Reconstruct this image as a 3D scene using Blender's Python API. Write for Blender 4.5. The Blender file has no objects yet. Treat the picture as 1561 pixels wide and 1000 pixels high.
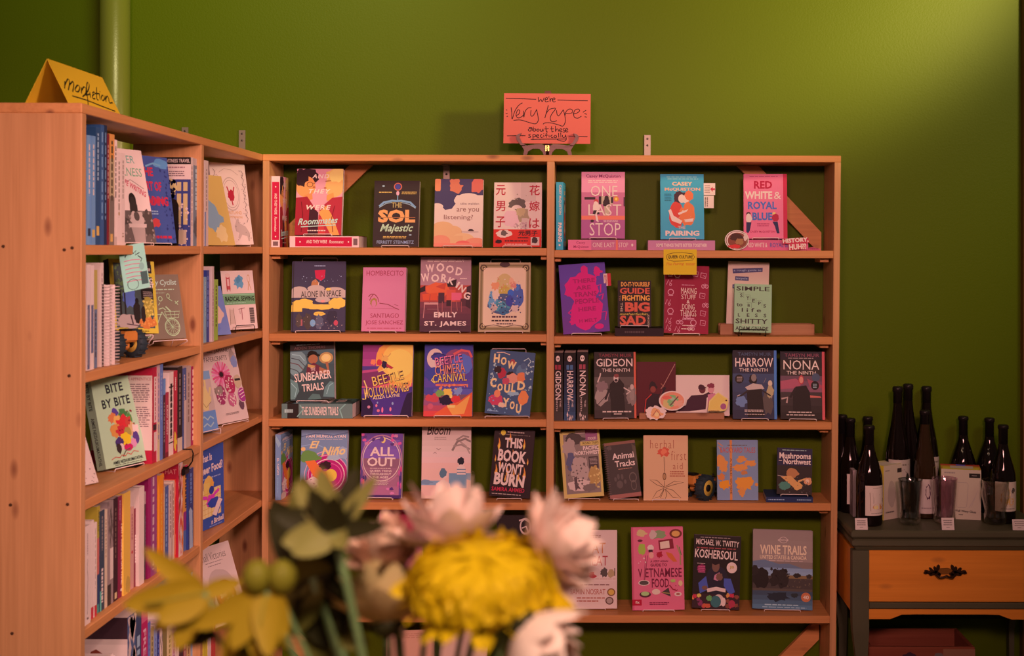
import bpy, bmesh, math, random
from mathutils import Vector, Matrix
S = bpy.context.scene
COL = S.collection
R = math.radians
# ---------------------------------------------------------------- camera, world, lamps, exposure
F, CX, CY, CH = 1928.0, 917.0, 382.0, 1.54      # focal length and principal point in photo pixels, eye height
cam = bpy.data.objects.new('camera', bpy.data.cameras.new('camera')); COL.objects.link(cam)
cam.location = (0, 0, CH); cam.rotation_euler = (R(90), R(-0.15), 0)
cam.data.sensor_width = 36; cam.data.lens = F / 1561 * 36
cam.data.shift_x = -(CX - 780.5) / 1561; cam.data.shift_y = (CY - 500) / 1561
cam.data.clip_start = 0.05
cam.data.dof.use_dof = True; cam.data.dof.focus_distance = 4.02; cam.data.dof.aperture_fstop = 5.6
S.camera = cam
S.view_settings.view_transform = 'Standard'; S.view_settings.look = 'None'
S.view_settings.gamma = 1; S.view_settings.exposure = 0.0; S.view_settings.use_curve_mapping = False
w = bpy.data.worlds.new('world'); S.world = w; w.use_nodes = True
w.node_tree.nodes['Background'].inputs[0].default_value = (1, .60, .46, 1)
w.node_tree.nodes['Background'].inputs[1].default_value = .06
def lamp(name, typ, loc, tgt, power, col, size=.1, spot=60, blend=.6):
    d = bpy.data.lights.new(name, typ); d.energy = power; d.color = col
    if typ == 'AREA': d.shape = 'DISK'; d.size = size
    else: d.shadow_soft_size = size
    if typ == 'SPOT': d.spot_size = R(spot); d.spot_blend = blend
    o = bpy.data.objects.new(name, d); COL.objects.link(o); o.location = loc
    o.rotation_euler = (Vector(tgt) - Vector(loc)).to_track_quat('-Z', 'Y').to_euler()
    return o
PINK = (1, .43, .385); AMB = (1, .64, .40)
lamp('lamp_front_left', 'SPOT', (-.55, -.6, 2.45), (-.95, 4, 1.2), 208, PINK, .22, 62, .9)
lamp('lamp_front', 'SPOT', (.45, -.3, 2.4), (.0, 4, 1.2), 305, PINK, .22, 54, 1)
lamp('lamp_wall_right', 'SPOT', (1.75, 2.9, 2.5), (.4, 4.19, 3.0), 240, (1, .66, .34), .14, 84, .55)
lamp('lamp_wall_left', 'SPOT', (-.95, 2.85, 3.0), (-1.15, 4.19, 2.7), 60, (1, .88, .42), .2, 96, .8)
lamp('lamp_wall_low', 'SPOT', (1.9, 2.6, 2.6), (1.25, 4.19, 1.85), 66, (1, .74, .40), .3, 60, 1)
lamp('lamp_side', 'SPOT', (1.5, 1.15, 2.35), (-1.12, 3.3, 1.2), 300, (1, .49, .42), .2, 36, .6)
lamp('lamp_counter', 'SPOT', (.25, -.1, 2.3), (-.08, .86, 1.36), 95, (1, .66, .49), .08, 46, .8)  # added fill light that brightens the bouquet, no lamp of the shop
for i, (x, y, z) in enumerate(((-.9, 1.2, 2.7), (.0, .6, 2.75), (.9, 1.0, 2.7), (1.6, 1.6, 2.7))):
    lamp('bulb', 'POINT', (x, y, z), (x, y, 0), 4, AMB, .03)
# ---------------------------------------------------------------- colour and materials
L = (.92, .455, .37)
def lin(h):
    h = h.lstrip('#'); o = []
    for i in (0, 2, 4):
        c = int(h[i:i + 2], 16) / 255
        o.append(c / 12.92 if c <= .04045 else ((c + .055) / 1.055) ** 2.4)
    return o
def alb(h):
    p = lin(h); c = [a / b for a, b in zip(p, L)]
    if p[0] > 1.25 * p[1] and p[0] > p[2]: c[1] = min(c[1], .97 * c[0]); c[2] = min(c[2], .96 * c[0])   # warm paper and ink stay neutral or warm
    k = min(1, .90 / max(max(c), 1e-6))
    return tuple(max(.004, a * k) for a in c) + (1,)
MATS = {}
def M(h, rough=.5, metal=0, spec=.2, raw=False):
    k = (h, rough, metal, raw)
    if k in MATS: return MATS[k]
    m = bpy.data.materials.new('paint_' + h); m.use_nodes = True
    b = m.node_tree.nodes['Principled BSDF']
    b.inputs['Base Color'].default_value = tuple(lin(h)) + (1,) if raw else alb(h)
    b.inputs['Roughness'].default_value = rough; b.inputs['Metallic'].default_value = metal
    b.inputs['Specular IOR Level'].default_value = spec
    MATS[k] = m; return m
def nodes(name):
    m = bpy.data.materials.new(name); m.use_nodes = True
    return m, m.node_tree, m.node_tree.nodes['Principled BSDF']
def wood(name, axis, c1, c2, ck, rough=.5):
    m, t, b = nodes(name); N = t.nodes.new; K = t.links.new
    tc = N('ShaderNodeTexCoord'); oi = N('ShaderNodeObjectInfo')
    mp = N('ShaderNodeVectorMath'); mp.operation = 'ADD'
    sc = N('ShaderNodeVectorMath'); sc.operation = 'SCALE'; sc.inputs[3].default_value = 37
    cb = N('ShaderNodeCombineXYZ')
    for i in range(3): K(oi.outputs['Random'], cb.inputs[i])
    K(cb.outputs[0], sc.inputs[0]); K(tc.outputs['Object'], mp.inputs[0]); K(sc.outputs[0], mp.inputs[1])
    def mapping(s_long, s_cross):
        q = N('ShaderNodeMapping'); s = [s_cross] * 3; s[axis] = s_long
        q.inputs['Scale'].default_value = s; K(mp.outputs[0], q.inputs[0]); return q
    n1 = N('ShaderNodeTexNoise'); n1.inputs['Scale'].default_value = 1; n1.inputs['Detail'].default_value = 5
    n1.inputs['Distortion'].default_value = .6; K(mapping(1.6, 42).outputs[0], n1.inputs[0])
    n2 = N('ShaderNodeTexNoise'); n2.inputs['Scale'].default_value = 1; n2.inputs['Detail'].default_value = 3
    K(mapping(4, 180).outputs[0], n2.inputs[0])
    v = N('ShaderNodeTexVoronoi'); v.inputs['Scale'].default_value = 1; K(mapping(5.5, 13).outputs[0], v.inputs[0])
    rmp = N('ShaderNodeValToRGB'); rmp.color_ramp.elements[0].position = .3; rmp.color_ramp.elements[1].position = .72
    rmp.color_ramp.elements[0].color = tuple(c1) + (1,); rmp.color_ramp.elements[1].color = tuple(c2) + (1,)
    ad = N('ShaderNodeMath'); ad.operation = 'MULTIPLY_ADD'; ad.inputs[1].default_value = .35
    K(n2.outputs[0], ad.inputs[0]); 
    h = N('ShaderNodeMath'); h.operation = 'MULTIPLY'; h.inputs[1].default_value = .68; K(n1.outputs[0], h.inputs[0])
    K(h.outputs[0], ad.inputs[2]); K(ad.outputs[0], rmp.inputs[0])
    kr = N('ShaderNodeMapRange'); kr.inputs[1].default_value = .05; kr.inputs[2].default_value = .15
    kr.inputs[3].default_value = 1; kr.inputs[4].default_value = 0; K(v.outputs['Distance'], kr.inputs[0])
    mx = N('ShaderNodeMix'); mx.data_type = 'RGBA'; K(kr.outputs[0], mx.inputs[0])
    K(rmp.outputs[0], mx.inputs[6]); mx.inputs[7].default_value = tuple(ck) + (1,)
    K(mx.outputs[2], b.inputs['Base Color']); b.inputs['Roughness'].default_value = rough
    b.inputs['Specular IOR Level'].default_value = .3
    bp = N('ShaderNodeBump'); bp.inputs['Strength'].default_value = .12; bp.inputs['Distance'].default_value = .002
    K(n2.outputs[0], bp.inputs['Height']); K(bp.outputs[0], b.inputs['Normal'])
    return m
PINE = [wood('pine_' + 'xyz'[a], a, ((.52, .25, .085), (.56, .28, .10), (.50, .285, .12))[a], ((.70, .36, .13), (.72, .39, .15), (.68, .41, .19))[a], (.24, .10, .05)) for a in range(3)]
LEDGE = wood('ledge_wood', 0, (.36, .19, .10), (.48, .27, .15), (.2, .09, .05))
DARKWOOD = wood('stained_wood', 0, (.10, .035, .035), (.17, .07, .07), (.06, .02, .02), .35)
ORANGE = wood('orange_stained_wood', 0, (.72, .28, .035), (.86, .36, .05), (.6, .24, .04), .42)
def paint(name, c, c2, scale, bump, rough, spec=.4):
    m, t, b = nodes(name); N = t.nodes.new; K = t.links.new
    tc = N('ShaderNodeTexCoord'); n = N('ShaderNodeTexNoise'); n.inputs['Scale'].default_value = scale; n.inputs['Detail'].default_value = 4
    n2 = N('ShaderNodeTexNoise'); n2.inputs['Scale'].default_value = 160; n2.inputs['Detail'].default_value = 2
    K(tc.outputs['Object'], n.inputs[0]); K(tc.outputs['Object'], n2.inputs[0])
    mx = N('ShaderNodeMix'); mx.data_type = 'RGBA'; K(n.outputs[0], mx.inputs[0])
    mx.inputs[6].default_value = tuple(c) + (1,); mx.inputs[7].default_value = tuple(c2) + (1,)
    b.inputs['Specular IOR Level'].default_value = spec
    K(mx.outputs[2], b.inputs['Base Color']); b.inputs['Roughness'].default_value = rough
    bp = N('ShaderNodeBump'); bp.inputs['Strength'].default_value = bump; bp.inputs['Distance'].default_value = .003
    K(n2.outputs[0], bp.inputs['Height']); K(bp.outputs[0], b.inputs['Normal'])
    return m
WALL = paint('green_wall_paint', (.074, .124, .001), (.083, .137, .0016), 1.2, .2, .5, .12)
PIPE = paint('green_pipe_paint', (.13, .17, .02), (.14, .18, .025), 1.2, .1, .32, .6)
GREYGREEN = paint('grey_green_paint', (.072, .082, .045), (.10, .11, .062), 9, .1, .5)
def glassy(name, col, rough=.02, trans=1.0, ior=1.46):
    m, t, b = nodes(name); b.inputs['Base Color'].default_value = tuple(col) + (1,)
    b.inputs['Roughness'].default_value = rough; b.inputs['Transmission Weight'].default_value = trans
    b.inputs['IOR'].default_value = ior; return m
def thin_glass(name, tint, gloss=.13):
    m = bpy.data.materials.new(name); m.use_nodes = True; t = m.node_tree; t.nodes.clear(); N = t.nodes.new; K = t.links.new
    o = N('ShaderNodeOutputMaterial'); mx = N('ShaderNodeMixShader'); tr = N('ShaderNodeBsdfTransparent'); gl = N('ShaderNodeBsdfGlossy'); lw = N('ShaderNodeLayerWeight'); mr = N('ShaderNodeMapRange')
    tr.inputs[0].default_value = tuple(tint) + (1,); gl.inputs[0].default_value = (1, 1, 1, 1); gl.inputs['Roughness'].default_value = .04
    lw.inputs[0].default_value = .35; mr.inputs[3].default_value = gloss; mr.inputs[4].default_value = .85; K(lw.outputs['Facing'], mr.inputs[0])
    mr.inputs[1].default_value = .15
    K(mr.outputs[0], mx.inputs[0]); K(tr.outputs[0], mx.inputs[1]); K(gl.outputs[0], mx.inputs[2]); K(mx.outputs[0], o.inputs[0]); return m
BOTTLE = glassy('dark_bottle_glass', (.006, .0035, .003), .05, 0.0)
PALE = glassy('pale_wine_bottle_glass', (.03, .017, .007), .05, 0.0)
STEEL = M('8a857c', .45, .6, raw=True)
WIRE = M('e8b8a8', .35)
BLACK = M('120a0a', .4)
PAGES = M('d8a890', .7)
# ---------------------------------------------------------------- mesh builder
class MB:
    def __init__(s): s.v, s.f, s.m, s.mats, s.sm = [], [], [], [], []
    def mi(s, m):
        if m not in s.mats: s.mats.append(m)
        return s.mats.index(m)
    def add(s, vs, fs, m, smooth=False):
        k = len(s.v); i = s.mi(m); s.v += [tuple(v) for v in vs]
        for f in fs: s.f.append([a + k for a in f]); s.m.append(i); s.sm.append(smooth)
    def box(s, a, b, m, X=None):
        x0, y0, z0 = a; x1, y1, z1 = b
        vs = [Vector(p) for p in ((x0,y0,z0),(x1,y0,z0),(x1,y1,z0),(x0,y1,z0),(x0,y0,z1),(x1,y0,z1),(x1,y1,z1),(x0,y1,z1))]
        if X is not None: vs = [X @ v for v in vs]
        s.add(vs, [(0,3,2,1),(4,5,6,7),(0,1,5,4),(1,2,6,5),(2,3,7,6),(3,0,4,7)], m)
    def bev(s, a, b, m, r=.0015):                    # box with small chamfers
        bm = bmesh.new(); bmesh.ops.create_cube(bm, size=1)
        for v in bm.verts: v.co = Vector([a[i] + (b[i] - a[i]) * (v.co[i] + .5) for i in range(3)])
        bmesh.ops.bevel(bm, geom=bm.edges[:], offset=r, segments=1, affect='EDGES')
        bm.verts.index_update()
        s.add([v.co for v in bm.verts], [[v.index for v in f.verts] for f in bm.faces], m); bm.free()
    def tube(s, pts, r, m, n=6, closed=False):
        pts = [Vector(p) for p in pts]; k = len(pts); rs = r if isinstance(r, (list, tuple)) else [r] * k
        vs = []; up = None
        for i, p in enumerate(pts):
            a = pts[(i - 1) % k] if (closed or i) else p; b = pts[(i + 1) % k] if (closed or i < k - 1) else p
            d = (b - a).normalized()
            if up is None: up = d.orthogonal().normalized()
            up = (up - d * up.dot(d))
            up = up.normalized() if up.length > 1e-6 else d.orthogonal().normalized()
            sd = d.cross(up)
            for j in range(n):
                t = 2 * math.pi * j / n; vs.append(p + (up * math.cos(t) + sd * math.sin(t)) * rs[i])
        fs = []
        for i in range(k if closed else k - 1):
            for j in range(n):
                q = (i + 1) % k
                fs.append((i*n+j, i*n+(j+1)%n, q*n+(j+1)%n, q*n+j))
        if not closed: fs += [tuple(range(n))[::-1], tuple((k-1)*n+j for j in range(n))]
        s.add(vs, fs, m, True)
    def lathe(s, prof, m, n=28, c=(0, 0), caps=True):
        vs = []; k = len(prof)
        for r, z in prof:
            for j in range(n):
                t = 2 * math.pi * j / n; vs.append((c[0] + r * math.cos(t), c[1] + r * math.sin(t), z))
        fs = [(i*n+j, i*n+(j+1)%n, (i+1)*n+(j+1)%n, (i+1)*n+j) for i in range(k-1) for j in range(n)]
        if caps: fs += [tuple(range(n))[::-1], tuple((k-1)*n+j for j in range(n))]
        s.add(vs, fs, m, True)
    def prism(s, poly, d0, d1, m, fr):               # poly of (a,b); fr(a,b,d) -> point
        k = len(poly)
        vs = [fr(a, b, d0) for a, b in poly] + [fr(a, b, d1) for a, b in poly]
        fs = [tuple(range(k))[::-1], tuple(range(k, 2*k))] + [(i, (i+1)%k, (i+1)%k+k, i+k) for i in range(k)]
        s.add(vs, fs, m)
    def build(s, name, parent=None, loc=None):
        me = bpy.data.meshes.new(name); me.from_pydata(s.v, [], s.f)
        for m in s.mats: me.materials.append(m)
        me.polygons.foreach_set('material_index', s.m); me.polygons.foreach_set('use_smooth', s.sm); me.update()
        o = bpy.data.objects.new(name, me); COL.objects.link(o)
        if parent is not None: o.parent = parent
        if loc is not None: o.location = loc
        return o
def tag(o, label=None, cat=None, group=None, kind=None):
    for k, v in (('label', label), ('category', cat), ('group', group), ('kind', kind)):
        if v: o[k] = v
    return o
def empty(name, loc=(0, 0, 0), label=None, cat=None, group=None, rz=0):
    o = bpy.data.objects.new(name, None); COL.objects.link(o); o.location = loc; o.rotation_euler = (0, 0, rz)
    o.empty_display_size = .02
    return tag(o, label, cat, group)
def P(px, py, Y): return Vector(((px - CX) * Y / F, Y, CH + (CY - py) * Y / F))
def zat(py, Y): return CH + (CY - py) * Y / F
def xat(px, Y): return (px - CX) * Y / F
# ---------------------------------------------------------------- printed art on flat faces
TXT = {}
def text2d(body, bold=.02, shear=0, space=1):
    k = (body, bold, shear, space)
    if k in TXT: return TXT[k]
    c = bpy.data.curves.new('t', 'FONT'); c.body = body; c.offset = bold * .55; c.shear = shear; c.space_character = space
    c.resolution_u = 2; c.fill_mode = 'FRONT'; c.align_x = 'CENTER'
    o = bpy.data.objects.new('t', c); COL.objects.link(o); me = bpy.data.meshes.new_from_object(o)
    vs = [(v.co.x, v.co.y) for v in me.vertices]; fs = [tuple(p.vertices) for p in me.polygons]
    bpy.data.objects.remove(o); bpy.data.curves.remove(c); bpy.data.meshes.remove(me)
    if vs:
        x0 = min(v[0] for v in vs); x1 = max(v[0] for v in vs); y0 = min(v[1] for v in vs); y1 = max(v[1] for v in vs)
        vs = [((x - x0) / max(x1 - x0, 1e-6), (y - y0) / max(y1 - y0, 1e-6)) for x, y in vs]
    TXT[k] = (vs, fs); return TXT[k]
def blob(cu, cv, ru, rv, seed, rough, n=22):
    g = random.Random(seed); o = []
    for i in range(n):
        t = 2 * math.pi * i / n; q = 1 + rough * (g.random() * 2 - 1)
        o.append((cu + ru * q * math.cos(t), cv + rv * q * math.sin(t)))
    return o
def ribbon(pts, wd):
    out = []; k = len(pts); rt = []
    for i in range(k):
        a = Vector(pts[max(0, i-1)]); b = Vector(pts[min(k-1, i+1)]); d = (b - a)
        d = d.normalized() if d.length > 1e-9 else Vector((1, 0)); n = Vector((-d.y, d.x)) * wd / 2
        out.append(Vector(pts[i]) + n); rt.append(Vector(pts[i]) - n)
    return out, rt
STEP = 6e-5
def art(mb, items, W, H, fr):
    """items in percent of the face (u to the right, v down); fr(x, y, d): x, y in metres from the top left corner, d out of the face"""
    lay = 0
    def pt(u, v, d): return fr(min(max(u, 0), 100) / 100 * W, min(max(v, 0), 100) / 100 * H, d)
    for it in items:
        lay += 1; d = lay * STEP; k = it[0]
        if k == 'r':
            _, a, b, c, e, col = it; mb.add([pt(a,e,d), pt(c,e,d), pt(c,b,d), pt(a,b,d)], [(0,1,2,3)], M(col))
        elif k in 'epb':
            if k == 'e': q = blob(it[1], it[2], it[3], it[4], 0, 0, 24); col = it[5]
            elif k == 'b': q = blob(it[1], it[2], it[3], it[4], it[6] if len(it) > 6 else int(it[1]*7+it[2]), it[7] if len(it) > 7 else .18); col = it[5]
            else: q = it[1]; col = it[2]
            ar = sum(q[i][0]*q[(i+1)%len(q)][1] - q[(i+1)%len(q)][0]*q[i][1] for i in range(len(q)))
            if ar > 0: q = q[::-1]
            mb.add([pt(u, v, d) for u, v in q], [tuple(range(len(q)))], M(col))
        elif k == 'o':                                # ring
            _, cu, cv, ru, rv, col, th = it; n = 28; vs = []
            for i in range(n):
                t = 2*math.pi*i/n
                vs += [pt(cu+ru*math.cos(t), cv+rv*math.sin(t), d), pt(cu+ru*(1-th)*math.cos(t), cv+rv*(1-th)*math.sin(t), d)]
            mb.add(vs, [(2*i, 2*((i+1)%n), 2*((i+1)%n)+1, 2*i+1)[::-1] for i in range(n)], M(col))
        elif k == 'l':
            pts = [(u/100*W, v/100*H) for u, v in it[1]]; a, b = ribbon(pts, it[2]/100*W); n = len(a)
            cl = lambda p: fr(min(max(p[0], 0), W), min(max(p[1], 0), H), d)
            mb.add([cl(p) for p in a] + [cl(p) for p in b], [(i, i+1, n+i+1, n+i)[::-1] for i in range(n-1)], M(it[3]))
        elif k == 'g':                                # blend of two printed colours, top to bottom
            _, a, b, c, e, c1, c2, n = it; l1 = [int(c1[i:i+2], 16) for i in (0,2,4)]; l2 = [int(c2[i:i+2], 16) for i in (0,2,4)]
            for i in range(n):
                t = i / max(1, n-1); col = ''.join('%02x' % round(p + (q-p)*t) for p, q in zip(l1, l2))
                v0 = b + (e-b)*i/n; v1 = b + (e-b)*(i+1)/n
                mb.add([pt(a,v1,d), pt(c,v1,d), pt(c,v0,d), pt(a,v0,d)], [(0,1,2,3)], M(col))
        elif k == 't':
            if len(it) > 7 and 'sh' in it[7]:          # dark drop outline under the letters
                sh = dict(it[7]); sc_ = sh.pop('sh'); sh['b'] = sh.get('b', .02) + .06; art(mb, [('t', it[1], it[2] + .6, it[3] + .5, it[4] + .9, it[5] + .7, sc_, sh)], W, H, lambda x, y, dd, d0=d: fr(x, y, d0 - STEP * .5))
            _, body, a, b, c, e, col = it[:7]; o = it[7] if len(it) > 7 else {}
            vs, fs = text2d(body, o.get('b', .02), o.get('s', 0), o.get('sp', 1))
            cu, cv = (a+c)/2, (b+e)/2; an = R(o.get('a', 0)); ca, sa = math.cos(an), math.sin(an); arc = o.get('arc', 0)
            q = []
            for x, y in vs:
                if o.get('rot'): u = a + (c-a)*y; v = b + (e-b)*x
                else: u = a + (c-a)*x; v = e - (e-b)*y + arc*4*(x-.5)**2
                if an:
                    dx = (u-cu)*W; dy = (v-cv)*H; u = cu + (dx*ca - dy*sa)/W; v = cv + (dx*sa + dy*ca)/H
                q.append(pt(u, v, d))
            mb.add(q, fs, M(col))
        elif k == 'k':                                # rows of print too small to read, as dashes
            _, a, b, c, e, col, n = it[:7]; g = random.Random(int(a*31+b*17)); vert = len(it) > 7
            for i in range(n):
                if vert:
                    u0 = a + (c-a)*(i+.2)/n; u1 = a + (c-a)*(i+.8)/n; x = b
                    while x < e:
                        y = min(e, x + (e-b)*(.04 + .09*g.random())); mb.add([pt(u0,y,d), pt(u1,y,d), pt(u1,x,d), pt(u0,x,d)], [(0,1,2,3)], M(col)); x = y + (e-b)*.03
                else:
                    v0 = b + (e-b)*(i+.25)/n; v1 = b + (e-b)*(i+.75)/n; x = a + (c-a)*.06*g.random(); xe = c - (c-a)*.1*g.random()
                    while x < xe:
                        y = min(xe, x + (c-a)*(.06 + .12*g.random())); mb.add([pt(x,v1,d), pt(y,v1,d), pt(y,v0,d), pt(x,v0,d)], [(0,1,2,3)], M(col)); x = y + (c-a)*.025
        elif k == 's':                                # scatter of small specks
            _, a, b, c, e, col, n, sz = it; g = random.Random(int(a*13+b*7+n))
            for i in range(n):
                u = a + (c-a)*g.random(); v = b + (e-b)*g.random(); z = sz*(.5+g.random())
                mb.add([pt(u-z,v,d), pt(u,v+z*.7,d), pt(u+z,v,d), pt(u,v-z*.7,d)], [(0,1,2,3)], M(col))
        elif k == 'H':                                # hand lettering: strokes traced in the px of a quad TL, TR, BR, BL
            _, quad, strokes, wd, col = it; Q = [Vector(p) for p in quad]
            for st in strokes:
                st = smooth(st); pts = []
                for p in st:
                    u = v = .5; p = Vector(p)
                    for _i in range(6):
                        f = (Q[0]*(1-u)+Q[1]*u)*(1-v)+(Q[3]*(1-u)+Q[2]*u)*v - p
                        fu = (Q[1]-Q[0])*(1-v)+(Q[2]-Q[3])*v; fv = (Q[3]-Q[0])*(1-u)+(Q[2]-Q[1])*u
                        D = fu.x*fv.y - fu.y*fv.x
                        u -= (f.x*fv.y - f.y*fv.x)/D; v -= (fu.x*f.y - fu.y*f.x)/D
                    pts.append((u*W, v*H))
                a, b = ribbon(pts, wd); n = len(a)
                mb.add([fr(x[0], x[1], d) for x in a] + [fr(x[0], x[1], d) for x in b], [(i, i+1, n+i+1, n+i)[::-1] for i in range(n-1)], M(col))
def smooth(st, n=4):
    if len(st) < 3: return st
    o = []
    for i in range(len(st)-1):
        p0 = Vector(st[max(0, i-1)]); p1 = Vector(st[i]); p2 = Vector(st[i+1]); p3 = Vector(st[min(len(st)-1, i+2)])
        for j in range(n):
            t = j/n; o.append(.5*((2*p1)+(p2-p0)*t+(2*p0-5*p1+4*p2-p3)*t*t+(3*p1-p0-3*p2+p3)*t**3))
    o.append(Vector(st[-1])); return o
# ---------------------------------------------------------------- books
BG = 'books standing face out'
def book(label, w, h, t, col, front=(), spine=(), back=(), spine_col=None, back_col=None, hard=False, group=BG, page='d8a890', name='book', cat='book', rings=None):
    """local frame: front cover faces -Y at y=0, spine on the -X side, base at z=0"""
    o = empty(name, (0, 0, 0), label, cat, group); o.rotation_mode = 'YXZ'
    c = .0022 if hard else .0008; ov = .003 if hard else .0006
    x0, x1 = -w/2, w/2
    mb = MB(); mc = M(col); ms = M(spine_col or col); mk = M(back_col or spine_col or col)
    mb.box((x0 + (c if rings is None else 0), 0, 0), (x1, c, h), mc); mb.box((x0 + (c if rings is None else 0), t - c, 0), (x1, t, h), mk)
    if rings is None: mb.box((x0, 0, 0), (x0 + c, t, h), ms)
    art(mb, front, w, h, lambda x, y, d: Vector((x0 + x, -d, h - y)))
    art(mb, spine, t, h, lambda x, y, d: Vector((x0 - d, t - x, h - y)))
    art(mb, back, w, h, lambda x, y, d: Vector((x1 - x, t + d, h - y)))
    mb.build('cover', o)
    pb = MB(); pb.box((x0 + c + (.006 if rings else 0), c, ov), (x1 - ov, t - c, h - ov), M(page, .75)); pb.build('pages', o)
    if rings:
        rb = MB(); n = int(h / .007)
        for i in range(n):
            z = h * (i + .5) / n; rr = t * .62
            rb.tube([(x0 + .002 + rr*math.cos(a)*.9, t/2 + rr*math.sin(a), z) for a in [2*math.pi*k/10 for k in range(10)]], .0007, M(rings, .4), 4, True)
        rb.build('spiral_binding', o)
    return o
def put_face(o, w, h, t, X, Y, z, yaw=0, lean=10, roll=0):
    o.rotation_euler = (R(-lean), R(roll), R(yaw)); o.location = (X, Y, z + t*math.sin(R(lean)) + abs(w/2*math.sin(R(roll))) + .001)
STG = 'wire book stands'
def stand(label, w, X, Y, z, yaw, lean=10, hh=.15, mat=None, lip=.0055, dep=.075, th=.02, raise_=0, top=False):
    o = empty('book_stand', (X, Y, z), label, 'book stand', STG, R(yaw)); m = mat or WIRE; a = w/2; r = .0013; y0 = -.006
    mb = MB(); b0 = raise_ + r
    mb.tube([(-a, dep, r), (-a, y0, r if not raise_ else b0), (-a, y0, b0+lip*.7), (-a+.003, y0, b0+lip), (a-.003, y0, b0+lip), (a, y0, b0+lip*.7), (a, y0, r if not raise_ else b0), (a, dep, r)], r, m)
    mb.build('lip', o)
    mb = MB(); s = math.tan(R(lean)); ya = th / math.cos(R(lean)) + .002
    q = a * (.8 if top else .7)
    mb.tube([(-q, dep, r), (-q, ya + s*.03 + .002, .03), (-q, ya + s*hh + .003, hh-.004), (-q+.004, ya + s*hh + .003, hh), (q-.004, ya + s*hh + .003, hh), (q, ya + s*hh + .003, hh-.004), (q, ya + s*.03 + .002, .03), (q, dep, r)], r, m)
    mb.build('back_rest', o); return o
# ---------------------------------------------------------------- the setting
WY = 4.192                                           # the green wall
mb = MB(); mb.box((-1.60, WY, 0), (3.2, WY + .1, 3.4), WALL); tag(mb.build('wall_back'), kind='structure')
mb = MB(); mb.box((-3.4, WY + .12, 0), (-1.60, WY + .22, 3.4), WALL); tag(mb.build('wall_alcove'), kind='structure')
mb = MB(); mb.lathe([(.047, 0), (.047, 3.4)], PIPE, 40, (xat(171, 4.12), 4.14)); 
tag(mb.build('trim_pipe'), kind='structure')
FLOOR = wood('floor_boards', 1, (.16, .09, .05), (.22, .13, .07), (.1, .05, .03))
mb = MB(); mb.box((-3.4, -2.5, -.06), (3.2, WY + .22, 0), FLOOR); tag(mb.build('floor'), kind='structure')
WR = xat(1556, WY); BROWN = paint('brown_wall_paint', (.16, .075, .02), (.18, .085, .025), 2, .2, .6)
mb = MB(); mb.bev((WR, WY - .03, 0), (WR + .12, WY + .02, 3.4), BROWN); tag(mb.build('trim_right'), kind='structure')
# ---------------------------------------------------------------- back bookcase
FY, BD = 4.0, .184
XL, XR, TK = -1.0726, .7570, .0207
TOP = 1.842
SH = [1.5475, 1.2745, 1.005, .742, .386, .10]        # upper faces of the shelves
def shelf_z(i, right=False): return SH[i] - (.006 if right and i < 3 else 0)
bc = empty('bookcase', (0, 0, 0), 'long pine bookcase with two bays standing against the green wall', 'bookcase', 'pine bookcases')
def part(root, name, a, b, m, r=.0015):
    mb = MB(); mb.bev(a, b, m, r); return mb.build(name, root)
part(bc, 'top_board', (XL, FY, TOP - TK), (XR, FY + BD, TOP), PINE[0])
part(bc, 'upright', (XL, FY, 0), (XL + TK, FY + BD, TOP - TK), PINE[2])
mb = MB(); lx = -.014                                # right upright leans a little
mb.bev((XR - TK, FY, 0), (XR, FY + BD, TOP - TK), PINE[2])
mb.v = [(x + lx * (1 - z / TOP), y, z) for x, y, z in mb.v]; mb.build('upright', bc)
DX0, DX1 = xat(833.5, 4), xat(845, 4)
part(bc, 'divider', (DX0, FY, 0), (DX1, FY + BD, TOP - TK), PINE[2])
for i in range(6):
    z = shelf_z(i); part(bc, 'shelf', (XL + TK, FY + .001, z - .024), (DX0, FY + BD, z), PINE[0])
    z = shelf_z(i, True); part(bc, 'shelf', (DX1, FY + .001, z - .024), (XR - TK + lx * (1 - z / TOP), FY + BD, z), PINE[0])
    for x0, x1, zz in ((XL + TK, XL + TK + .028, shelf_z(i)), (DX0 - .02, DX0, shelf_z(i)), (DX1, DX1 + .02, shelf_z(i, True)), (XR - TK - .04, XR - TK - .012, shelf_z(i, True))):
        part(bc, 'shelf_cleat', (x0, FY + .03, zz - .024 - .013), (x1, FY + .13, zz - .0242), PINE[1])
def brace(p0, p1, wd=.052):
    Yb = FY + BD - .022; a = Vector((xat(p0[0], Yb), zat(p0[1], Yb))); b = Vector((xat(p1[0], Yb), zat(p1[1], Yb)))
    d = (b - a).normalized(); n = Vector((-d.y, d.x)) * wd / 2
    ca = lambda p: p + d * ((a.x - p.x) / d.x); cb = lambda p: p + d * ((b.y - p.y) / d.y)
    q = [ca(a - n), cb(b - n), cb(b + n), ca(a + n)]; q = q if d.x > 0 else q[::-1]
    mb = MB(); mb.prism(q, Yb, Yb + .018, PINE[0], lambda x, z, y: Vector((x, y, z)))
    mb.build('diagonal_brace', bc)
brace((434, 366), (550, 252.5)); brace((1252, 371), (1140, 252.5)); brace((1250, 957), (1150, 1058)); brace((434, 962), (540, 1066))
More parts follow.
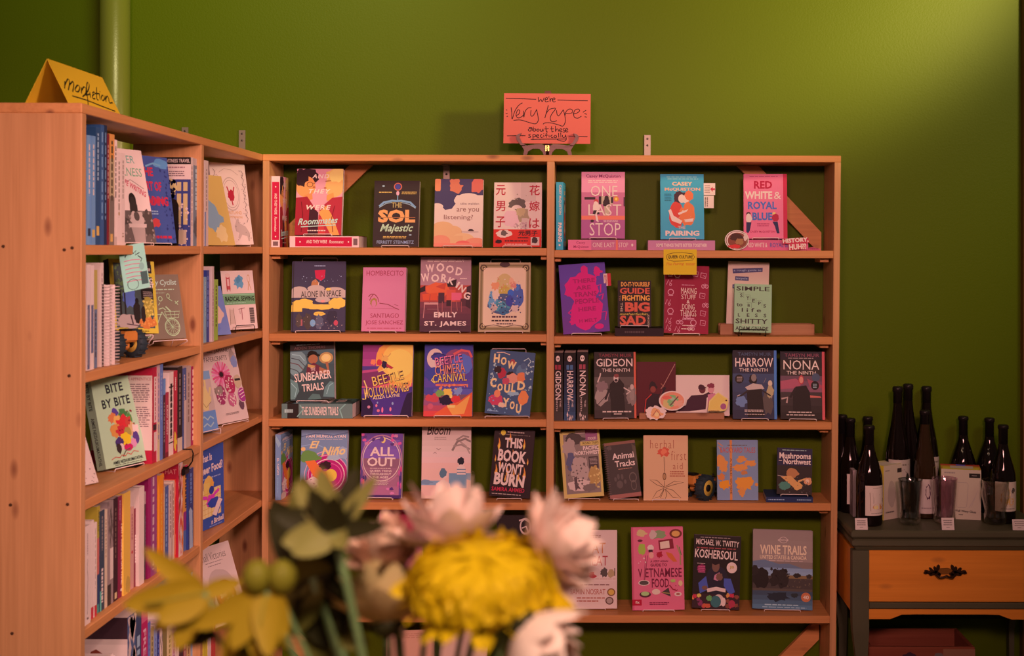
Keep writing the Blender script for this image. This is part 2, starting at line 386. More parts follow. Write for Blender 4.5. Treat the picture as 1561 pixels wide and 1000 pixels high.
# ---------------------------------------------------------------- left bookcase
LX0, LX1 = XL - .184, XL - .0005
Y0, Y1 = 2.609, 4.185
DV = (3.389, 3.412)
lb = empty('bookcase', (0, 0, 0), 'knotty pine bookcase turned side on at the left, with a yellow sign on top', 'bookcase', 'pine bookcases')
part(lb, 'end_panel', (LX0, Y0, 0), (LX1, Y0 + .024, TOP - TK), PINE[2]); part(lb, 'end_panel', (LX0, Y1 - .022, 0), (LX1, Y1, TOP - TK), PINE[2])
part(lb, 'top_board', (LX0, Y0, TOP - TK), (LX1, Y1, TOP), PINE[1])
part(lb, 'divider', (LX0, DV[0], 0), (LX1, DV[1], TOP - TK), PINE[2])
LS = [1.549, 1.2825, 1.0165, .7476, .386, .10]
for z in LS:
    part(lb, 'shelf', (LX0, Y0 + .024, z - .021), (LX1 - .001, DV[0], z), PINE[1])
    part(lb, 'shelf', (LX0, DV[1], z - .021), (LX1 - .001, Y1 - .022, z), PINE[1])
for px, py in ((5, 378), (98, 383), (110, 380), (17, 772), (104, 771), (20, 968), (106, 575)):
    mb = MB(); mb.lathe([(.0036, 0), (.0032, .0008), (.001, .0004)], M('4a2414', .6), 10)
    mb.v = [(x + xat(px, Y0), Y0 - z, y + zat(py, Y0)) for x, y, z in mb.v]; mb.build('screw', lb)
# metal brackets that tie the bookcases to the wall
def bracket(label, px, y_top, down):
    x = xat(px, WY); z1 = zat(y_top, WY)
    o = empty('metal_bracket', (x, WY, z1), label, 'bracket', 'wall brackets'); mb = MB()
    hw = .0105
    if down: mb.box((-hw, -.004, TOP - TK - z1 - .075), (hw, 0, TOP - TK - z1), STEEL); mb.box((-hw, -.05, TOP - TK - z1 - .004), (hw, 0, TOP - TK - z1), STEEL)
    else: mb.box((-hw, -.004, TOP - z1), (hw, 0, 0), STEEL); mb.box((-hw, -.05, TOP - z1), (hw, 0, TOP - z1 + .003), STEEL)
    mb.build('plate', o)
    sm = MB(); zz = (TOP - TK - z1 - .03) if down else -.012
    for dz in (0, -.02): sm.lathe([(.0035, 0), (.003, .0015), (.001, .002)], M('504038', .4, .8), 10)
    k = len(sm.v) // 2
    sm.v = [(x_, -.004 - z_, y_ + zz - (0 if i < k else .022)) for i, (x_, y_, z_) in enumerate(sm.v)]
    sm.build('screw', o)
bracket('steel bracket rising above the far end of the left bookcase', 369, 200, False)
bracket('steel bracket standing above the long bookcase, right of the pink sign', 986.5, 206, False)
bracket('steel bracket under the top board, above the cloud covered book', 680.5, 240, True)
bracket('steel bracket tip showing above the middle of the left bookcase', 282, 196, False)
# ---------------------------------------------------------------- books of the back bookcase
def face(label, xl, xr, yt, row, right, covers, t=.018, d=.05, yaw=0, lean=9, roll=0, z=None, st='', sw=None, stt=False, rings=None, **kw):
    """xl, xr: left and right edge at mid height, yt: top edge, all in the photo; d: distance behind the shelf's front edge"""
    Y = FY + d; zb = shelf_z(row, right) if z is None else z
    w_ = (xr - xl) * Y / F / math.cos(R(yaw)); lift = t*math.sin(R(lean)) + abs(w_/2*math.sin(R(roll)))
    h = .2
    for _ in range(3): h = (zat(yt, Y + h*math.sin(R(lean))) - zb - lift) / math.cos(R(lean))
    X = xat((xl + xr) / 2, Y) - h/2*math.sin(R(roll))
    o = book(label, w_, h, t, covers['c'], covers.get('f', ()), covers.get('s', ()), covers.get('b', ()), covers.get('sc'), covers.get('bc'), rings=rings, **kw)
    put_face(o, w_, h, t, X, Y, zb, yaw, lean, roll)
    if st:
        stand(st, (sw or w_*.6), X, Y, zb, yaw, lean, h + .012 if stt else h*.7, th=t, top=stt, mat=kw.get('sm'))
    return o
def lying(label, xl, xr, yt, row, right, covers, depth=.12, d=.03, z=None, yaw=0, **kw):
    Y = FY + d; zb = shelf_z(row, right) if z is None else z
    t = zat(yt, Y) - zb; h = (xr - xl) * Y / F
    o = book(label, depth, h, t, covers['c'], covers.get('f', ()), covers.get('s', ()), (), covers.get('sc'), group='books lying flat under face-out books', **kw)
    m = Matrix(((0, 0, -1), (1, 0, 0), (0, -1, 0)))
    m = Matrix.Rotation(R(yaw), 3, 'Z') @ m
    o.rotation_mode = 'XYZ'; o.rotation_euler = m.to_euler()
    c = Vector((xat((xl + xr)/2, Y), Y, zb + .0005))
    o.location = c + m @ Vector((depth/2, -t, -h/2))
    return o
def upright(label, xl, xr, yt, row, right, covers, depth=.13, d=.02, ang=0, **kw):
    """a book standing with its spine to the room, turned ang degrees to show its front cover"""
    Y = FY + d; zb = shelf_z(row, right); t = (xr - xl)*Y/F/math.cos(R(ang)); h = zat(yt, Y) - zb
    o = book(label, depth, h, t, covers['c'], covers.get('f', ()), covers.get('s', ()), (), covers.get('sc'), **kw)
    a = R(90 - ang); o.rotation_mode = 'XYZ'; o.rotation_euler = (0, 0, a)
    m = Matrix.Rotation(a, 3, 'Z')
    o.location = Vector((xat((xl + xr)/2, Y), Y, zb + .0005)) - m @ Vector((-depth/2, t/2, 0))
    return o
UG = 'books standing spine out in the long bookcase'
def flame(u, v, s, c1='e87a30', c2='f0b040'):
    return [('p', [(u, v), (u-4*s, v-8*s), (u-1*s, v-14*s), (u-2*s, v-22*s), (u+3*s, v-14*s), (u+4*s, v-7*s)], c1), ('p', [(u, v), (u-2*s, v-6*s), (u+s, v-13*s), (u+2.4*s, v-6*s)], c2)]
def leafy(u, v, n, ru, rv, cols, seed):
    g = random.Random(seed); return [('b', u + ru*(g.random()*2-1), v + rv*(g.random()*2-1), ru*.3, rv*.3, g.choice(cols), seed+i, .3) for i in range(n)]
# ---- first row
RM = dict(c='d8606a', sc='e8a098', f=[
    ('r',0,0,100,100,'dd7a80'), ('b',22,12,26,14,'34161c'), ('b',84,16,22,18,'eda058'), ('e',20,27,21,16,'e57a44'), ('e',82,27,20,16,'e88c50'),
    ('b',10,14,14,13,'34161c'), ('b',88,9,16,12,'f0ac62'), ('p',[(18,40),(34,36),(36,46),(20,50)],'e07040'), ('p',[(66,40),(80,36),(84,50),(66,48)],'e07a40'),
    ('p',[(0,44),(24,42),(48,66),(50,100),(0,100)],'a21a26'), ('p',[(30,56),(49,66),(50,100),(28,100)],'42141e'),
    ('p',[(52,60),(78,44),(100,42),(100,100),(50,100)],'b42430'), ('p',[(50,66),(66,56),(80,72),(96,100),(78,100)],'e88040'), ('p',[(50,70),(58,76),(66,100),(50,100)],'c83030'),
    ('o',29,24,7,4,'7a3a28',.2), ('l',[(36,22),(40,22)],1.2,'7a3a28'), ('e',38,28,3,1.2,'b04830'), ('e',62,29,3,1.2,'b85034'), ('l',[(62,19),(74,18)],2,'a85a30'),
    ('l',[(12,50),(16,70),(14,96)],1.5,'701018'), ('l',[(84,56),(78,76),(82,96)],1.5,'801420'),
    ('t','AND',33,8,70,14.5,'f6dccc',dict(b=.05,s=.25,sp=1.3)), ('t','THEY',27,31,74,37.5,'f6dccc',dict(b=.05,s=.25,sp=1.3)), ('t','WERE',23,55,76,62,'f6dccc',dict(b=.05,s=.25,sp=1.3)),
    ('t','Roommates',6,74,92,84,'f6e0cc',dict(b=.035,s=.35,a=-3)), ('l',[(13,88),(50,86.5),(88,85)],2,'f6e0cc'), ('k',26,92,66,95,'d89a90',1)],
    s=[('r',8,8,92,90,'c41432'), ('t','AND THEY WERE',36,24,66,54,'f0b8a8',dict(rot=1,b=.03)), ('t','Roommates',36,57,66,78,'f0b8a8',dict(rot=1,s=.3)), ('e',50,15,8,1,'f0b8a8'), ('e',50,85,8,1,'f0b8a8'), ('r',20,92,80,98,'7a4a48')])
upright('pink and red paperback at the left end of the top row, spine half turned', 413.5, 426.5, 270, 0, False, RM, .11, .025, 0, group=UG)
lying('pink and red paperback lying flat, with two kissing figures standing on it', 441.5, 547, 361.5, 0, False, RM, .14, .02)
zL = zat(361.5, FY+.02)
face('red paperback with a dark haired and a blond figure, on a flat pink book', 449, 520, 259, 0, False, RM, d=.045, z=zL+.001, st='small wire stand under the red paperback of two kissing figures')
face('dark aubergine paperback with an orange ornate title below a small rocket', 568, 637.5, 277, 0, False, dict(c='3c2436', f=[
    ('r',0,0,100,100,'38222f'), ('o',52,9,9,6,'d05848',.25), ('e',52,9,6,4,'4a3a78'), ('e',52,19,3.5,3.5,'e08898'), ('l',[(52,22),(52,30)],2,'8890a8'),
    ('k',10,16,42,19,'d8904a',1), ('k',60,16,94,21,'d8904a',2), ('e',20,8,3,1.2,'e0d0d8'),
    ('l',[(12,39),(22,33),(40,30.5),(50,31),(60,30.5),(80,33),(92,41)],4.5,'8a90a8'), ('l',[(12,41),(26,35),(40,33)],1.4,'c8b8c0'), ('l',[(60,33),(78,36),(92,42)],1.4,'c8b8c0'),
    ('t','THE',39,33,62,41,'b88a50',dict(b=.04)), ('t','SOL',10,44,92,64,'e8854e',dict(b=.09)), ('e',51,55,5,3,'38222f'), ('l',[(10,56),(92,56)],1,'b05a38'),
    ('t','Majestic',15,66,88,81,'eed8b0',dict(s=.35,b=.03)), ('k',22,84,76,88,'d8904a',2), ('e',82,82.5,3,1,'e0d0d8'), ('t','FERRETT STEINMETZ',9,91,90,96,'98889a',dict(b=.01))],
    s=[('t','SOL',30,30,70,45,'e8854e',dict(rot=1))]), d=.045, st='small wire stand under the dark paperback with the orange ornate title')
face('pale pink paperback with orange clouds and dark tree trunks at its top', 661, 735, 274, 0, False, dict(c='eaa898', f=[
    ('r',0,0,100,100,'e9ac9e'), ('r',0,0,100,24,'4a3550'), ('b',8,8,12,10,'e8744e'), ('b',44,10,14,12,'d8634a'), ('b',88,9,14,12,'d8584a'), ('b',60,4,10,6,'4a3550'), ('r',12,0,28,22,'4a3550'), ('r',60,4,76,24,'4a3550'),
    ('p',[(0,18),(36,18),(48,22),(42,28),(44,36),(36,44),(22,46),(14,40),(0,38)],'4a3550'), ('e',5,41,13,5,'e9ac9e'), ('e',70,29,24,8,'e9ac9e'), ('e',52,32,12,6,'e9ac9e'), ('e',90,31,12,6,'e9ac9e'),
    ('t','tillie walden',53,35,92,38,'8a5a5a',dict(b=.005)), ('t','are you',46,43,92,51,'9a5a50',dict(b=.005)), ('t','listening?',20,53,80,62,'9a5a50',dict(b=.005)),
    ('e',18,72,22,9,'e69468'), ('e',38,79,20,10,'e69468'), ('e',10,86,24,16,'e69468'), ('e',60,90,24,10,'ec9c70'), ('r',0,84,60,100,'e69468'), ('e',14,92,20,9,'ea7a5e'), ('e',86,94,22,7,'ea7a5e'), ('e',60,97,16,6,'e85a50'), ('r',0,95,100,100,'ea6f5a'),
    ('p',[(70,77),(73,74),(79,74),(83,77)],'4a2a3a'), ('l',[(56,78.5),(92,78.5)],.8,'8a5a5a')]), d=.04, st='small wire stand under the pale pink cloud covered paperback')
jp = 'b8202c'
face('cream paperback with red East Asian lettering and a red band below', 752, 825, 279, 0, False, dict(c='e6b49c', f=[
    ('r',0,0,100,100,'e8b8a0'), ('r',56,0,88,30,'dcae90'), ('b',50,35,18,10,'6a5658',3,.2), ('e',48,44,13,9,'eeb8a0'), ('b',36,56,17,13,'e8989a',5,.1), ('b',62,52,12,12,'b08860',8,.2), ('b',66,66,14,9,'d8a890',4,.3), ('b',56,46,10,7,'c89068',9,.2),
    ('s',40,62,74,72,'c88080',30,2), ('s',40,18,70,30,'b8a070',6,1.5), ('l',[(44,42),(48,43)],1.5,'50303a'),
    ('t','元',4,4,24,20,jp), ('t','男',4,29,24,45,jp), ('t','子',4,53,24,70,jp), ('t','花',74,4,96,20,jp), ('t','嫁',74,29,96,45,jp), ('t','は',74,56,96,71,jp),
    ('r',0,73,100,100,'d8261e'), ('b',22,80,16,6,'e8b8a0',6,.15), ('b',22,79,7,4,'6a5658',2,.2), ('t','元男子',52,75,92,83,'401418',dict(b=.05)), ('k',50,84,74,88,'501418',1), ('k',22,89,72,93,'501418',1), ('k',22,95,74,97,'e8b8a0',1), ('r',78,85,96,98,'d8b8a8'), ('b',86,90,6,5,'402830'), ('b',11,92,7,3,'301018')]), d=.04, st='small wire stand under the cream paperback with red lettering')
PAIRC = dict(c='3f8798', f=[
    ('r',0,0,100,100,'42879a'), ('k',14,3,90,9,'a8c0c0',2), ('t','CASEY',27,12,74,18,'f0a080',dict(b=.07)), ('t','McQUISTON',10,21,92,26.5,'ee9678',dict(b=.06)),
    ('b',47,35,14,8,'4a2630'), ('b',40,38,9,9,'4a2630'), ('b',64,35,11,8,'e8603a'), ('e',49,38,8,6.5,'f2c0ac'), ('e',58,39,8,6,'f2b8a0'), ('b',66,33,10,7,'e8603a',4,.1),
    ('b',38,63,19,19,'d83a30',2,.1), ('b',62,62,18,18,'e4643a',3,.1), ('p',[(18,56),(24,54),(30,64),(50,72),(46,77),(26,72)],'f2c0ac'), ('p',[(40,60),(64,54),(60,58),(42,63)],'f2b8a0'), ('p',[(56,70),(76,68),(74,73),(56,74)],'f2b8a0'),
    ('p',[(46,44),(52,48),(56,44),(52,54)],'42879a'), ('s',24,56,70,74,'f0b090',10,1.4), ('k',9,30,26,42,'2a5a68',5),
    ('t','THE',40,80,57,84.5,'d8a8a0',dict(b=.04)), ('t','PAIRING',11,87,89,95,'f4d8c4',dict(b=.08))],
    s=[('t','CASEY McQUISTON',35,4,75,48,'d8a898',dict(rot=1,b=.05)), ('t','PAIRING',30,60,80,88,'f4d8c4',dict(rot=1,b=.07)), ('e',50,93,14,1.5,'f4d8c4')])
upright('teal paperback standing spine out beside the divider in the top row', 847.5, 858.5, 278, 0, True, PAIRC, .13, .02, 2, group=UG)
OLS = dict(c='e06a84', sc='c85a74', f=[
    ('r',0,0,100,31,'e6788a'), ('r',0,31,100,66,'c85a72'), ('r',0,66,100,72,'ea6450'), ('r',0,72,100,100,'b04a72'), ('k',4,2,96,5,'d8808c',1),
    ('t','Casey McQuiston',10,4,90,10,'8a1e48',dict(b=.03)), ('k',12,12,88,17,'f0b0b0',2),
    ('r',7,38,32,42,'3a2030'), ('r',40,37,72,49,'c8a078'), ('r',40,37,46,49,'3a2030'), ('r',68,38,73,47,'3a2030'), ('e',80,41,6,4,'e07a30'), ('e',80,41,2.5,2,'f8d060'), ('r',97,38,100,52,'5a2a40'),
    ('e',34,45,5,4,'c84038'), ('b',34,54,8,9,'f0c8b8',2,.1), ('p',[(28,58),(40,58),(42,64),(26,64)],'3a2030'), ('p',[(32,64),(36,64),(40,76),(34,74)],'f0c8b8'), ('e',25,74,4,2,'3a2030'), ('e',42,78,5,1.6,'3a2030'), ('e',58,40,5,4,'3a2030'), ('b',58,48,8,8,'3a2030',3,.1), ('p',[(52,52),(66,52),(64,66),(54,66)],'c8a078'),
    ('t','ONE',21,21,83,37,'f6dcd0',dict(b=-.005)), ('t','LAST',16,49,92,66,'f6dcd0',dict(b=-.005)), ('t','STOP',19,77,90,96,'f6dcd0',dict(b=-.005)), ('k',50,72.5,86,76,'e8a0a8',2)],
    s=[('r',0,0,100,34,'e8607a'), ('t','Casey',55,12,85,25,'a82848',dict(rot=1)), ('t','McQuiston',15,8,45,30,'a82848',dict(rot=1)), ('t','ONE LAST',28,36,74,68,'f6dcd0',dict(rot=1,b=0)), ('r',0,70,100,73,'e86450'), ('t','STOP',28,74,74,88,'f6dcd0',dict(rot=1,b=0)), ('e',50,94,14,1.5,'f6dcd0')])
lying('pink paperback lying flat with white spine lettering, right of the teal spine', 866, 970, 366, 0, True, OLS, .14, .02)
face('pink and plum paperback with tall white title and train riders, on a flat book', 886, 952.5, 262.5, 0, True, OLS, d=.05, z=zat(366, FY+.02)+.001, st='small wire stand under the pink and plum paperback', t=.024)
lying('dusty pink book lying flat under the teal book of the embracing couple', 988, 1090, 366.5, 0, True, dict(c='c86a80', s=[('t','SOME THINGS TASTE BETTER TOGETHER',34,12,68,88,'f2d0c8',dict(rot=1,b=.05))]), .14, .02)
face('teal paperback with an embracing couple dressed in red and orange', 1007, 1073.5, 265.5, 0, True, PAIRC, d=.05, z=zat(366.5, FY+.02)+.001, st='small wire stand under the teal paperback with the couple')
RWB = dict(c='e0506a', sc='d8506a', f=[
    ('r',0,0,100,100,'e65e74'), ('r',91,0,100,100,'c8203a'), ('k',10,3,80,5,'b03050',1), ('t','RED',24,11,66,23,'b81430',dict(b=.06)), ('t','WHITE',3,27,66,39,'f2ccb8',dict(b=.06)), ('t','&',70,28,86,39,'f2ccb8',dict(b=-.01)),
    ('t','ROYAL',10,43,76,55,'4a5a92',dict(b=.06)), ('t','BLUE',20,60,66,72,'4a5a92',dict(b=.07)), ('e',11,62,5,3,'5a2a30'), ('b',12,69,7,7,'f0d0c8',2,.1), ('p',[(6,75),(18,75),(14,88),(10,92),(6,90)],'2a2440'), ('e',70,62,4,3,'e8a060'), ('b',73,68,8,6,'b81e34',3,.1), ('p',[(66,74),(78,74),(82,92),(76,92),(72,82)],'2a2440'),
    ('k',30,76,60,82,'b83050',2), ('t','CASEY McQUISTON',14,88,72,91.5,'b82a48',dict(b=.02))],
    s=[('t','ROYAL BLUE',30,44,74,80,'6a4a7a',dict(rot=1,b=.04)), ('t','RED WHITE &',30,12,74,40,'f2ccb8',dict(rot=1))])
lying('pink paperback lying flat at the right end of the top row', 1128, 1232, 365.5, 0, True, RWB, .14, .025)
face('pink paperback with red, white and blue lettering at the top right', 1134, 1200, 265, 0, True, RWB, d=.055, z=zat(365.5, FY+.02)+.001, yaw=-4, t=.024, st='small wire stand under the pink paperback at the top right')
# ---- second row
face('dark hardcover with grey and orange cloud bands, far left of the second row', 445, 525, 400, 1, False, dict(c='3a2c3c', f=[
    ('r',0,0,100,100,'3b2c3d'), ('k',40,5,64,8,'98889a',1), ('p',[(42,13),(62,12),(61,24),(54,28),(44,24)],'c81a38'), ('b',42,33,7,7,'b8623a'), ('l',[(50,30),(49,38)],1.5,'e8a890'), ('s',8,20,95,30,'a898a8',24,.7),
    ('r',0,41,100,52,'c0949c'), ('e',14,41,14,5,'c0949c'), ('e',45,39,16,5,'c0949c'), ('e',80,42,18,5,'c0949c'), ('e',58,55,14,4,'c0949c'), ('t','ALONE IN SPACE',17,42,92,51,'3a2830',dict(b=.015,a=-2)), ('e',68,40,5,2,'eda040'),
    ('r',0,63,20,72,'eda040'), ('b',22,61,20,7,'eda040',3,.15), ('b',52,65,24,4,'eda040',5,.15), ('b',86,60,16,8,'eda040',6,.15), ('e',58,57,4,2,'e87a70'), ('b',52,75,11,3,'eda040',2,.08), ('k',44,74,60,76,'c87a30',1),
    ('b',14,84,6,10,'51404e'), ('b',30,86,8,11,'4a3a48'), ('b',52,86,8,10,'584a58'), ('b',75,80,10,10,'2e2230'), ('r',18,83,21,92,'a84a48'), ('e',40,88,5,5,'8898b0'), ('e',83,88,4,4,'c03a48'), ('s',10,78,95,96,'b88a80',26,.8), ('l',[(3,0),(3,100)],1,'2a1c28')],
    s=[('k',30,10,70,60,'a898a8',1,1), ('r',0,62,100,75,'eda040')]), hard=True, yaw=7, d=.05, t=.02, stt=True, st='wire stand holding the dark hardcover with orange cloud bands', sw=.14)
face('plain rose pink paperback with a small palm tree drawing', 551, 617, 409, 1, False, dict(c='d0647a', f=[
    ('r',0,0,100,100,'d2677c'), ('t','HOMBRECITO',8,5,94,13,'a02a3a',dict(b=-.005)), ('l',[(14,46),(20,42),(28,42),(34,46)],1.8,'8a3030'), ('l',[(26,42),(20,47),(17,52)],1.6,'8a3030'), ('l',[(30,43),(36,48),(38,54)],1.4,'8a3030'),
    ('b',27,55,8,7,'a8683a',3,.15), ('e',27,57,5,6,'d2677c'), ('l',[(40,56),(60,58),(78,64),(86,66)],1.6,'8a3030'), ('l',[(14,64),(80,65)],.7,'b84a5a'), ('l',[(74,58),(84,60)],.8,'8a3030'),
    ('t','SANTIAGO',20,72,86,79,'a02a3a',dict(b=-.005)), ('t','JOSE SANCHEZ',9,83,96,91,'a02a3a',dict(b=-.005)), ('k',12,94,94,96,'b03a4a',1)]), d=.05, t=.025, st='small wire stand under the rose pink palm tree paperback')
face('mauve hardcover with red school chairs and slanting white title letters', 640, 717, 393, 1, False, dict(c='8a4a5c', f=[
    ('g',0,0,100,38,'a0688a','b06a70',6), ('r',0,38,100,62,'b83a30'), ('g',0,60,100,100,'7a3038','4a2430',5), ('k',12,3,90,7,'d8a0b0',2),
    ('p',[(10,40),(30,34),(52,36),(60,46),(46,54),(12,48)],'e0502e'), ('p',[(30,40),(52,34),(48,44)],'c83a2a'), ('p',[(4,50),(34,48),(34,58),(6,58)],'d84428'), ('r',52,44,70,60,'d84634'), ('r',62,48,82,58,'e25064'), ('p',[(52,34),(72,30),(70,40),(54,40)],'2a1420'), ('p',[(0,42),(10,38),(10,46),(0,48)],'2a1420'), ('r',36,48,48,62,'48202a'), ('r',52,58,62,66,'38181e'), ('r',80,56,98,66,'58242c'), ('p',[(92,40),(100,38),(100,70),(90,66)],'401a22'),
    ('r',8,61,36,64,'d07a70'), ('l',[(9,64),(7,82)],1.4,'c87068'), ('l',[(35,64),(37,82)],1.4,'c87068'), ('l',[(44,60),(44,74)],1.2,'a84a44'), ('l',[(62,58),(62,76)],1.2,'c05a50'), ('l',[(72,60),(74,72)],1,'c05a50'), ('l',[(82,60),(82,74)],1,'b04a44'), ('l',[(20,50),(18,62)],1.2,'a83a34'), ('l',[(14,70),(36,70)],.8,'a85a58'),
    ('t','W',10,10,27,21,'f0cdc6',dict(b=.06,a=-4)), ('t','O',31,8,47,20,'f0cdc6',dict(b=.06)), ('t','O',50,11,66,22,'f0cdc6',dict(b=.06)), ('t','D',70,14,83,25,'f0cdc6',dict(b=.06,a=10)),
    ('t','W',1,22,18,33,'f0cdc6',dict(b=.06,a=-6)), ('t','O',21,23,37,34,'f0cdc6',dict(b=.06)), ('t','R',41,23,53,34,'f0cdc6',dict(b=.06,a=6)), ('t','K',55,28,68,37,'f0cdc6',dict(b=.06,a=22)), ('t','I',72,33,76,42,'f0cdc6',dict(b=.06,a=30)), ('t','N',77,38,89,47,'f0cdc6',dict(b=.06,a=38)), ('t','G',86,47,99,57,'f0cdc6',dict(b=.06,a=14)), ('k',78,28,94,30,'f0cdc6',1),
    ('t','EMILY',28,74,74,81,'f2d2a0',dict(b=.06,sp=1.15)), ('t','ST. JAMES',9,86,92,94,'f2d2a0',dict(b=.06,sp=1.15))]), hard=True, d=.045, t=.025, st='small wire stand under the mauve hardcover with red chairs', yaw=2)
cr = []
for u, v, a, b in ((4,3,96,6),(4,94,96,97)): cr.append(('r',u,v,a,b,'8a7440'))
cr += [('r',3,3,7,97,'8a7440'), ('r',93,3,97,97,'8a7440'), ('e',9,8,7,5,'5a3a28'), ('e',91,8,7,5,'5a3a28'), ('e',9,92,7,5,'5a3a28'), ('e',91,92,7,5,'5a3a28'), ('r',9,8,91,92,'e8a888'), ('e',50,3,10,4,'4a2a28'), ('o',9,8,4,3,'b89a58',.4), ('o',91,8,4,3,'b89a58',.4), ('o',9,92,4,3,'b89a58',.4), ('o',91,92,4,3,'b89a58',.4), ('l',[(12,92),(30,90),(50,93),(70,90),(88,92)],1.4,'5a3a28')]
cr += [('e',50,32,16,16,'d0b060'), ('b',50,46,12,12,'c8a040',3,.2), ('b',50,60,34,14,'4a4a68',4,.12), ('b',28,54,9,14,'6a86a0',5,.2), ('b',76,50,10,18,'46508a',6,.2), ('e',62,44,6,5,'3a58a0'), ('e',74,36,5,5,'4a68a0'), ('b',60,56,8,8,'3a3a80',7,.2), ('b',33,45,7,10,'e8a890',8,.2), ('b',32,34,8,6,'e88058',9,.3), ('b',64,28,6,5,'e89070',2,.3), ('b',68,34,6,4,'d87060',3,.3), ('b',44,64,14,8,'4a7a88',2,.25), ('b',30,66,8,5,'c8b0a8',4,.3), ('b',70,66,8,5,'d8b0a0',5,.3), ('b',50,70,10,6,'3a5a78',6,.2), ('s',22,24,82,72,'e8c0a0',34,1.4), ('s',22,50,82,74,'2a2a48',30,1.4), ('s',24,22,80,40,'d86a50',14,1.2),
    ('t','LORENZO & THE',24,76,80,81,'5a3038',dict(b=.0,s=.2)), ('k',26,76,78,81,'5a3038',1), ('k',24,82,78,86,'3a2028',1), ('k',34,87,70,90,'5a3038',1)]
cr = [i for i in cr if not (i[0] == 't')]
face('cream and gold ornate book with a blue and orange fairy tale scene', 729, 808, 401, 1, False, dict(c='b89458', f=[('r',0,0,100,100,'b89860')] + cr), hard=True, d=.045, t=.022, st='wire stand holding the ornate cream and gold book', sw=.12, stt=True)
pp = 'd80a62'
face('purple book with a magenta blot figure, leaning left by the divider', 855, 926, 402, 1, True, dict(c='5e2a74', f=[
    ('g',0,0,100,100,'5c3280','6a2a74',4), ('b',48,36,36,22,pp,3,.16), ('b',54,68,36,26,pp,4,.14), ('p',[(18,34),(50,14),(54,6),(62,6),(62,16),(72,22)],pp), ('e',54,9,7,6,pp), ('b',83,13,9,6,pp,2,.3), ('l',[(80,18),(72,26)],4,pp), ('l',[(20,36),(12,40),(16,46)],3,pp), ('l',[(80,34),(88,32),(86,44)],3,pp), ('l',[(82,48),(92,46),(88,54)],3,pp), ('l',[(24,64),(14,70),(22,74)],2.5,pp), ('l',[(84,72),(96,72),(92,84)],2.5,pp), ('b',28,80,12,8,pp,5,.3), ('e',50,92,10,4,pp), ('e',78,92,10,4,pp),
    ('t','THERE',28,22,76,28,'a8084e',dict(b=.05)), ('t','ARE',34,32,66,38,'a8084e',dict(b=.05)), ('t','TRANS',28,41,78,48,'a8084e',dict(b=.05)), ('t','PEOPLE',30,51,82,58,'a8084e',dict(b=.05)), ('t','HERE',36,63,74,69,'a8084e',dict(b=.05)), ('t','H MELT',36,80,74,85,'a8084e',dict(b=.03))]), roll=-4.5, d=.05, t=.010, st='white wire stand with a tall lip holding the purple and magenta book', sw=.095)
lying('thin dark tray-like book lying flat under the small black guidebook', 938, 1012, 500.5, 1, True, dict(c='2a1418', s=[('k',30,20,70,60,'5a3a38',1,1)]), .11, .02)
dg = 'd84a34'
face('small black book with stacked orange and red capital lettering', 942, 993, 428, 1, True, dict(c='1c0c10', f=[
    ('t','DO-IT-YOURSELF',10,3,96,13,'ee8a3a',dict(b=.05)), ('t','GUIDE',6,16,96,29,dg,dict(b=.06)), ('t','FIGHTING',13,32,96,44,'ee8a3a',dict(b=.06)), ('t','BIG',22,47,96,68,dg,dict(b=.09)), ('t','motherfuckin',6,70,90,75,'d89a3a',dict(b=.02,s=.2)), ('t','SAD',6,76,84,97,dg,dict(b=.07)), ('t','TO',4,32,9,44,'a8604a',dict(rot=1)), ('t','THE',8,48,15,68,'d8a080',dict(b=.0,rot=1)), ('t','ADAM GNADE',89,74,95,97,'c88a70',dict(rot=1))]), z=zat(500.5, FY+.02)+.001, t=.012, d=.05, st='small wire stand under the small black guidebook', sw=.09)
ic = 'e0808a'
def doodles(seed, n):
    g = random.Random(seed); o = []; pos = [(12,12),(88,14),(10,26),(90,30),(14,40),(86,44),(8,55),(92,58),(14,68),(88,70),(10,82),(34,84),(66,84),(88,84),(30,94),(60,93),(28,14),(70,12),(10,92),(50,76)]
    for i in range(n):
        u, v = pos[i % len(pos)]; k = i % 4
        if k == 0: o += [('o',u,v,7,4.5,ic,.22), ('l',[(u-5,v+5),(u+5,v+5)],1,ic)]
        elif k == 1: o += [('l',[(u-6,v-4),(u+6,v-3),(u+4,v+4),(u-7,v+3),(u-6,v-4)],1.1,ic), ('l',[(u-2,v),(u+3,v+1)],1,ic)]
        elif k == 2: o += [('l',[(u-6,v+3),(u-2,v-4),(u+2,v+2),(u+6,v-4)],1.2,ic), ('o',u+3,v+3,3,2,ic,.4)]
        else: o += [('o',u-3,v,4,3,ic,.3), ('o',u+5,v,4,3,ic,.3), ('l',[(u-3,v),(u+1,v-4),(u+5,v)],1,ic)]
    return o
face('crimson paperback patterned with pale line doodles, below a yellow note', 1014, 1082, 405, 1, True, dict(c='8e1028', f=[('r',0,0,100,100,'98122c')] + doodles(1, 20) + [
    ('r',32,27,72,72,'98122c'), ('k',38,28,70,30,ic,1), ('t','MAKING',37,33,72,42,'e8a8a0',dict(b=.0)), ('t','STUFF',38,43,70,50,'e8a8a0',dict(b=.0)), ('t','&',50,51,57,56,'e8a8a0'), ('t','DOING',40,57,68,65,'e8a8a0',dict(b=.0)), ('t','THINGS',36,66,72,75,'e8a8a0',dict(b=.0)), ('k',40,77,68,81,ic,2), ('k',40,87,66,90,'e8a8a0',1), ('k',38,92,68,95,'e8a8a0',1)], sc='e0a090'), d=.05, t=.022, yaw=4, roll=2, st='small wire stand under the crimson doodle paperback')
mb = MB(); a = xat(1098, FY+.075); b = xat(1242, FY+.075); zz = shelf_z(1, True)
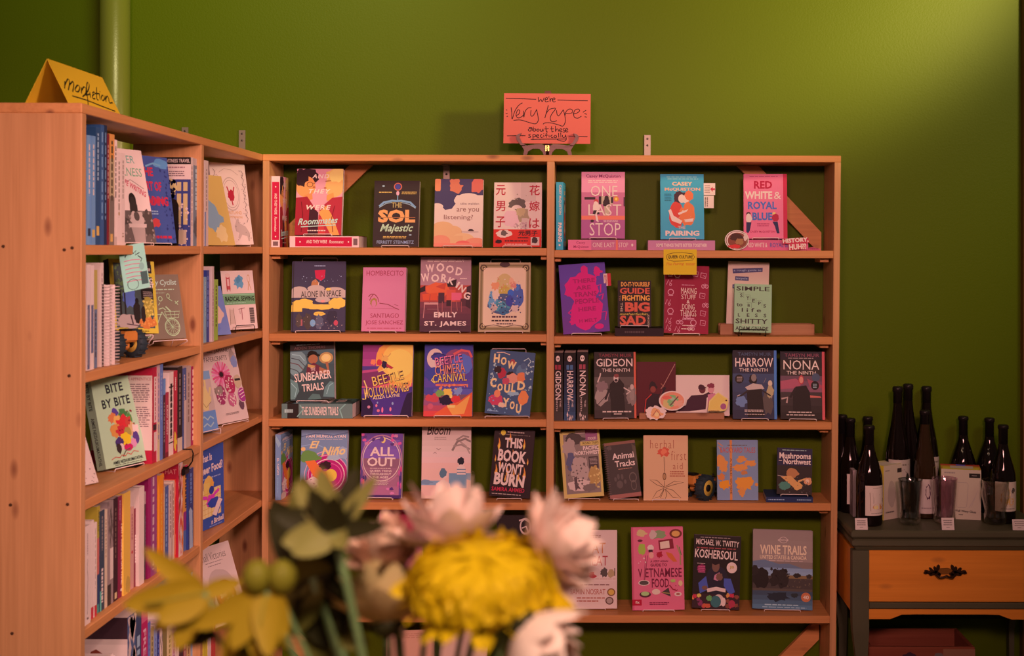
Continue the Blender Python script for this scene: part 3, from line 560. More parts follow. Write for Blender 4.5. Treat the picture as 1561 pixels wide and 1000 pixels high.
mb.bev((a, FY+.075, zz+.0005), (b, FY+.094, zz + .036), LEDGE); mb.bev((a, FY+.128, zz+.0005), (b, FY+.147, zz + .036), LEDGE); mb.bev((a, FY+.094, zz+.0005), (b, FY+.128, zz+.012), LEDGE)
tag(mb.build('book_ledge'), 'low wooden ledge holding a pale booklet at the right of the second row', 'ledge', 'wooden ledges')
face('pale pink booklet with dark label strips, standing in the wooden ledge', 1109, 1172, 399, 1, True, dict(c='d49480', f=[
    ('r',0,0,100,100,'d89a84'), ('p',[(11,11),(84,8),(84,14),(12,18)],'4a3a58'), ('t','a rough guide to',14,11,81,14.5,'b0a0a8',dict(a=-3)), ('r',18,22,51,28,'4a3a58'), ('t','bicycle',21,23.5,48,27,'b0a0a8'), ('r',12,34,66,40,'4a3a58'), ('t','maintenance',15,35.5,63,38.5,'b0a0a8'), ('k',6,94,24,98,'a86a58',2)]), z=zz+.0125, d=.098, t=.006, lean=4, roll=2.2)
sm = '3a2c22'
sy = [('r',0,0,100,100,'9a9a74')]
for tx, a_, b_, c_, d_ in (('SIMPLE',5,5,94,14,),('S',15,20,22,28),('Y',32,25,40,33),('E',48,31,55,38),('P',64,36,71,43),('S',78,41,85,48),('to',6,40,22,47),('a',35,41,42,47),('l i f e',20,50,72,58),('L',10,61,16,68),('E',34,61,41,68),('S',56,61,63,68),('S',79,61,86,68),('SHITTY',4,72,90,82),('ADAM GNADE',4,88,92,96)): sy.append(('t',tx,a_,b_,c_,d_,sm,dict(b=.03)))
for a_, b_ in ((12,18),(29,23),(45,29),(61,34),(33,39)): sy.append(('l',[(a_,b_),(a_+13,b_),(a_+13,b_+11)],.8,'6a6448'))
sy.append(('k',20,84,74,86,'e0c8a8',1))
face('small sage green book with typewriter lettering on a black stand', 1120, 1177, 433, 1, True, dict(c='94946e', f=sy), d=.03, t=.012, lean=7, roll=1.5, z=shelf_z(1,True)+.008)
stand('black wire stand holding the small sage green book', .085, xat(1147, FY+.03), FY+.03, shelf_z(1,True), 0, 7, .09, BLACK, .02, .04, .012)
# ---- third row
SUN = dict(c='4a4644', f=[
    ('g',0,0,100,100,'4c5254','3a3a38',5), ('r',0,0,100,14,'302a2a'), ('k',14,3,72,5,'a8a098',1), ('t','AIDEN THOMAS',9,7,80,12,'6a3c38',dict(b=.02)), ('p',[(0,16),(26,16),(34,22),(38,36),(26,50),(8,58),(0,52)],'7a7c78'), ('l',[(2,26),(20,30),(34,42)],2,'4a4444'), ('l',[(0,34),(18,38),(30,48)],2,'6a3838'), ('l',[(0,44),(14,48),(22,54)],2,'4a4444'), ('l',[(4,20),(22,22),(32,32)],1.6,'a8a8a0'),
    ('e',82,29,16,10,'b87848'), ('e',82,29,11,7,'e8b060'), ('e',82,28,6,4,'f4cc70'), ('b',52,23,14,7,'1c1214',2,.2), ('e',52,30,11,8,'a8583a'), ('p',[(38,42),(54,36),(70,44),(74,56),(36,56)],'6a2430'), ('p',[(66,44),(84,50),(80,36),(86,36),(90,56),(66,56)],'a8583a'), ('p',[(40,38),(58,42),(52,46),(40,43)],'c88048'),
    ('t','THE',46,45,57,50,'e8b898',dict(b=.02)), ('t','SUNBEARER',9,52,93,67,'f2c49c',dict(b=.03,a=-4)), ('t','TRIALS',26,72,76,85,'f2c49c',dict(b=.03,a=-3)), ('p',[(0,62),(16,70),(20,84),(10,98),(0,98)],'6a746c'), ('l',[(2,70),(14,80),(10,94)],1.6,'9aa098'), ('p',[(74,96),(78,80),(90,70),(100,72),(100,98)],'66706a'), ('l',[(82,92),(88,78),(96,74)],1.5,'9aa098'), ('p',[(40,98),(50,90),(66,92),(70,100),(40,100)],'586058')],
    s=[('r',0,0,100,100,'6a6a60'), ('r',0,8,100,24,'302a2a'), ('t','THE SUNBEARER TRIALS',20,28,80,80,'f2c49c',dict(rot=1,b=.03)), ('l',[(10,22),(60,30),(90,26)],8,'8a9484'), ('l',[(0,86),(60,82),(100,90)],9,'8a9484'), ('k',30,4,70,16,'d8c8b8',1,1)])
lying('grey green feather patterned book lying flat at the left of the third row', 430, 538, 617, 2, False, SUN, .13, .015, yaw=0)
face('grey paperback with a winged figure, tilted on a flat book, third row', 441, 508, 523, 2, False, SUN, z=zat(617, FY+.015)+.001, d=.04, lean=12, roll=-3.5, t=.024, st='wire stand under the grey winged figure paperback', sw=.1)
face('sunset orange and violet book with a flying figure before a huge moon', 551, 628, 527, 2, False, dict(c='5a2a6a', f=[
    ('g',0,0,100,60,'8a2a72','d84a5a',6), ('e',78,22,52,36,'e8843c'), ('e',78,24,40,29,'eea048'), ('e',74,26,28,20,'f0b050'), ('p',[(0,30),(34,30),(30,34),(0,36)],'503068'), ('p',[(0,40),(40,36),(60,48),(20,60),(0,58)],'7a2a68'), ('g',0,62,100,100,'6a2a6c','2c1838',5), ('p',[(0,70),(20,62),(60,68),(100,58),(100,100),(0,100)],'4a2868'), ('p',[(0,76),(14,72),(24,84),(22,100),(0,100)],'281430'), ('p',[(84,80),(90,68),(100,66),(100,100),(76,100)],'281430'),
    ('b',45,19,7,4,'e09048',3,.3), ('l',[(38,12),(42,17)],1.5,'c87a40'), ('l',[(56,12),(50,17)],1.5,'c87a40'), ('b',34,25,6,4,'c82a3a',2,.2), ('p',[(40,22),(48,24),(52,32),(44,34),(38,30)],'2a1830'), ('p',[(48,26),(62,32),(58,34),(48,31)],'b02a34'), ('l',[(32,38),(40,36),(48,32)],1.6,'e8a860'), ('b',21,24,5,4,'e86a48',5,.2),
    ('t','BEETLE',20,40,82,53,'f4a850',dict(b=.0,a=-14,sh='3a1838')), ('t','AND THE',66,50,82,54,'f0a848',dict(a=-8)), ('t','HOLLOWBONES',5,56,93,70,'f4a850',dict(b=.0,a=-10,sh='3a1838')), ('l',[(4,50),(10,60),(8,76),(2,76)],2.4,'f0b860'), ('l',[(84,50),(94,46),(97,56),(88,62),(84,58)],2,'f0a848'), ('t','ALIZA LAYNE',22,70,76,74.5,'e8b878',dict(a=-7)),
    ('e',30,85,2,2,'e86a78'), ('e',42,91,2,4,'e8607a'), ('e',58,90,2,3,'e86a78'), ('e',15,87,3,2,'c86a78'), ('e',62,82,2,2,'b0a0c0'), ('e',32,81,1.4,1.4,'b0a0c0'), ('e',34,92,3,2,'d8606a'), ('r',36,97,62,100,'c02a6a')]), d=.04, lean=8, t=.018, st='wire stand under the sunset orange and violet book', sw=.14)
face('blue and red book with a moon and tall carnival lettering, third row', 646, 720, 526, 2, False, dict(c='4a3a7a', f=[
    ('g',0,0,100,60,'3a3070','5a3a80',5), ('b',70,26,34,18,'8a3a5a',2,.1), ('b',78,28,22,14,'5a5a98',3,.1), ('l',[(60,14),(76,8),(92,10),(98,18)],5,'d84a48'), ('e',22,20,17,14,'d8a8b8'), ('b',26,17,14,5,'3a3070',4,.2), ('l',[(14,16),(30,12),(44,16)],2,'2a2048'), ('b',18,42,18,9,'3a3878',3,.2), ('g',0,62,100,100,'5a4a88','d83a38',5), ('b',20,74,18,6,'c83a40',2,.2), ('p',[(24,96),(50,84),(76,78),(100,66),(100,100),(20,100)],'e0502c'), ('p',[(50,88),(70,84),(96,70),(84,96),(60,98)],'ee8a40'), ('b',10,66,12,5,'4a3a78',3,.3), ('e',14,86,6,4,'c84a58'),
    ('b',48,66,10,5,'e8a040',5,.25), ('b',33,68,8,5,'7a8a40',6,.3), ('b',46,78,16,7,'1c1228',7,.2), ('b',66,76,10,5,'d82a2c',8,.1), ('b',70,65,9,6,'a098c0',9,.3), ('e',56,72,3,3,'f0c060'), ('p',[(48,84),(66,84),(64,88),(50,88)],'eeb060'),
    ('t','BEETLE',22,16,78,27,'e0627a',dict(b=.0,a=-9,sh='2a1848')), ('t','& THE',68,22,80,26,'d8586a'), ('t','CHIMERA',22,28,84,41,'f08058',dict(b=.0,a=-7,sh='2a1848')), ('t','CARNIVAL',18,41,88,52,'f4b048',dict(b=.0,a=-4,sh='5a1838')), ('l',[(20,46),(15,50),(22,54)],2.2,'f0b048'), ('r',24,55,84,58,'e0604a'), ('k',30,55.5,76,57.5,'a83a40',1), ('s',26,56,90,62,'e8704a',12,2.4)]), d=.04, lean=8, t=.02, st='small wire stand under the blue and red carnival book', sw=.085)
wh = 'ecd8cc'
face('slate blue book with orange lettering among drawn students, tilted right', 743, 812, 536, 2, False, dict(c='3c4a66', f=[
    ('r',0,0,100,100,'3a4660'), ('b',52,18,7,5,'a83a38',2,.2), ('b',74,30,12,11,'5a6478',3,.15), ('e',76,22,6,5,'4a5068'), ('b',30,36,10,8,'b02030',4,.15), ('b',20,30,8,6,'2a1424',5,.2), ('b',50,37,9,5,'201018',6,.2), ('b',54,43,14,8,'e07a60',7,.15), ('b',73,40,9,9,'e0683c',8,.15), ('b',40,48,8,6,'c03a4a',9,.15), ('b',22,78,16,9,'c8304a',3,.12), ('e',24,68,7,6,'e8704a'), ('b',82,72,12,11,'e8703a',4,.12), ('b',36,85,8,4,'e8a080',5,.15), ('b',58,66,12,4,'c8c8d0',6,.3),
    ('s',6,10,20,95,wh,22,2), ('s',80,8,98,60,wh,18,2), ('s',6,70,96,97,'8a9ab0',20,2), ('l',[(76,14),(86,9),(92,14),(86,20)],2,wh), ('l',[(8,36),(12,42),(8,48)],2,wh), ('l',[(14,4),(30,3),(44,6)],1.6,'e8a080'),
    ('t','H',9,6,22,20,'eeaa74',dict(b=.08)), ('t','O',25,10,38,23,'eeaa74',dict(b=.08)), ('t','W',40,16,60,28,'eeaa74',dict(b=.08,a=6)), ('t','C',6,44,20,59,'eeaa74',dict(b=.08)), ('t','O',23,52,35,64,'eeaa74',dict(b=.08)), ('t','U',38,52,51,66,'eeaa74',dict(b=.08)), ('t','L',54,50,63,64,'eeaa74',dict(b=.08)), ('t','D',67,46,84,60,'eeaa74',dict(b=.08)), ('t','Y',38,74,52,88,'eeaa74',dict(b=.08)), ('t','O',54,78,65,91,'eeaa74',dict(b=.08)), ('t','U',68,82,80,96,'eeaa74',dict(b=.08)), ('k',4,94,30,97,'a8a8b8',1)]), d=.035, lean=10, roll=4.5, t=.02, st='wire stand with a raised top bar holding the slate blue book', sw=.14, stt=True)
def muir(c, name, wd, fc, n):
    lab = {'GIDEON': 'red', 'HARROW': 'grey blue', 'NONA': 'pale red'}[name]
    return [('g',0,0,100,100,'1a0e16','4a3644',8) if name != 'HARROW' else ('g',0,0,100,100,'1a1018','3c4258',8), ('e',48,9,20,4.5,'ead0b8'), ('e',40,9,4,1.3,'2a1820'), ('e',56,9,4,1.3,'2a1820'), ('r',20,18,44,25,c), ('r',52,18,76,25,c),
        ('t',name,24,27,80,27+wd,'ead0b8',dict(rot=1,b=.02)), ('t','THE',66,70,80,80,'d8b8a0',dict(rot=1)), ('t','NINTH',32,66,46,86,'d8b8a0',dict(rot=1))] + ([('s',28,90,76,98,'ead0b8',10,5)] if n else [])
upright('dark spine with a red band and a skull at its top, beside the divider', 843.5, 859, 538, 2, True, dict(c='2a1820', s=muir('a02a34','GIDEON',42,0,0)), .14, .02, 0, group=UG)
upright('dark bluish spine between two dark spines in the third row', 860.5, 878, 538, 2, True, dict(c='2a2430', s=muir('4a5a78','HARROW',44,0,1)), .14, .02, 0, group=UG)
upright('dark spine third from the divider, with a red band and dots below', 880, 897, 537, 2, True, dict(c='2a1820', s=muir('a83a44','NONA',38,0,1)), .14, .02, 0, group=UG)
def skel(u, v, s, c='c8a890'): return [('e',u,v,3.2*s,3*s,c), ('b',u,v+9*s,4*s,6*s,'9a7868',3,.2)]
face('dark paperback with a pale skull faced figure in black, third row', 907, 971, 537, 2, True, dict(c='241418', sc='160c10', f=[
    ('g',0,0,100,40,'20141a','3a2624',3), ('g',0,38,100,100,'60443e','382426',5), ('r',95,0,100,100,'d8503a'), ('t','TAMSYN MUIR',11,2.5,90,7.5,'8a2a30',dict(b=.01)), ('t','GiDEON',5,10,92,22,'f0d2b4',dict(b=.02)), ('t','THE NINTH',18,25,85,30,'e8bc9c',dict(b=.01)),
    ('b',18,66,18,14,'a87a70',4,.2), ('b',88,66,12,14,'8a645c',5,.2), ('b',18,52,13,8,'8a5c58',6,.25), ('l',[(8,46),(14,36),(15,32)],3,'d8b098')] + skel(90,53,1.4) + [('b',54,60,19,20,'201418',7,.08), ('p',[(38,54),(70,52),(74,96),(40,97)],'221618'), ('e',52,40,6,6,'d8b098'), ('b',53,36,6,3,'8a3430',8,.1), ('e',52,43,4,2,'2a1818'), ('l',[(36,56),(26,72)],5,'281a1c'), ('l',[(70,54),(86,60),(76,64)],3,'d8b098'), ('l',[(70,62),(80,78)],3,'4a3030'), ('l',[(4,82),(40,58)],1.5,'3a2020'), ('k',16,88,90,92,'e0b8a0',1), ('k',46,92,66,95,'e0b8a0',1)],
    s=[('t','GIDEON',30,26,80,60,'4a3038',dict(rot=1))]), d=.04, lean=9, yaw=4, t=.028, st='small wire stand under the dark paperback with the skull faced figure')
# art prints on a dark wooden ledge
mb = MB(); a = xat(975, FY+.05); b = xat(1105, FY+.05); zz = shelf_z(2, True)
mb.bev((a, FY+.05, zz+.0005), (b, FY+.068, zz+.021), LEDGE); mb.bev((a, FY+.085, zz+.0005), (b, FY+.10, zz+.021), LEDGE); mb.bev((a, FY+.068, zz+.0005), (b, FY+.085, zz+.008), LEDGE)
tag(mb.build('book_ledge'), 'dark wooden ledge holding two art prints in the third row', 'ledge', 'wooden ledges')
def card(label, name, cat, xl, xr, yt, yb, Y, t, col, items, yaw=0, lean=0, roll=0, shape=None, group=None, z=None):
    w_ = (xr-xl)*Y/F; zb = zat(yb, Y) if z is None else z; h = zat(yt, Y) - zb
    mb = MB(); fr = lambda x, y, d: Vector((-w_/2 + x, -d, h - y))
    if shape:
        poly = [(-w_/2 + u/100*w_, h - v/100*h) for u, v in shape]
        mb.prism(poly[::-1], 0, t, M(col), lambda x, q, y: Vector((x, y, q)))
    else: mb.box((-w_/2, 0, 0), (w_/2, t, h), M(col))
    art(mb, items, w_, h, fr)
    o = mb.build(name, None, (xat((xl+xr)/2, Y), Y, zb + .0005)); o.rotation_mode = 'YXZ'
    o.rotation_euler = (R(-lean), R(roll), R(yaw)); return tag(o, label, cat, group)
PG = 'art prints on the dark ledge'; SG = 'printed stickers on the shelf'
card('dark red art print of a figure raising a sword', 'art_print', 'print', 971, 1031, 552, 632, FY+.070, .002, '541016', [
    ('r',0,0,100,100,'5a1218'), ('l',[(98,4),(70,42),(62,50)],1.6,'b86a5a'), ('l',[(62,40),(74,50)],2,'9a4a38'), ('b',42,46,10,9,'2a1014',2,.15), ('e',42,51,7,6,'8a3028'), ('p',[(24,66),(40,58),(58,60),(70,46),(76,48),(62,68),(56,100),(14,100)],'2e1420'), ('l',[(20,98),(24,70),(38,60)],2.5,'c0281e'), ('l',[(66,52),(58,66)],2,'7a2420')], lean=6, z=shelf_z(2,True)+.009, group=PG)
card('pale pink art print of two dark dressed figures, in the dark ledge', 'art_print', 'print', 1030, 1113, 572, 632, FY+.0755, .002, 'e8b0a0', [
    ('r',0,0,100,100,'e6aca0'), ('p',[(2,84),(20,74),(22,62),(30,50),(52,48),(64,40),(70,44),(58,56),(56,84),(30,88),(10,94)],'421824'), ('e',50,36,6,9,'6a2028'), ('b',49,30,7,6,'481820',2,.2), ('e',66,34,6,11,'d87878'), ('b',66,26,7,6,'8a2a38',3,.2), ('p',[(60,48),(72,44),(86,60),(78,86),(60,80)],'d06a78'), ('p',[(0,90),(50,88),(64,92),(64,98),(0,98)],'f0d0c4')], lean=6, z=shelf_z(2,True)+.009, group=PG)
circ = [(50+50*math.cos(2*math.pi*i/28), 50+50*math.sin(2*math.pi*i/28)) for i in range(28)]
card('round sticker with a red and green picture, leaning on the dark ledge', 'sticker', 'sticker', 1005, 1046, 596, 626, FY+.047, .0012, 'eec8b8', [('e',50,50,44,44,'e8785a'), ('b',34,62,20,26,'d8a060',2,.2), ('b',52,50,22,26,'8a9a60',4,.25), ('b',72,62,18,16,'e88a70',5,.3), ('e',50,40,9,9,'a8a080'), ('l',[(42,74),(72,28)],4,'6a3a38'), ('b',30,34,16,10,'e85a48',6,.3)], lean=4, shape=circ, group=SG)
card('small pale peach sticker with a ragged edge lying against the dark ledge', 'sticker', 'sticker', 983, 1018, 618, 637.5, FY+.025, .0012, 'f0c8b0', [('b',52,55,26,32,'e88a58',2,.25), ('l',[(36,70),(54,30),(70,70)],5,'b85a40'), ('e',54,60,10,14,'f0a870')], lean=10, shape=blob(50,50,44,46,3,.16,30), group=SG, z=shelf_z(2,True)+.0006)
card('yellow animal shaped sticker leaning at the right end of the dark ledge', 'sticker', 'sticker', 1079, 1111, 598, 627, FY+.047, .0012, 'eeb060', [('p',[(6,90),(14,50),(40,20),(52,6),(66,18),(92,36),(96,48),(70,52),(58,70),(66,92)],'e8a450'), ('e',76,74,14,16,'a84a68'), ('e',90,42,4,4,'5a2a28'), ('k',8,92,60,99,'b0502a',1)], lean=4, shape=[(2,98),(8,46),(36,14),(52,0),(70,14),(98,34),(100,52),(94,80),(84,96),(62,99)], group=SG)
card('round photo sticker with a cream rim at the foot of the pink top row book', 'sticker', 'sticker', 1105, 1142, 350.5, 379.5, FY+.012, .0012, 'eed0b8', [('o',50,50,46,46,'7a4a30',.06), ('e',52,52,40,40,'8a3a28'), ('b',50,36,30,18,'4a2018',2,.2), ('b',40,82,26,10,'d82a28',3,.2), ('b',86,34,10,18,'e0a890',4,.2), ('b',60,56,16,16,'a8603a',5,.2)], lean=4, shape=circ, group=SG, z=shelf_z(0,True)+.0006)
card('pink lettered sticker leaning on the flat pink book at the top right', 'sticker', 'sticker', 1192, 1234, 361, 379.3, FY+.014, .0012, 'c8283c', [('t','HISTORY,',3,6,97,46,'f0b0a0',dict(b=.08,a=-4)), ('t','HUH??',26,50,88,94,'f0b0a0',dict(b=.08,a=-4))], lean=4, shape=[(0,14),(60,4),(96,0),(100,40),(88,50),(86,90),(26,100),(24,52),(2,52)], group=SG, z=shelf_z(0,True)+.0006)
card('flat red sticker on the shelf at the right end of the top row', 'sticker', 'sticker', 1228, 1252, 373.5, 379.6, FY+.02, .0012, 'd85060', [('k',10,20,90,80,'8a2040',2)], lean=50, shape=[(0,30),(50,0),(100,60),(90,100),(10,100)], group=SG, z=shelf_z(0,True)+.0006)
card('white card with a red arrow behind the teal couple book', 'shelf_card', 'card', 1071, 1090, 279, 297, FY+.09, .001, 'e8b8a8', [('k',14,14,60,86,'a87068',5), ('p',[(60,50),(80,30),(80,44),(98,44),(98,60),(80,60),(80,74)],'c82838')], group='small cards beside the teal book', z=None)
card('plain cream card beside the teal couple book, below the arrow card', 'shelf_card', 'card', 1071, 1088, 298, 317, FY+.09, .001, 'e8b498', [('k',16,10,50,90,'7a4a40',2,1)], group='small cards beside the teal book')
card('red and white tag sticking out behind the purple book', 'shelf_card', 'card', 921, 932, 417, 436, FY+.075, .001, 'c8242c', [('r',0,0,52,100,'ecc8b8'), ('k',10,10,46,90,'b03040',2,1)], roll=-4)
card('yellow sticky note with cloud drawn lettering on the top shelf edge', 'sticky_note', 'note', 1011.5, 1062, 380, 418.5, FY-.0015, .0006, 'e29c1c', [
    ('l',[(8,30),(12,20),(30,14),(60,13),(88,18),(94,30),(88,42),(60,46),(30,47),(12,42),(8,30)],1.6,'6a3a14'), ('t','QUEER CULTURE',13,24,88,38,'2a140c',dict(b=.05)), ('t','The Pairing',8,52,62,66,'d8641e',dict(s=.3,a=-2)), ('k',66,54,96,64,'d8641e',2)], lean=-2)
# ---- right end of third row
face('dark blue grey paperback with a cloaked figure and a skeleton', 1118, 1185, 534, 2, True, dict(c='2c2632', f=[
    ('g',0,0,100,36,'1c1620','262030',3), ('g',0,34,100,100,'3a3a52','2c2434',5), ('r',94,0,100,100,'4a6aa0'), ('t','TAMSYN MUIR',12,3,88,8,'4a4a5c',dict(b=.01)), ('t','HARROW',6,11,92,24,'eeceb0',dict(b=.02)), ('t','THE NINTH',15,26,80,31,'e0b090',dict(b=.01)), ('e',15,42,10,6.5,'180e14'), ('k',9,38,22,46,'b09890',3),
    ('b',20,74,14,8,'6a6a88',2,.25), ('b',80,76,12,18,'5a4a58',3,.2)] + skel(85,48,1.5,'d8ac80') + [('b',85,60,9,8,'b8845c',4,.2), ('b',46,42,9,7,'181016',5,.2), ('e',48,40,6,5.5,'8a6a60'), ('p',[(28,54),(46,48),(66,50),(72,56),(56,58),(34,58)],'c8a088'), ('p',[(32,58),(66,56),(72,96),(34,97)],'1c1218'), ('l',[(36,58),(20,66),(10,67)],4,'2a1c24'), ('l',[(10,67),(16,65)],2,'c8a088'), ('l',[(66,58),(86,66)],3,'2a1c24'), ('l',[(70,48),(76,40)],1,'8a7068'), ('k',26,86,70,90,'d8a890',2), ('k',26,92,72,94,'d8a890',1)]), d=.035, lean=8, yaw=-3, t=.026, st='small wire stand under the dark blue grey skeleton paperback')
face('dark paperback with a red haired cloaked figure at the row end', 1191, 1258, 535.5, 2, True, dict(c='2a1c26', f=[
    ('g',0,0,100,36,'1c141c','30242e',3), ('g',0,36,100,60,'6a3a48','8a4450',3), ('g',0,60,100,100,'40283a','241820',4), ('r',94,0,100,100,'d8484a'), ('t','TAMSYN MUIR',10,3,88,8,'96404a',dict(b=.01)), ('k',14,9,80,11,'a89090',1), ('t','NONA',7,13,88,27,'f0d0b4',dict(b=.0)), ('t','THE NINTH',14,29,80,34,'eabc9c',dict(b=.01)), ('p',[(0,44),(34,40),(50,46),(40,54),(0,56)],'b04452'), ('p',[(60,40),(94,50),(94,54),(66,52)],'a83c48'), ('p',[(60,64),(90,66),(92,68),(62,68)],'d0564a'), ('e',80,38,9,6,'484454'), ('e',78,50,9,6.5,'180e14'), ('k',73,47,83,54,'b0a0a0',3), ('l',[(2,70),(16,68),(14,76)],4,'b87a70'),
    ('b',47,42,6,7,'b82a34',3,.1), ('e',47,42,4.5,5,'d87060'), ('p',[(34,52),(58,50),(66,60),(70,92),(28,94),(28,62)],'1c1216'), ('l',[(34,54),(22,68)],5,'221418'), ('k',16,88,72,91,'d8a890',1), ('k',12,92,80,95,'d8a890',1)]), d=.03, lean=8, yaw=-5, t=.026, st='small wire stand under the dark paperback of the red haired figure')
# ---- fourth row
NIN = dict(c='7a7a92', f=[
    ('r',0,0,100,100,'7a7688'), ('t','PAM MUÑOZ RYAN',11,6,96,11.5,'f0d0c4',dict(b=.03)), ('k',12,13,92,14,'f0d0c4',1), ('l',[(0,10),(30,5),(70,8),(100,4)],2,'5a566c'), ('l',[(0,24),(30,20),(50,26)],2,'9a94a4'),
    ('b',60,72,48,36,'b81a5a',2,.04), ('o',60,66,44,30,'e07a98',.05), ('o',60,66,36,24,'e8a0b0',.06), ('o',62,66,28,18,'d84a78',.08), ('o',60,68,52,38,'e890a8',.03), ('b',88,34,16,9,'9a8c98',3,.2), ('b',70,40,14,4,'b0a0a4',5,.2), ('b',20,40,22,9,'6a7a3a',2,.2), ('p',[(10,46),(30,44),(46,58),(60,66),(72,82),(60,92),(40,80),(22,60)],'e8602c'), ('e',66,66,13,9,'e8a038'), ('p',[(44,62),(56,60),(66,80),(60,90)],'f08030'), ('b',54,52,13,6,'38141a',3,.2), ('b',26,80,22,10,'e8c8d0',7,.25), ('s',8,72,44,90,'b04a80',24,1.6), ('b',18,96,26,6,'d0b0a0',4,.1), ('e',5,28,5,3,'e89a60'),
    ('t','El',18,16,40,27,'f0ac70',dict(b=.05,s=.35)), ('t','Niño',44,24,96,37,'f0ac70',dict(b=.05,s=.35,a=-3))],
    s=[('t','EL NIÑO',30,36,75,62,'f0d0b0',dict(rot=1,b=.02)), ('k',30,66,60,90,'98a0b0',1,1), ('p',[(0,0),(100,14),(60,20),(0,10)],'98949c')])
upright('narrow grey and magenta book with a turned spine, left end of the fourth row', 420.5, 429, 664, 3, False, NIN, .135, .03, 2, group=UG)
face('grey and magenta swirl paperback with a running figure, fourth row', 457.5, 528.5, 657, 3, False, NIN, d=.04, lean=7, t=.02, st='small wire stand under the magenta swirl paperback')
ao = 'e0a8c0'
face('purple paperback with pink floral arch and large pink capitals', 548.5, 612.5, 662, 3, False, dict(c='6a3a74', f=[
    ('r',0,0,100,100,'6a3c72'), ('g',6,10,94,96,'7a4a86','b05a94',6), ('o',50,40,46,34,ao,.04), ('o',50,40,50,38,'b86a98',.05)] + leafy(16,10,6,16,8,['c86a9a','d84a78','5a3060'],3) + leafy(84,10,6,16,8,['c86a9a','d84a78','5a3060'],4) + leafy(6,62,5,8,16,['d8505a','c84a78','4a2a5a'],5) + leafy(94,70,5,8,16,['d83a68','c84a78','4a2a5a'],6) + leafy(20,92,5,18,7,['d86a90','5a2a60'],7) + leafy(80,92,5,18,7,['d86a90','5a2a60'],8) + [('e',53,10,6,5,'e8b060'), ('e',50,9,5,4,'6a3c72'), ('r',0,95,100,100,'4a2450'),
    ('t','ALL',22,21,80,35,'f6d0c4',dict(b=.05)), ('t','OUT',16,37,84,51,'f6d0c4',dict(b=.05)), ('k',22,53,78,55,'f6d0c4',1), ('t','QUEER TEENS',23,56.5,76,60,'f6d0c4',dict(b=.05)), ('t','THROUGHOUT',24,61,75,64.5,'f6d0c4',dict(b=.05)), ('t','THE AGES',30,66,68,69.5,'f6d0c4',dict(b=.05)), ('k',30,72,70,80,'d8a0b8',4)], sc='4a2450'), d=.045, lean=8, t=.022, yaw=-3, st='small wire stand under the purple floral arch paperback')
face('tall pale pink book with two grey seated figures and a palm frond', 643, 718, 647, 3, False, dict(c='d8a09c', f=[
    ('g',0,0,100,60,'c8a8ac','f0a090',8), ('r',0,60,100,100,'f0a08e'), ('t','Bloom',10,2,58,15,'32202c',dict(s=.3,b=.02)), ('k',24,17,50,22,'a07a80',2), ('l',[(30,33),(34,35),(38,33)],1.2,'8a5a5a'), ('l',[(24,40),(27,38),(30,40)],1.2,'8a5a5a'), ('l',[(62,36),(72,24),(88,20),(100,24)],4.5,'8a7078'), ('l',[(64,30),(80,28),(98,34)],3.5,'a08088'), ('l',[(70,22),(84,16),(96,18)],3.5,'9a7c84'), ('l',[(78,24),(90,30),(98,40)],3,'b08a90'),
    ('r',0,76,40,82,'8a8a98'), ('b',10,78,12,3,'7a7a8a',2,.2), ('p',[(56,66),(74,66),(100,66),(100,76),(92,74),(92,86),(60,86),(56,82)],'78808e'), ('e',80,54,6,5,'e8b0a0'), ('b',80,50,7,5,'282028',3,.15), ('p',[(72,58),(88,57),(90,68),(72,68)],'ecd0c8'), ('l',[(72,61),(90,61)],2,'70707e'), ('l',[(72,65),(90,65)],2,'70707e'), ('e',46,68,7,6,'e8b0a0'), ('b',44,66,8,6,'5a6470',4,.15), ('p',[(30,80),(44,74),(58,80),(62,96),(28,96)],'e8c0b4'), ('r',0,96,100,100,'f0a890')]), d=.05, lean=5, t=.016)
face('black hardcover with white lettering among flames, tilted right', 750, 812, 655, 3, False, dict(c='1c0c10', f=[('r',0,0,100,100,'240e12'), ('e',22,6,6,4,'e8a830'), ('k',30,3,74,6,'c89888',1), ('k',8,8,92,9,'a87868',1)] + flame(14,33,.9) + flame(76,30,.8) + flame(20,60,.7) + flame(82,76,1) + flame(40,72,.8) + flame(12,74,1) + flame(56,74,.7) + flame(40,20,.7) + flame(8,50,.5) + flame(88,52,.5) + flame(50,42,.6) + [
    ('t','THIS',28,13,72,28,'f4d2bc',dict(b=.07)), ('t','BOOK',14,31,84,49,'f4d2bc',dict(b=.07,a=3)), ('t',"WON'T",16,50,78,66,'f4d2bc',dict(b=.06,a=3)), ('t','BURN',9,66,84,84,'f4d2bc',dict(b=.08,a=3)), ('t','SAMIRA AHMED',5,86,86,92,'c8203a',dict(b=.03)), ('k',6,95,80,97,'c89888',1)] + flame(36,78,.5) + flame(68,76,.6)), hard=True, page='e0b8a0', d=.04, lean=9, roll=4.2, t=.024, st='small wire stand under the black hardcover with flames')
yy = 'd0a850'
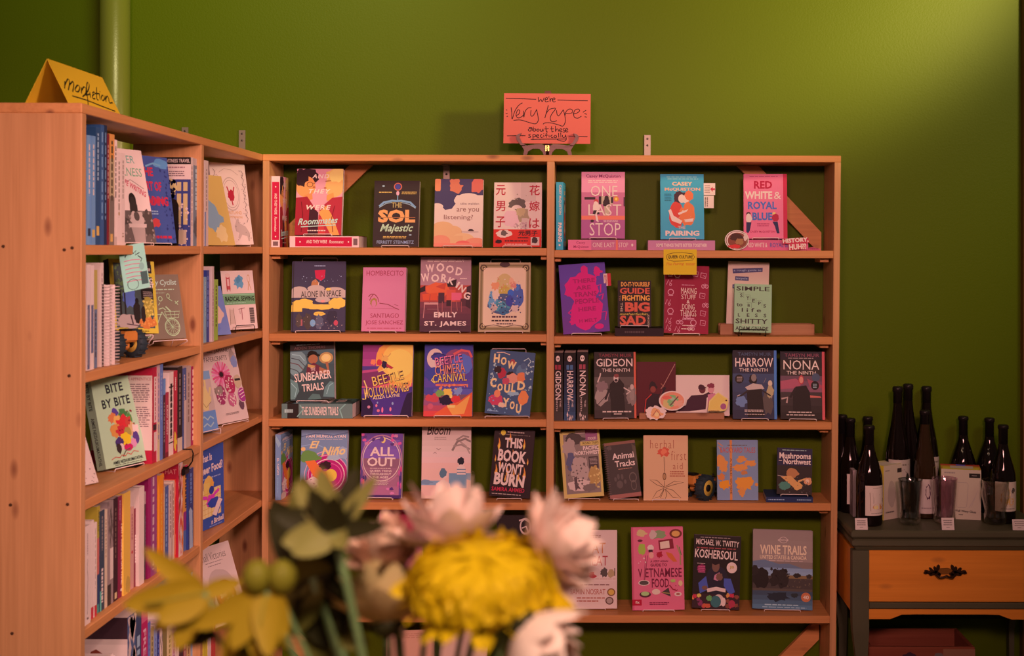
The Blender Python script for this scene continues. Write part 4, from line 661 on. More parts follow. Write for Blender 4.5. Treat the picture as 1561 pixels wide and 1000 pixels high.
face('travel guide with a yellow frame and cave picture, leaning left', 857, 918, 656.5, 3, True, dict(c='c8a048', sc='3a2c1c', f=[
    ('r',0,0,100,100,yy), ('r',8,5,94,94,'8a6a78'), ('r',38,0,64,5,'e8c0b0'), ('r',64,0,94,16,'9a4a78'), ('t','moon',70,11,90,15,'f0c8b8'), ('b',36,12,24,8,'4a3c48',2,.2), ('b',22,26,16,14,'b08a92',3,.25), ('r',50,17,100,23,yy), ('t','ROAD TRIPS',56,18,96,21.5,'6a4a1c',dict(b=.04)), ('t','PACIFIC',56,24,96,30,'f4dcd0',dict(b=.06)), ('t','NORTHWEST',34,31,97,37,'f4dcd0',dict(b=.06)), ('b',24,46,14,12,'5a4a60',4,.25), ('b',44,58,22,20,'b894a4',5,.15), ('r',68,40,92,58,'4a3038'), ('k',70,42,90,52,'a88478',5), ('b',80,70,14,16,'b87840',6,.2), ('s',70,54,94,88,'e0a060',26,2), ('b',40,82,30,9,'d8a0ac',7,.15), ('p',[(28,70),(36,68),(36,80),(44,88),(36,86),(30,90)],'5a3a48'), ('b',66,86,18,6,'7a5a58',8,.2), ('s',14,40,60,80,'6a5468',30,2), ('r',0,94,100,100,yy)]), d=.04, lean=10, roll=-4.5, t=.022, st='wire stand under the yellow framed travel guide', sw=.1)
face('spiral bound brown book with animal footprints, leaning left', 926, 974, 673, 3, True, dict(c='3a2620', f=[
    ('r',0,0,100,100,'3e2a26'), ('r',0,0,100,5,'8a4a3a'), ('r',0,93,100,100,'a05044'), ('t','Animal',22,20,92,31,'f6d6c0',dict(b=.04)), ('t','Tracks',28,34,92,45,'f6d6c0',dict(b=.04)), ('k',36,48,84,50,'d8785a',1), ('e',36,76,10,7,'5a443c'), ('e',24,66,4,4,'5a443c'), ('e',34,62,4,5,'5a443c'), ('e',46,63,4,5,'5a443c'), ('e',54,72,4,4,'5a443c'), ('o',80,66,12,9,'6a4c40',.2), ('o',80,80,9,9,'6a4c40',.2), ('b',16,10,8,4,'5a443c',3,.3), ('p',[(88,6),(100,12),(100,50),(92,30)],'5a4430')]), rings='8a5a50', d=.035, lean=14, roll=-7, t=.014, st='white wire stand with a tall lip holding the spiral bound book', sw=.08)
hb = 'b04a34'
face('tan booklet with a red flower and pencil leaves, fourth row', 982, 1050, 664, 3, True, dict(c='dc8c64', f=[
    ('r',0,0,100,100,'de9068'), ('t','herbal',15,7,68,20,hb,dict(b=-.02,sp=1.2)), ('t','first',62,24,96,38,hb,dict(b=-.02,sp=1.2)), ('t','aid',66,42,88,52,hb,dict(b=-.02,sp=1.2)), ('b',46,26,13,7,'d84a34',3,.3), ('b',46,25,8,4,'e86a48',4,.3), ('l',[(46,33),(47,56)],1.2,'6a3a28'), ('e',47,63,4,6,'b87048'), ('o',47,63,4,6,'6a3a28',.25), ('k',58,54,94,64,hb,3)] + [('l',q,1.1,'6a3a28') for q in ([(47,80),(30,76),(14,68),(30,69),(46,79)],[(48,80),(66,76),(90,72),(70,70),(50,78)],[(46,81),(30,86),(20,97),(36,94),(46,82)],[(50,81),(66,84),(84,96),(66,95),(50,83)],[(47,82),(38,96),(48,98),(52,92),(49,82)],[(47,70),(48,80)])]), d=.03, lean=6, t=.008, st='small wire stand behind the tan herbal booklet')
face('grey blue board book with orange leaf shapes and rounded corners', 1094.5, 1157, 671, 3, True, dict(c='7c7488', f=[
    ('r',0,0,100,100,'82788a'), ('r',31,0,37,100,'d87038'), ('l',[(2,4),(14,10)],2,'d87038'), ('l',[(4,10),(12,20)],2,'d87038'), ('t','BACKYARD TALES',8,12,94,21,'b84a44',dict(b=.02)), ('k',24,7,78,10,'6a4a50',1), ('b',10,36,14,10,'e07838',2,.25), ('b',16,46,10,8,'e07838',3,.25), ('b',60,32,14,5,'e07838',4,.3), ('b',80,38,14,5,'e07838',5,.3), ('b',56,46,16,6,'e07838',6,.3), ('b',66,54,8,4,'c8683a',12,.3), ('b',10,62,10,6,'d86a34',7,.3), ('b',18,74,14,8,'ec7c20',8,.25), ('b',66,72,22,12,'e87c2c',9,.25), ('b',60,86,8,8,'e07838',10,.25), ('e',96,74,4,3,'e07838'), ('t','A FIELD GUIDE',32,30,36,90,'4a3a40',dict(rot=1,b=.0))]), hard=True, d=.035, lean=6, t=.02)
lying('thin dark blue book lying flat at the right of the fourth row', 1169, 1240, 757.5, 3, True, dict(c='2a2a44', s=[('k',35,4,65,40,'b8b0c0',1,1), ('k',35,66,65,96,'b8b0c0',1,1)]), .13, .015, yaw=-3)
face('dark glossy mushroom guide standing on a thin blue book', 1186, 1239, 683, 3, True, dict(c='2a2030', f=[
    ('r',0,0,100,40,'241a30'), ('r',0,38,100,100,'2c2028'), ('k',10,3,84,6,'a89a90',1), ('t','Mushrooms',6,10,96,23,'f2d0b4',dict(b=.05)), ('t','Northwest',18,23,96,35,'f2d0b4',dict(b=.05)), ('k',4,26,14,29,'f2d0b4',1), ('b',44,54,18,10,'b8643a',2,.12), ('p',[(10,62),(40,60),(60,74),(66,86),(56,90),(40,80)],'d88048'), ('b',60,82,14,8,'dc8448',4,.15), ('b',88,70,11,8,'d87a50',5,.15), ('e',87,70,5,4,'f0a080'), ('l',[(60,72),(80,66)],5,'e08a50'), ('b',22,82,16,9,'4a6a58',6,.15), ('s',2,60,96,98,'6a4a4a',26,1.6), ('l',[(2,60),(20,62)],2,'b09090')]), z=zat(757.5, FY+.015)+.001, d=.03, lean=9, yaw=-4, roll=1.5, t=.02, st='small wire stand under the glossy mushroom guide', sw=.085)
# toy tractor, twin on the left bookcase
def tractor(label, loc, rz, s=1.0, roof=True):
    o = empty('toy_tractor', loc, label, 'toy tractor', 'toy tractors', rz); o.scale = (s, s, s)
    tire = M('2e2c2e', .6); hub = M('d8903a'); body = M('c8642a'); dk = M('1c1214')
    def wheel(x, y, r, wd):
        mb = MB(); n = 30; vs = []; prof = [(r*.62, -wd/2), (r*.9, -wd/2), (r, -wd*.3), (r, wd*.3), (r*.9, wd/2), (r*.62, wd/2)]
        mb.lathe(prof, tire, n, caps=False)
        for i in range(16):
            a = 2*math.pi*i/16; X = Matrix.Rotation(a, 4, 'Z'); mb.box((r*.94, -.0012, -wd/2), (r*1.04, .0012, wd/2), tire, X)
        k = len(mb.v); mb.v = [(x + z, y + p, q + r) for p, q, z in mb.v]
        w_ = mb.build('wheel', o); hb_ = MB(); hb_.lathe([(.001, -wd*.42), (r*.3, -wd*.42), (r*.34, -wd*.36), (r*.62, -wd*.46), (r*.63, wd*.46), (r*.34, wd*.36), (r*.3, wd*.42), (.001, wd*.42)], hub, 24)
        hb_.lathe([(r*.28, -wd*.5), (r*.28, wd*.5)], dk, 16); hb_.v = [(x + z, y + p, q + r) for p, q, z in hb_.v]; hb_.build('hub', w_)
    wheel(-.026, -.012, .026, .018); wheel(.026, -.012, .026, .018); wheel(-.022, .05, .016, .012); wheel(.022, .05, .016, .012)
    mb = MB(); mb.bev((-.011, -.02, .016), (.011, .068, .034), body, .004); mb.bev((-.016, -.034, .030), (.016, .004, .050), body, .004); mb.build('body', o)
    mb = MB(); mb.bev((-.009, -.028, .050), (.009, -.008, .054), dk, .002); mb.build('seat', o)
    mb = MB(); mb.tube([(.0, .05, .034), (0, .05, .044)], .002, dk); mb.build('exhaust', o); return o
tractor('black and orange toy tractor beside the tan herbal booklet', (xat(1066, FY+.085), FY+.085, shelf_z(3, True) + .0005), R(-42), 1.55)
# ---- fifth row
face('cream cookbook with rust lettering, half hidden behind white petals', 853, 942, 810, 4, True, dict(c='e0a890', f=[
    ('r',0,0,100,100,'e2ae98'), ('k',34,5,74,9,'a86a58',2), ('t','SALT FAT',2,15,80,29,'c8683a',dict(b=.0)), ('t','ACID HEAT',2,32,84,45,'b02a2e',dict(b=.0)), ('e',58,57,8,4,'b8202a'), ('b',66,53,6,5,'d8a890',2,.15), ('b',78,54,6,6,'5a4a3a',3,.25), ('b',90,55,7,5,'b8805a',4,.2), ('b',46,55,6,5,'8a2a2a',5,.2), ('l',[(96,48),(96,58)],1.5,'5a3a30'), ('k',30,61,98,63,'d08a78',1), ('r',0,64,100,64.7,'f0c8b8'), ('k',34,68,88,71,'8a4a44',1), ('t','SAMIN NOSRAT',20,75,80,82,'b0402e',dict(b=.0)), ('k',30,85,80,88,'b0503e',1), ('k',30,89,72,92,'b0503e',1), ('e',90,79,7,5,'8a4a2e'), ('e',90,79,5,3.6,'d89040'), ('e',87,90,7,5,'6a3a2e'), ('e',87,90,5,3.6,'b08a70')]), hard=True, d=.06, lean=7, t=.035, st='small wire stand under the cream cookbook')
vf = [('r',0,0,100,100,'e05a6c'), ('r',0,0,4,100,'d04a5e')]
for it in (('b',20,7,10,4,'d89a68',2,.2),('b',52,9,16,5,'8a8458',3,.2),('b',42,9,8,5,'d0a898',4,.2),('e',86,8,12,5.5,'7a2a20'),('e',86,8,8,3.6,'e08a48'),('e',17,16,5,1.5,'6a2028'),('b',20,26,7,7,'a8a03a',5,.15),('p',[(52,16),(80,14),(82,26),(54,28)],'8a1e2a'),('p',[(55,18),(73,16.5),(74,25),(56,26.5)],'e8b890'),('b',37,25,6,4,'f0c0b0',6,.1),('r',33,27,41,30,'401820'),('b',38,34,5,4,'e88a78',7,.1),('b',54,33,6,4,'b01828',8,.3),('p',[(66,30),(78,32),(88,42),(80,42),(70,36)],'d8582c'),('l',[(88,22),(94,34),(94,46)],2.4,'a8884a'),('l',[(92,24),(96,34)],1.6,'5a6a3a'),('l',[(27,34),(23,66)],1.2,'a03848'),('l',[(31,34),(24,66)],1.2,'a03848'),('s',12,36,30,46,'f0b0a8',5,1.4)): vf.append(it)
vf += [('t','A VERY ASIAN',36,40,70,42.5,'7a1a2e',dict(b=.03)), ('t','GUIDE TO',36,44,68,47.5,'7a1a2e',dict(b=.05)), ('t','V',12,50,20,60.5,'7a1a2e',dict(b=.03)), ('t','ETNAMESE',26,49.5,96,60.5,'7a1a2e',dict(b=.02)), ('t','FOOD',38,62,71,73,'7a1a2e',dict(b=.03)),
    ('e',23,67,11,3.4,'e8b8a8'), ('e',23,67,9,2.6,'5a4a48'), ('e',25,81,11,3.6,'5a2028'), ('e',25,80,8,2.6,'b0a868'), ('e',46,78,8,3.4,'e8b890'), ('p',[(56,79),(70,73),(74,84)],'4a4034'), ('l',[(58,79),(72,80)],1,'c8a048'), ('l',[(72,70),(78,75),(86,77)],2,'a01828'), ('e',93,68,4,3.4,'e0a870'), ('b',79,65,5,2,'b0a050',3,.2), ('e',88,81,7,2.6,'e8b8a0'), ('e',88,81,4,1.2,'a84a3a'), ('s',80,70,92,76,'901828',4,1.2), ('r',0,87,18,94,'b8102a'), ('t','fix',6,88.5,14,92,'f0b0a8',dict(b=.03)), ('k',32,90,72,94,'8a2038',2)]
face('bright pink hardcover scattered with small food drawings', 964.5, 1044, 804, 4, True, dict(c='d04a60', f=vf), hard=True, d=.045, lean=7, roll=-1, t=.02, st='small wire stand under the bright pink food hardcover')
face('black paperback with a seated person in a blue shirt over vegetables', 1058, 1130, 816.5, 4, True, dict(c='20141a', f=[
    ('r',0,0,100,100,'22161c'), ('k',12,2,80,4,'a88a80',1), ('t','MICHAEL W. TWITTY',5,6,96,14,'f2ccb0',dict(b=.02,a=2)), ('k',6,16,94,19,'a03a38',1), ('t','KOSHERSOUL',3,20,94,32,'f2ccb0',dict(b=.03,a=2)), ('k',8,38,26,40,'c8b0a8',1), ('b',18,46,9,6,'8a1e40',3,.15), ('k',10,42,26,52,'c84a68',4), ('e',82,43,11,7.5,'ecc09a'), ('t','JB',77,40.5,87,45,'c88a3a',dict(b=.04)),
    ('b',52,62,26,20,'241a24',2,.08), ('p',[(12,66),(28,56),(34,74),(16,80)],'4a4a88'), ('p',[(66,58),(80,58),(90,76),(78,80),(66,68)],'4a4a88'), ('e',48,42,8,8,'7a4638'), ('b',48,36,9,4,'201018',4,.1), ('p',[(46,54),(56,50),(60,58),(52,62),(44,60)],'c86a78'), ('b',56,56,7,5,'7a4638',5,.15), ('p',[(30,73),(50,70),(70,72),(70,77),(50,75),(32,78)],'e8d0b8'), ('e',26,72,6,3,'7a4638'),
    ('r',0,80,100,100,'381a1c')] + leafy(12,89,8,14,9,['c82a38','d86a38','8a2a4a','e0a048'],2) + leafy(84,88,8,16,9,['c8283a','d83a48','8a3a2a','d8783a'],4) + [('e',56,88,11,8,'d8b890'), ('e',50,90,11,8,'3a5a58'), ('e',66,90,5,6,'e8c8a0'), ('b',36,86,6,4,'6a8a48',3,.2), ('e',84,92,7,5,'b02a3a'), ('b',30,96,9,3,'c84a30',5,.2)]), d=.05, lean=9, roll=2, yaw=-3, t=.026, st='small wire stand under the black paperback of the seated person')
face('large grey landscape book with a tree, pond and hills', 1149.5, 1240.5, 808, 4, True, dict(c='8a7c84', f=[
    ('g',0,0,100,40,'9a8688','a08c94',3), ('t','planet',42,11,60,14,'e0b8a0'), ('o',51,12.5,7,4,'e0b8a0',.12), ('t','WINE TRAILS',12,19,90,31,'e8ae88',dict(b=.05)), ('t','UNITED STATES & CANADA',12,32,90,37,'e8ae88',dict(b=.04)), ('k',12,38,90,40,'c8a090',1), ('p',[(0,40),(20,38),(44,43),(60,42),(100,52),(100,60),(0,56)],'6a6474'), ('g',0,48,100,62,'8a8494','98909a',3), ('r',0,58,100,76,'4a3c30'), ('r',40,57,100,61,'8a5a38'), ('s',40,60,98,72,'6a5038',30,1.2), ('b',14,62,14,13,'241c18',3,.15), ('b',4,52,7,6,'2a2420',4,.2), ('b',44,60,15,12,'2e2824',5,.3), ('s',28,48,62,72,'322a26',46,2), ('b',74,57,6,3,'2e2824',6,.2), ('b',94,58,5,3,'3a302a',7,.2), ('r',0,74,100,77,'5a4634'), ('g',0,77,100,100,'40404c','586474',4), ('b',42,84,18,6,'26242a',8,.25), ('b',70,82,6,3,'2e2a2a',9,.2), ('e',89,84,8,6,'c8603a'), ('t','40',84,81.5,94,86.5,'e8b090',dict(b=.05)), ('k',18,93,82,96,'c8c0c0',1), ('k',16,96.5,90,98.5,'c8c0c0',1)]), hard=True, d=.05, lean=8, yaw=-3, roll=1, t=.03, st='small wire stand under the large grey landscape book')
face('pink glossy book behind the white and yellow flowers, fifth row', 576, 643, 776, 4, False, dict(c='b8445c', f=[('r',0,0,100,100,'c85068'), ('b',60,20,30,14,'b02a3c',2,.2), ('b',30,70,24,14,'d87a80',4,.2)]), d=.05, lean=8, t=.03)
face('black book with white line art behind the chrysanthemums', 757, 812, 786, 4, False, dict(c='241418', f=[('o',80,12,16,9,'d8b8a8',.25), ('l',[(62,6),(76,4),(92,8),(94,16),(84,22)],4,'d8b8a8'), ('l',[(70,14),(82,12),(88,18)],4,'d8b8a8'), ('k',10,70,80,90,'b89888',3)]), d=.05, lean=8, t=.02)
face('pale pink card with a red heart, seen between the flower stems', 452, 503, 862, 4, False, dict(c='e8a898', f=[('e',50,22,14,9,'c82a38'), ('e',66,40,8,5,'6a2a38'), ('b',50,60,14,6,'8a4a48',3,.3), ('l',[(30,70),(60,50),(84,74)],2,'6a3a40')]), d=.05, lean=8, t=.01)
for k, (a_, b_, yt, cc, lab) in enumerate(((588, 662, 962, 'd88468', 'salmon pink book on the bottom shelf, left behind the stems'), (668, 742, 950, 'e09880', 'pale salmon book on the bottom shelf, right behind the stems'))):
    face(lab, a_, b_, yt, 5, False, dict(c=cc, f=[('k',10,4,80,12,'c87058',3)]), d=.04, lean=14, t=.02, roll=(-2, 3)[k])
# ---- the pink sign on its easel
Y = FY + .07
e = empty('easel', (xat(834, Y), Y, TOP), 'small dark wooden easel holding the pink sign on the long bookcase', 'easel')
u = Y / F
for sx in (-1, 1):
    mb = MB(); f = lambda p: [((x - 834)*u*1, (237.5 - y)*u) for x, y in p]
    pl = [(790.5,204),(794,203),(791,208),(795,217),(803,221),(818,219),(826,219),(832,223),(832,236),(829,237.5),(827,231),(822,226),(812,226),(805,230),(802,237.5),(797,237.5),(799,228),(794,220),(788,212),(787,207)]
    if sx > 0: pl = [(1668 - x + 1, y) for x, y in pl]
    mb.prism(f(pl), -.012, 0, DARKWOOD, lambda x, z, y: Vector((x, y, z)))
    mb.prism(f([(790.5,204),(795,203),(792,208.5),(796,217),(801,221),(794,221),(788,213),(787,207)] if sx < 0 else [(1669-q_, r_) for q_, r_ in ((790.5,204),(795,203),(792,208.5),(796,217),(801,221),(794,221),(788,213),(787,207))]), -.026, -.012, DARKWOOD, lambda x, z, y: Vector((x, y, z)))
    mb.build('side_bracket', e)
s_ = math.sin(R(8))
mb = MB(); mb.prism([(-.012, .03), (.012, .03), (.016, .195), (.009, .215), (-.009, .215), (-.016, .195)], 0, .008, DARKWOOD, lambda x, z, y: Vector((x, y + z*.14, z))); mb.build('spine_post', e)
mb = MB(); mb.prism([(-.011, 0), (.011, 0), (.009, .12), (-.009, .12)], 0, .007, DARKWOOD, lambda x, z, y: Vector((x, y + .075 - z*.42, z))); mb.build('back_leg', e)
mb = MB(); mb.bev((-.007, -.014, .016), (.007, -.011, .036), M('b88a48', .35, .8), .001); mb.tube([(0, -.015, .016), (0, -.015, .036)], .002, M('b88a48', .35, .8)); mb.build('hinge', e)
VH = [[(198,272),(350,273),(508,277)], [(725,280),(880,283),(1035,283)], [(530,255),(535,300),(555,275),(570,300),(590,258)], [(595,280),(625,272),(615,255),(598,275),(605,300),(635,295)], [(640,245),(636,258)], [(648,262),(650,300),(655,275),(672,265)], [(672,282),(700,272),(690,258),(672,280),(685,300),(706,295)],
    [(252,362),(258,420),(262,482),(290,400),(330,340),(368,315)], [(300,445),(330,430),(340,395),(318,390),(302,440),(320,468),(350,462),(378,440)], [(378,395),(382,462),(392,410),(420,370),(460,362)], [(455,388),(452,440),(475,445),(505,395),(512,378)], [(512,378),(526,450),(528,495),(500,526),(440,515),(350,490),(275,494)],
    [(632,335),(615,400),(596,466)], [(605,430),(640,380),(690,365),(705,372),(670,420),(652,460),(660,495),(690,502),(718,490)], [(715,385),(722,430),(740,440),(770,400),(785,378)], [(785,378),(800,440),(805,500),(780,545),(740,535),(660,515),(600,515),(577,530)], [(800,445),(815,395),(850,370),(880,385),(870,410),(835,418),(806,412)], [(880,420),(915,415),(950,390),(940,370),(905,380),(890,420),(900,455),(935,462),(970,440)],
    [(985,402),(1018,380)], [(1000,415),(1024,422)], [(1002,446),(1026,452)], [(212,392),(198,388)], [(216,426),(196,428)], [(218,452),(206,458)],
    [(432,566),(455,570),(450,600),(430,598),(430,582),(462,566),(466,600)], [(478,555),(480,600),(500,596),(500,578),(480,580)], [(525,578),(512,590),(525,602),(540,588),(525,578)], [(550,578),(552,600),(572,598),(576,576),(580,602)], [(606,548),(610,600),(622,602)], [(590,578),(636,572)], [(664,548),(668,602),(684,600)], [(648,576),(690,574)], [(704,545),(706,602),(714,578),(732,580),(734,602)], [(745,590),(768,582),(758,570),(744,588),(756,604),(774,598)], [(800,570),(782,574),(786,588),(800,592),(796,606),(778,604)], [(805,588),(830,582),(820,566),(804,584),(814,604),(834,600)],
    [(450,632),(430,640),(446,652),(450,662),(425,664)], [(472,636),(476,690)], [(472,640),(496,636),(498,656),(476,660)], [(510,652),(532,644),(522,634),(508,650),(520,664),(538,660)], [(566,634),(548,646),(560,664),(574,658)], [(584,640),(586,662)], [(584,622),(586,628)], [(622,614),(608,628),(612,664)], [(598,642),(628,638)], [(638,640),(640,662)], [(674,636),(656,648),(668,664),(684,656)], [(704,638),(690,650),(700,664),(714,656),(710,638),(718,662)], [(736,616),(738,662)], [(758,614),(760,662)], [(776,636),(780,660),(800,656),(808,632)], [(808,632),(814,680),(795,698),(750,694),(718,682)], [(450,684),(600,680),(818,676)],
    [(208,652),(320,648),(398,648)], [(842,648),(940,650),(1032,650)]]
mb = MB(); Yc = Y - .014; cw = (899.5 - 767)*Yc/F; ch = (219 - 142)*Yc/F
mb.box((-cw/2, 0, 0), (cw/2, .0008, ch), M('c84a3e'))
art(mb, [('H', [(180,220),(1065,213),(1060,722),(172,727)], VH, .0025, '1c0810')], cw, ch, lambda x, y, d: Vector((-cw/2 + x, -d, ch - y)))
o = mb.build('sign_card', None, (xat(833.2, Yc), Yc, zat(219, Yc))); o.rotation_euler = (R(-4), R(.3), 0)
tag(o, 'coral pink card with handwritten black lettering resting on the small easel', 'sign')
# ---------------------------------------------------------------- books of the side bookcase (spines face +X)
LG = 'books standing spine out in the side bookcase'
ORD = ['first', 'second', 'third', 'fourth', 'fifth', 'sixth', 'seventh', 'eighth', 'ninth', 'tenth', 'eleventh', 'twelfth', 'thirteenth', 'fourteenth', 'fifteenth', 'sixteenth', 'seventeenth', 'eighteenth', 'nineteenth', 'twentieth', 'twenty-first', 'twenty-second', 'twenty-third', 'twenty-fourth', 'twenty-fifth', 'twenty-sixth', 'twenty-seventh', 'twenty-eighth', 'twenty-ninth', 'thirtieth']
ROWN = ['top', 'second', 'third', 'fourth', 'fifth']
def spine_book(label, p0, p1, yt, row, col, db=.02, wd=.125, sp=(), back=(), **kw):
    X = LX1 - db; ya = X*F/(p0 - CX); yb = X*F/(p1 - CX) - .0004
    h = zat(yt, ya) - LS[row]
    o = book(label, wd, h, yb - ya, col, (), sp, back, group=kw.pop('group', LG), **kw)
    o.rotation_mode = 'XYZ'; o.rotation_euler = (0, 0, math.pi); o.location = (X - wd/2, yb, LS[row] + .0005)
    return o
def spine_row(row, items, far=False):
    for i, it in enumerate(items):
        p0, p1, yt, col, desc = it[:5]; kw = it[5] if len(it) > 5 else {}
        spine_book('%s, %s %s, %s shelf of side bookcase' % (desc, ORD[i], 'beyond the divider' if far else 'from near end', ROWN[row]), p0, p1, yt, row, col, **kw)
def K(c, n=1, a=18, b=82, u0=28, u1=72): return ('k', u0, a, u1, b, c, n, 1)
W = 'f0c8c0'
# top shelf, near bay
spine_row(0, [
    (132.4, 139.4, 208, '7c86a0', 'grey blue paperback spine', dict(sp=[('r',60,0,100,100,'7484a8'), K('e8d0d0',1,8,55,30,70), ('r',20,85,80,92,'2c2c3c')])),
    (139.6, 145.4, 209, '707c98', 'pale blue paperback spine', dict(sp=[K('e8d0d0',1,8,55), ('r',15,86,85,93,'d8904a')])),
    (145.6, 152.6, 196, '2c3f5c', 'dark blue paperback spine', dict(sp=[K('d8c8d0',1,5,45,30,75), ('r',20,84,80,92,'d8904a')])),
    (152.8, 158.4, 192, '36496c', 'tall mid blue spine', dict(sp=[K('b0b8d0',1,6,80)])),
    (158.6, 162.8, 193, '20283e', 'tall navy blue spine', dict(sp=[K('a8b0c8',1,6,80)])),
    (163, 166.4, 206, '7a1a24', 'thin dark red spine', dict(sp=[K('d89080',1,10,60)])),
    (166.6, 174.2, 206, 'd8783a', 'orange patterned spine', dict(sp=[('r',0,22,100,100,'b8a060'), ('r',0,56,100,100,'7a6a4a'), K('4a3020',1,6,60,25,75), ('r',20,90,70,97,'d88a4a')])),
    (174.4, 178.2, 215, W, 'white spine with black lettering', dict(sp=[('t','GUIDE',25,8,75,58,'3a2a2a',dict(rot=1))][:0] + [K('4a3430',1,6,55,20,80), ('r',0,92,100,100,'c8a08a')])),
    (178.4, 184.4, 234, 'e8c0a0', 'cream paperback spine', dict(sp=[K('8a6050',1,10,70), ('e',50,66,20,1.5,'b87a50')])),
    (184.6, 190.4, 235, 'e4b898', 'short cream paperback spine', dict(sp=[K('9a7060',1,8,50), ('k',30,86,70,92,'9a6a50',2)])),
])
spine_row(0, [(290.6, 294.4, 241.5, 'e0b8a8', 'white travel guide spine', dict(wd=.14, db=.012, back=[
        ('r',0,0,100,100,'e0a8a0'), ('r',0,0,100,8,'241820'), ('r',26,2,40,6,'8a2a34'), ('t','EYEWITNESS TRAVEL',42,2,98,6,'e0c0b8',dict(b=.02)), ('k',52,10,90,13,'a06060',1), ('k',52,15,90,22,'8a5a5a',3), ('r',0,25,100,100,'3a3460'), ('b',64,34,14,8,'d0a060',2,.3), ('s',40,26,70,50,'1c1428',40,3), ('r',74,28,82,76,'c89a60'), ('r',86,28,94,76,'c89a60'), ('r',74,38,94,41,'3a3460'), ('s',58,52,98,100,'d8c0b8',36,2.2), ('r',72,82,92,98,'b8906a')], sp=[K('9a7a78',1,10,80)])),
    (294.6, 302, 243, '70686e', 'grey travel guide spine', dict(wd=.14, db=.012, sp=[('r',0,0,100,8,'c8b0b0'), K('d8c8c8',1,12,60,25,75), ('b',50,80,40,12,'4a4448',3,.3)]))][0:0])
def one(label, *a, **k): return spine_book(label, *a, **k)
one('white travel guide spine in front of the divider on the top shelf, dark headed back', 290.6, 294.4, 241.5, 0, 'e0b8a8', db=.012, wd=.14, sp=[K('9a7a78',1,10,80)], back=[
    ('r',0,0,100,100,'e0a8a0'), ('r',0,0,100,8,'241820'), ('r',26,2,40,6,'8a2a34'), ('t','EYEWITNESS TRAVEL',42,2,98,6,'e0c0b8',dict(b=.02)), ('k',52,10,90,13,'a06060',1), ('k',52,15,90,22,'8a5a5a',3), ('r',0,25,100,100,'3a3460'), ('b',64,34,14,8,'d0a060',2,.3), ('s',40,26,70,50,'1c1428',40,3), ('r',74,28,82,76,'c89a60'), ('r',86,28,94,76,'c89a60'), ('r',74,38,94,41,'3a3460'), ('s',58,52,98,100,'d8c0b8',36,2.2), ('r',72,82,92,98,'b8906a')])
one('grey travel guide spine touching the divider on the top shelf of the side bookcase', 294.6, 302.5, 243, 0, '70686e', db=.012, wd=.14, sp=[('r',0,0,100,8,'c8b0b0'), K('d8c8c8',1,12,60,25,75), ('b',50,80,40,12,'4a4448',3,.3)])
def lface(label, X, Y, z, w_, h, t, cov, yaw, lean, roll=0, corner='r', **kw):
    """X, Y: bottom front corner ('r' right, 'l' left)"""
    o = book(label, w_, h, t, cov['c'], cov.get('f', ()), cov.get('s', ()), (), cov.get('sc'), group='face out books in the side bookcase', **kw)
    s = -1 if corner == 'r' else 1; c = Vector((math.cos(R(yaw)), math.sin(R(yaw))))
    put_face(o, w_, h, t, X + s*c.x*w_/2, Y + s*c.y*w_/2, z, yaw, lean, roll); return o
lface('white book with a black and white statue photo, leaning out on the top shelf', -1.092, 3.104, LS[0]+.004, .140, .232, .012, dict(c='e8b4b0', f=[
    ('r',0,0,100,100,'eab8b4'), ('t','WRITER',8,7,78,15,'6a8a78',dict(b=.0)), ('t','DARKNESS',4,20,92,29,'6a8a68',dict(b=.0,s=.1)), ('l',[(30,38),(60,33),(90,42)],1,'7a6068'), ('r',0,66,100,100,'6a4c58'), ('b',16,76,20,12,'4a3440',2,.25), ('b',86,80,16,14,'54404a',3,.25), ('s',2,66,98,98,'9a7a84',40,2), ('t','LIFE WRITING',36,36,96,43,'c8384a',dict(b=.03,a=28)), ('t','GUIDE STONE',34,45,84,52,'c8384a',dict(b=.02,a=28)),
    ('e',56,55,9,8,'2a1c24'), ('b',56,64,10,12,'3a2830',4,.12), ('b',60,74,17,8,'c8a0a4',5,.2), ('e',60,72,7,5,'5a4048'), ('p',[(36,80),(82,80),(80,84),(38,84)],'d0a8ac'), ('p',[(42,84),(76,84),(72,100),(46,100)],'b08a92')][:3] + [('r',0,66,100,100,'6a4c58'), ('b',16,76,20,12,'4a3440',2,.25), ('b',86,80,16,14,'54404a',3,.25), ('s',2,66,98,98,'9a7a84',40,2), ('l',[(30,38),(60,33),(90,42)],1,'7a6068'), ('t','LIFE WRITING',36,38,96,44,'c8384a',dict(b=.03,a=24)), ('e',56,55,9,8,'2a1c24'), ('b',56,64,10,12,'3a2830',4,.12), ('b',60,74,17,8,'c8a0a4',5,.2), ('e',60,72,7,5,'5a4048'), ('p',[(36,80),(82,80),(80,84),(38,84)],'d0a8ac'), ('p',[(42,84),(76,84),(72,100),(46,100)],'b08a92')]), 70, 12)
stand('white wire stand under the statue photo book on the top side shelf', .10, -1.115, 3.04, LS[0], 70, 12, .13, dep=.05)
rr = 'c8283a'
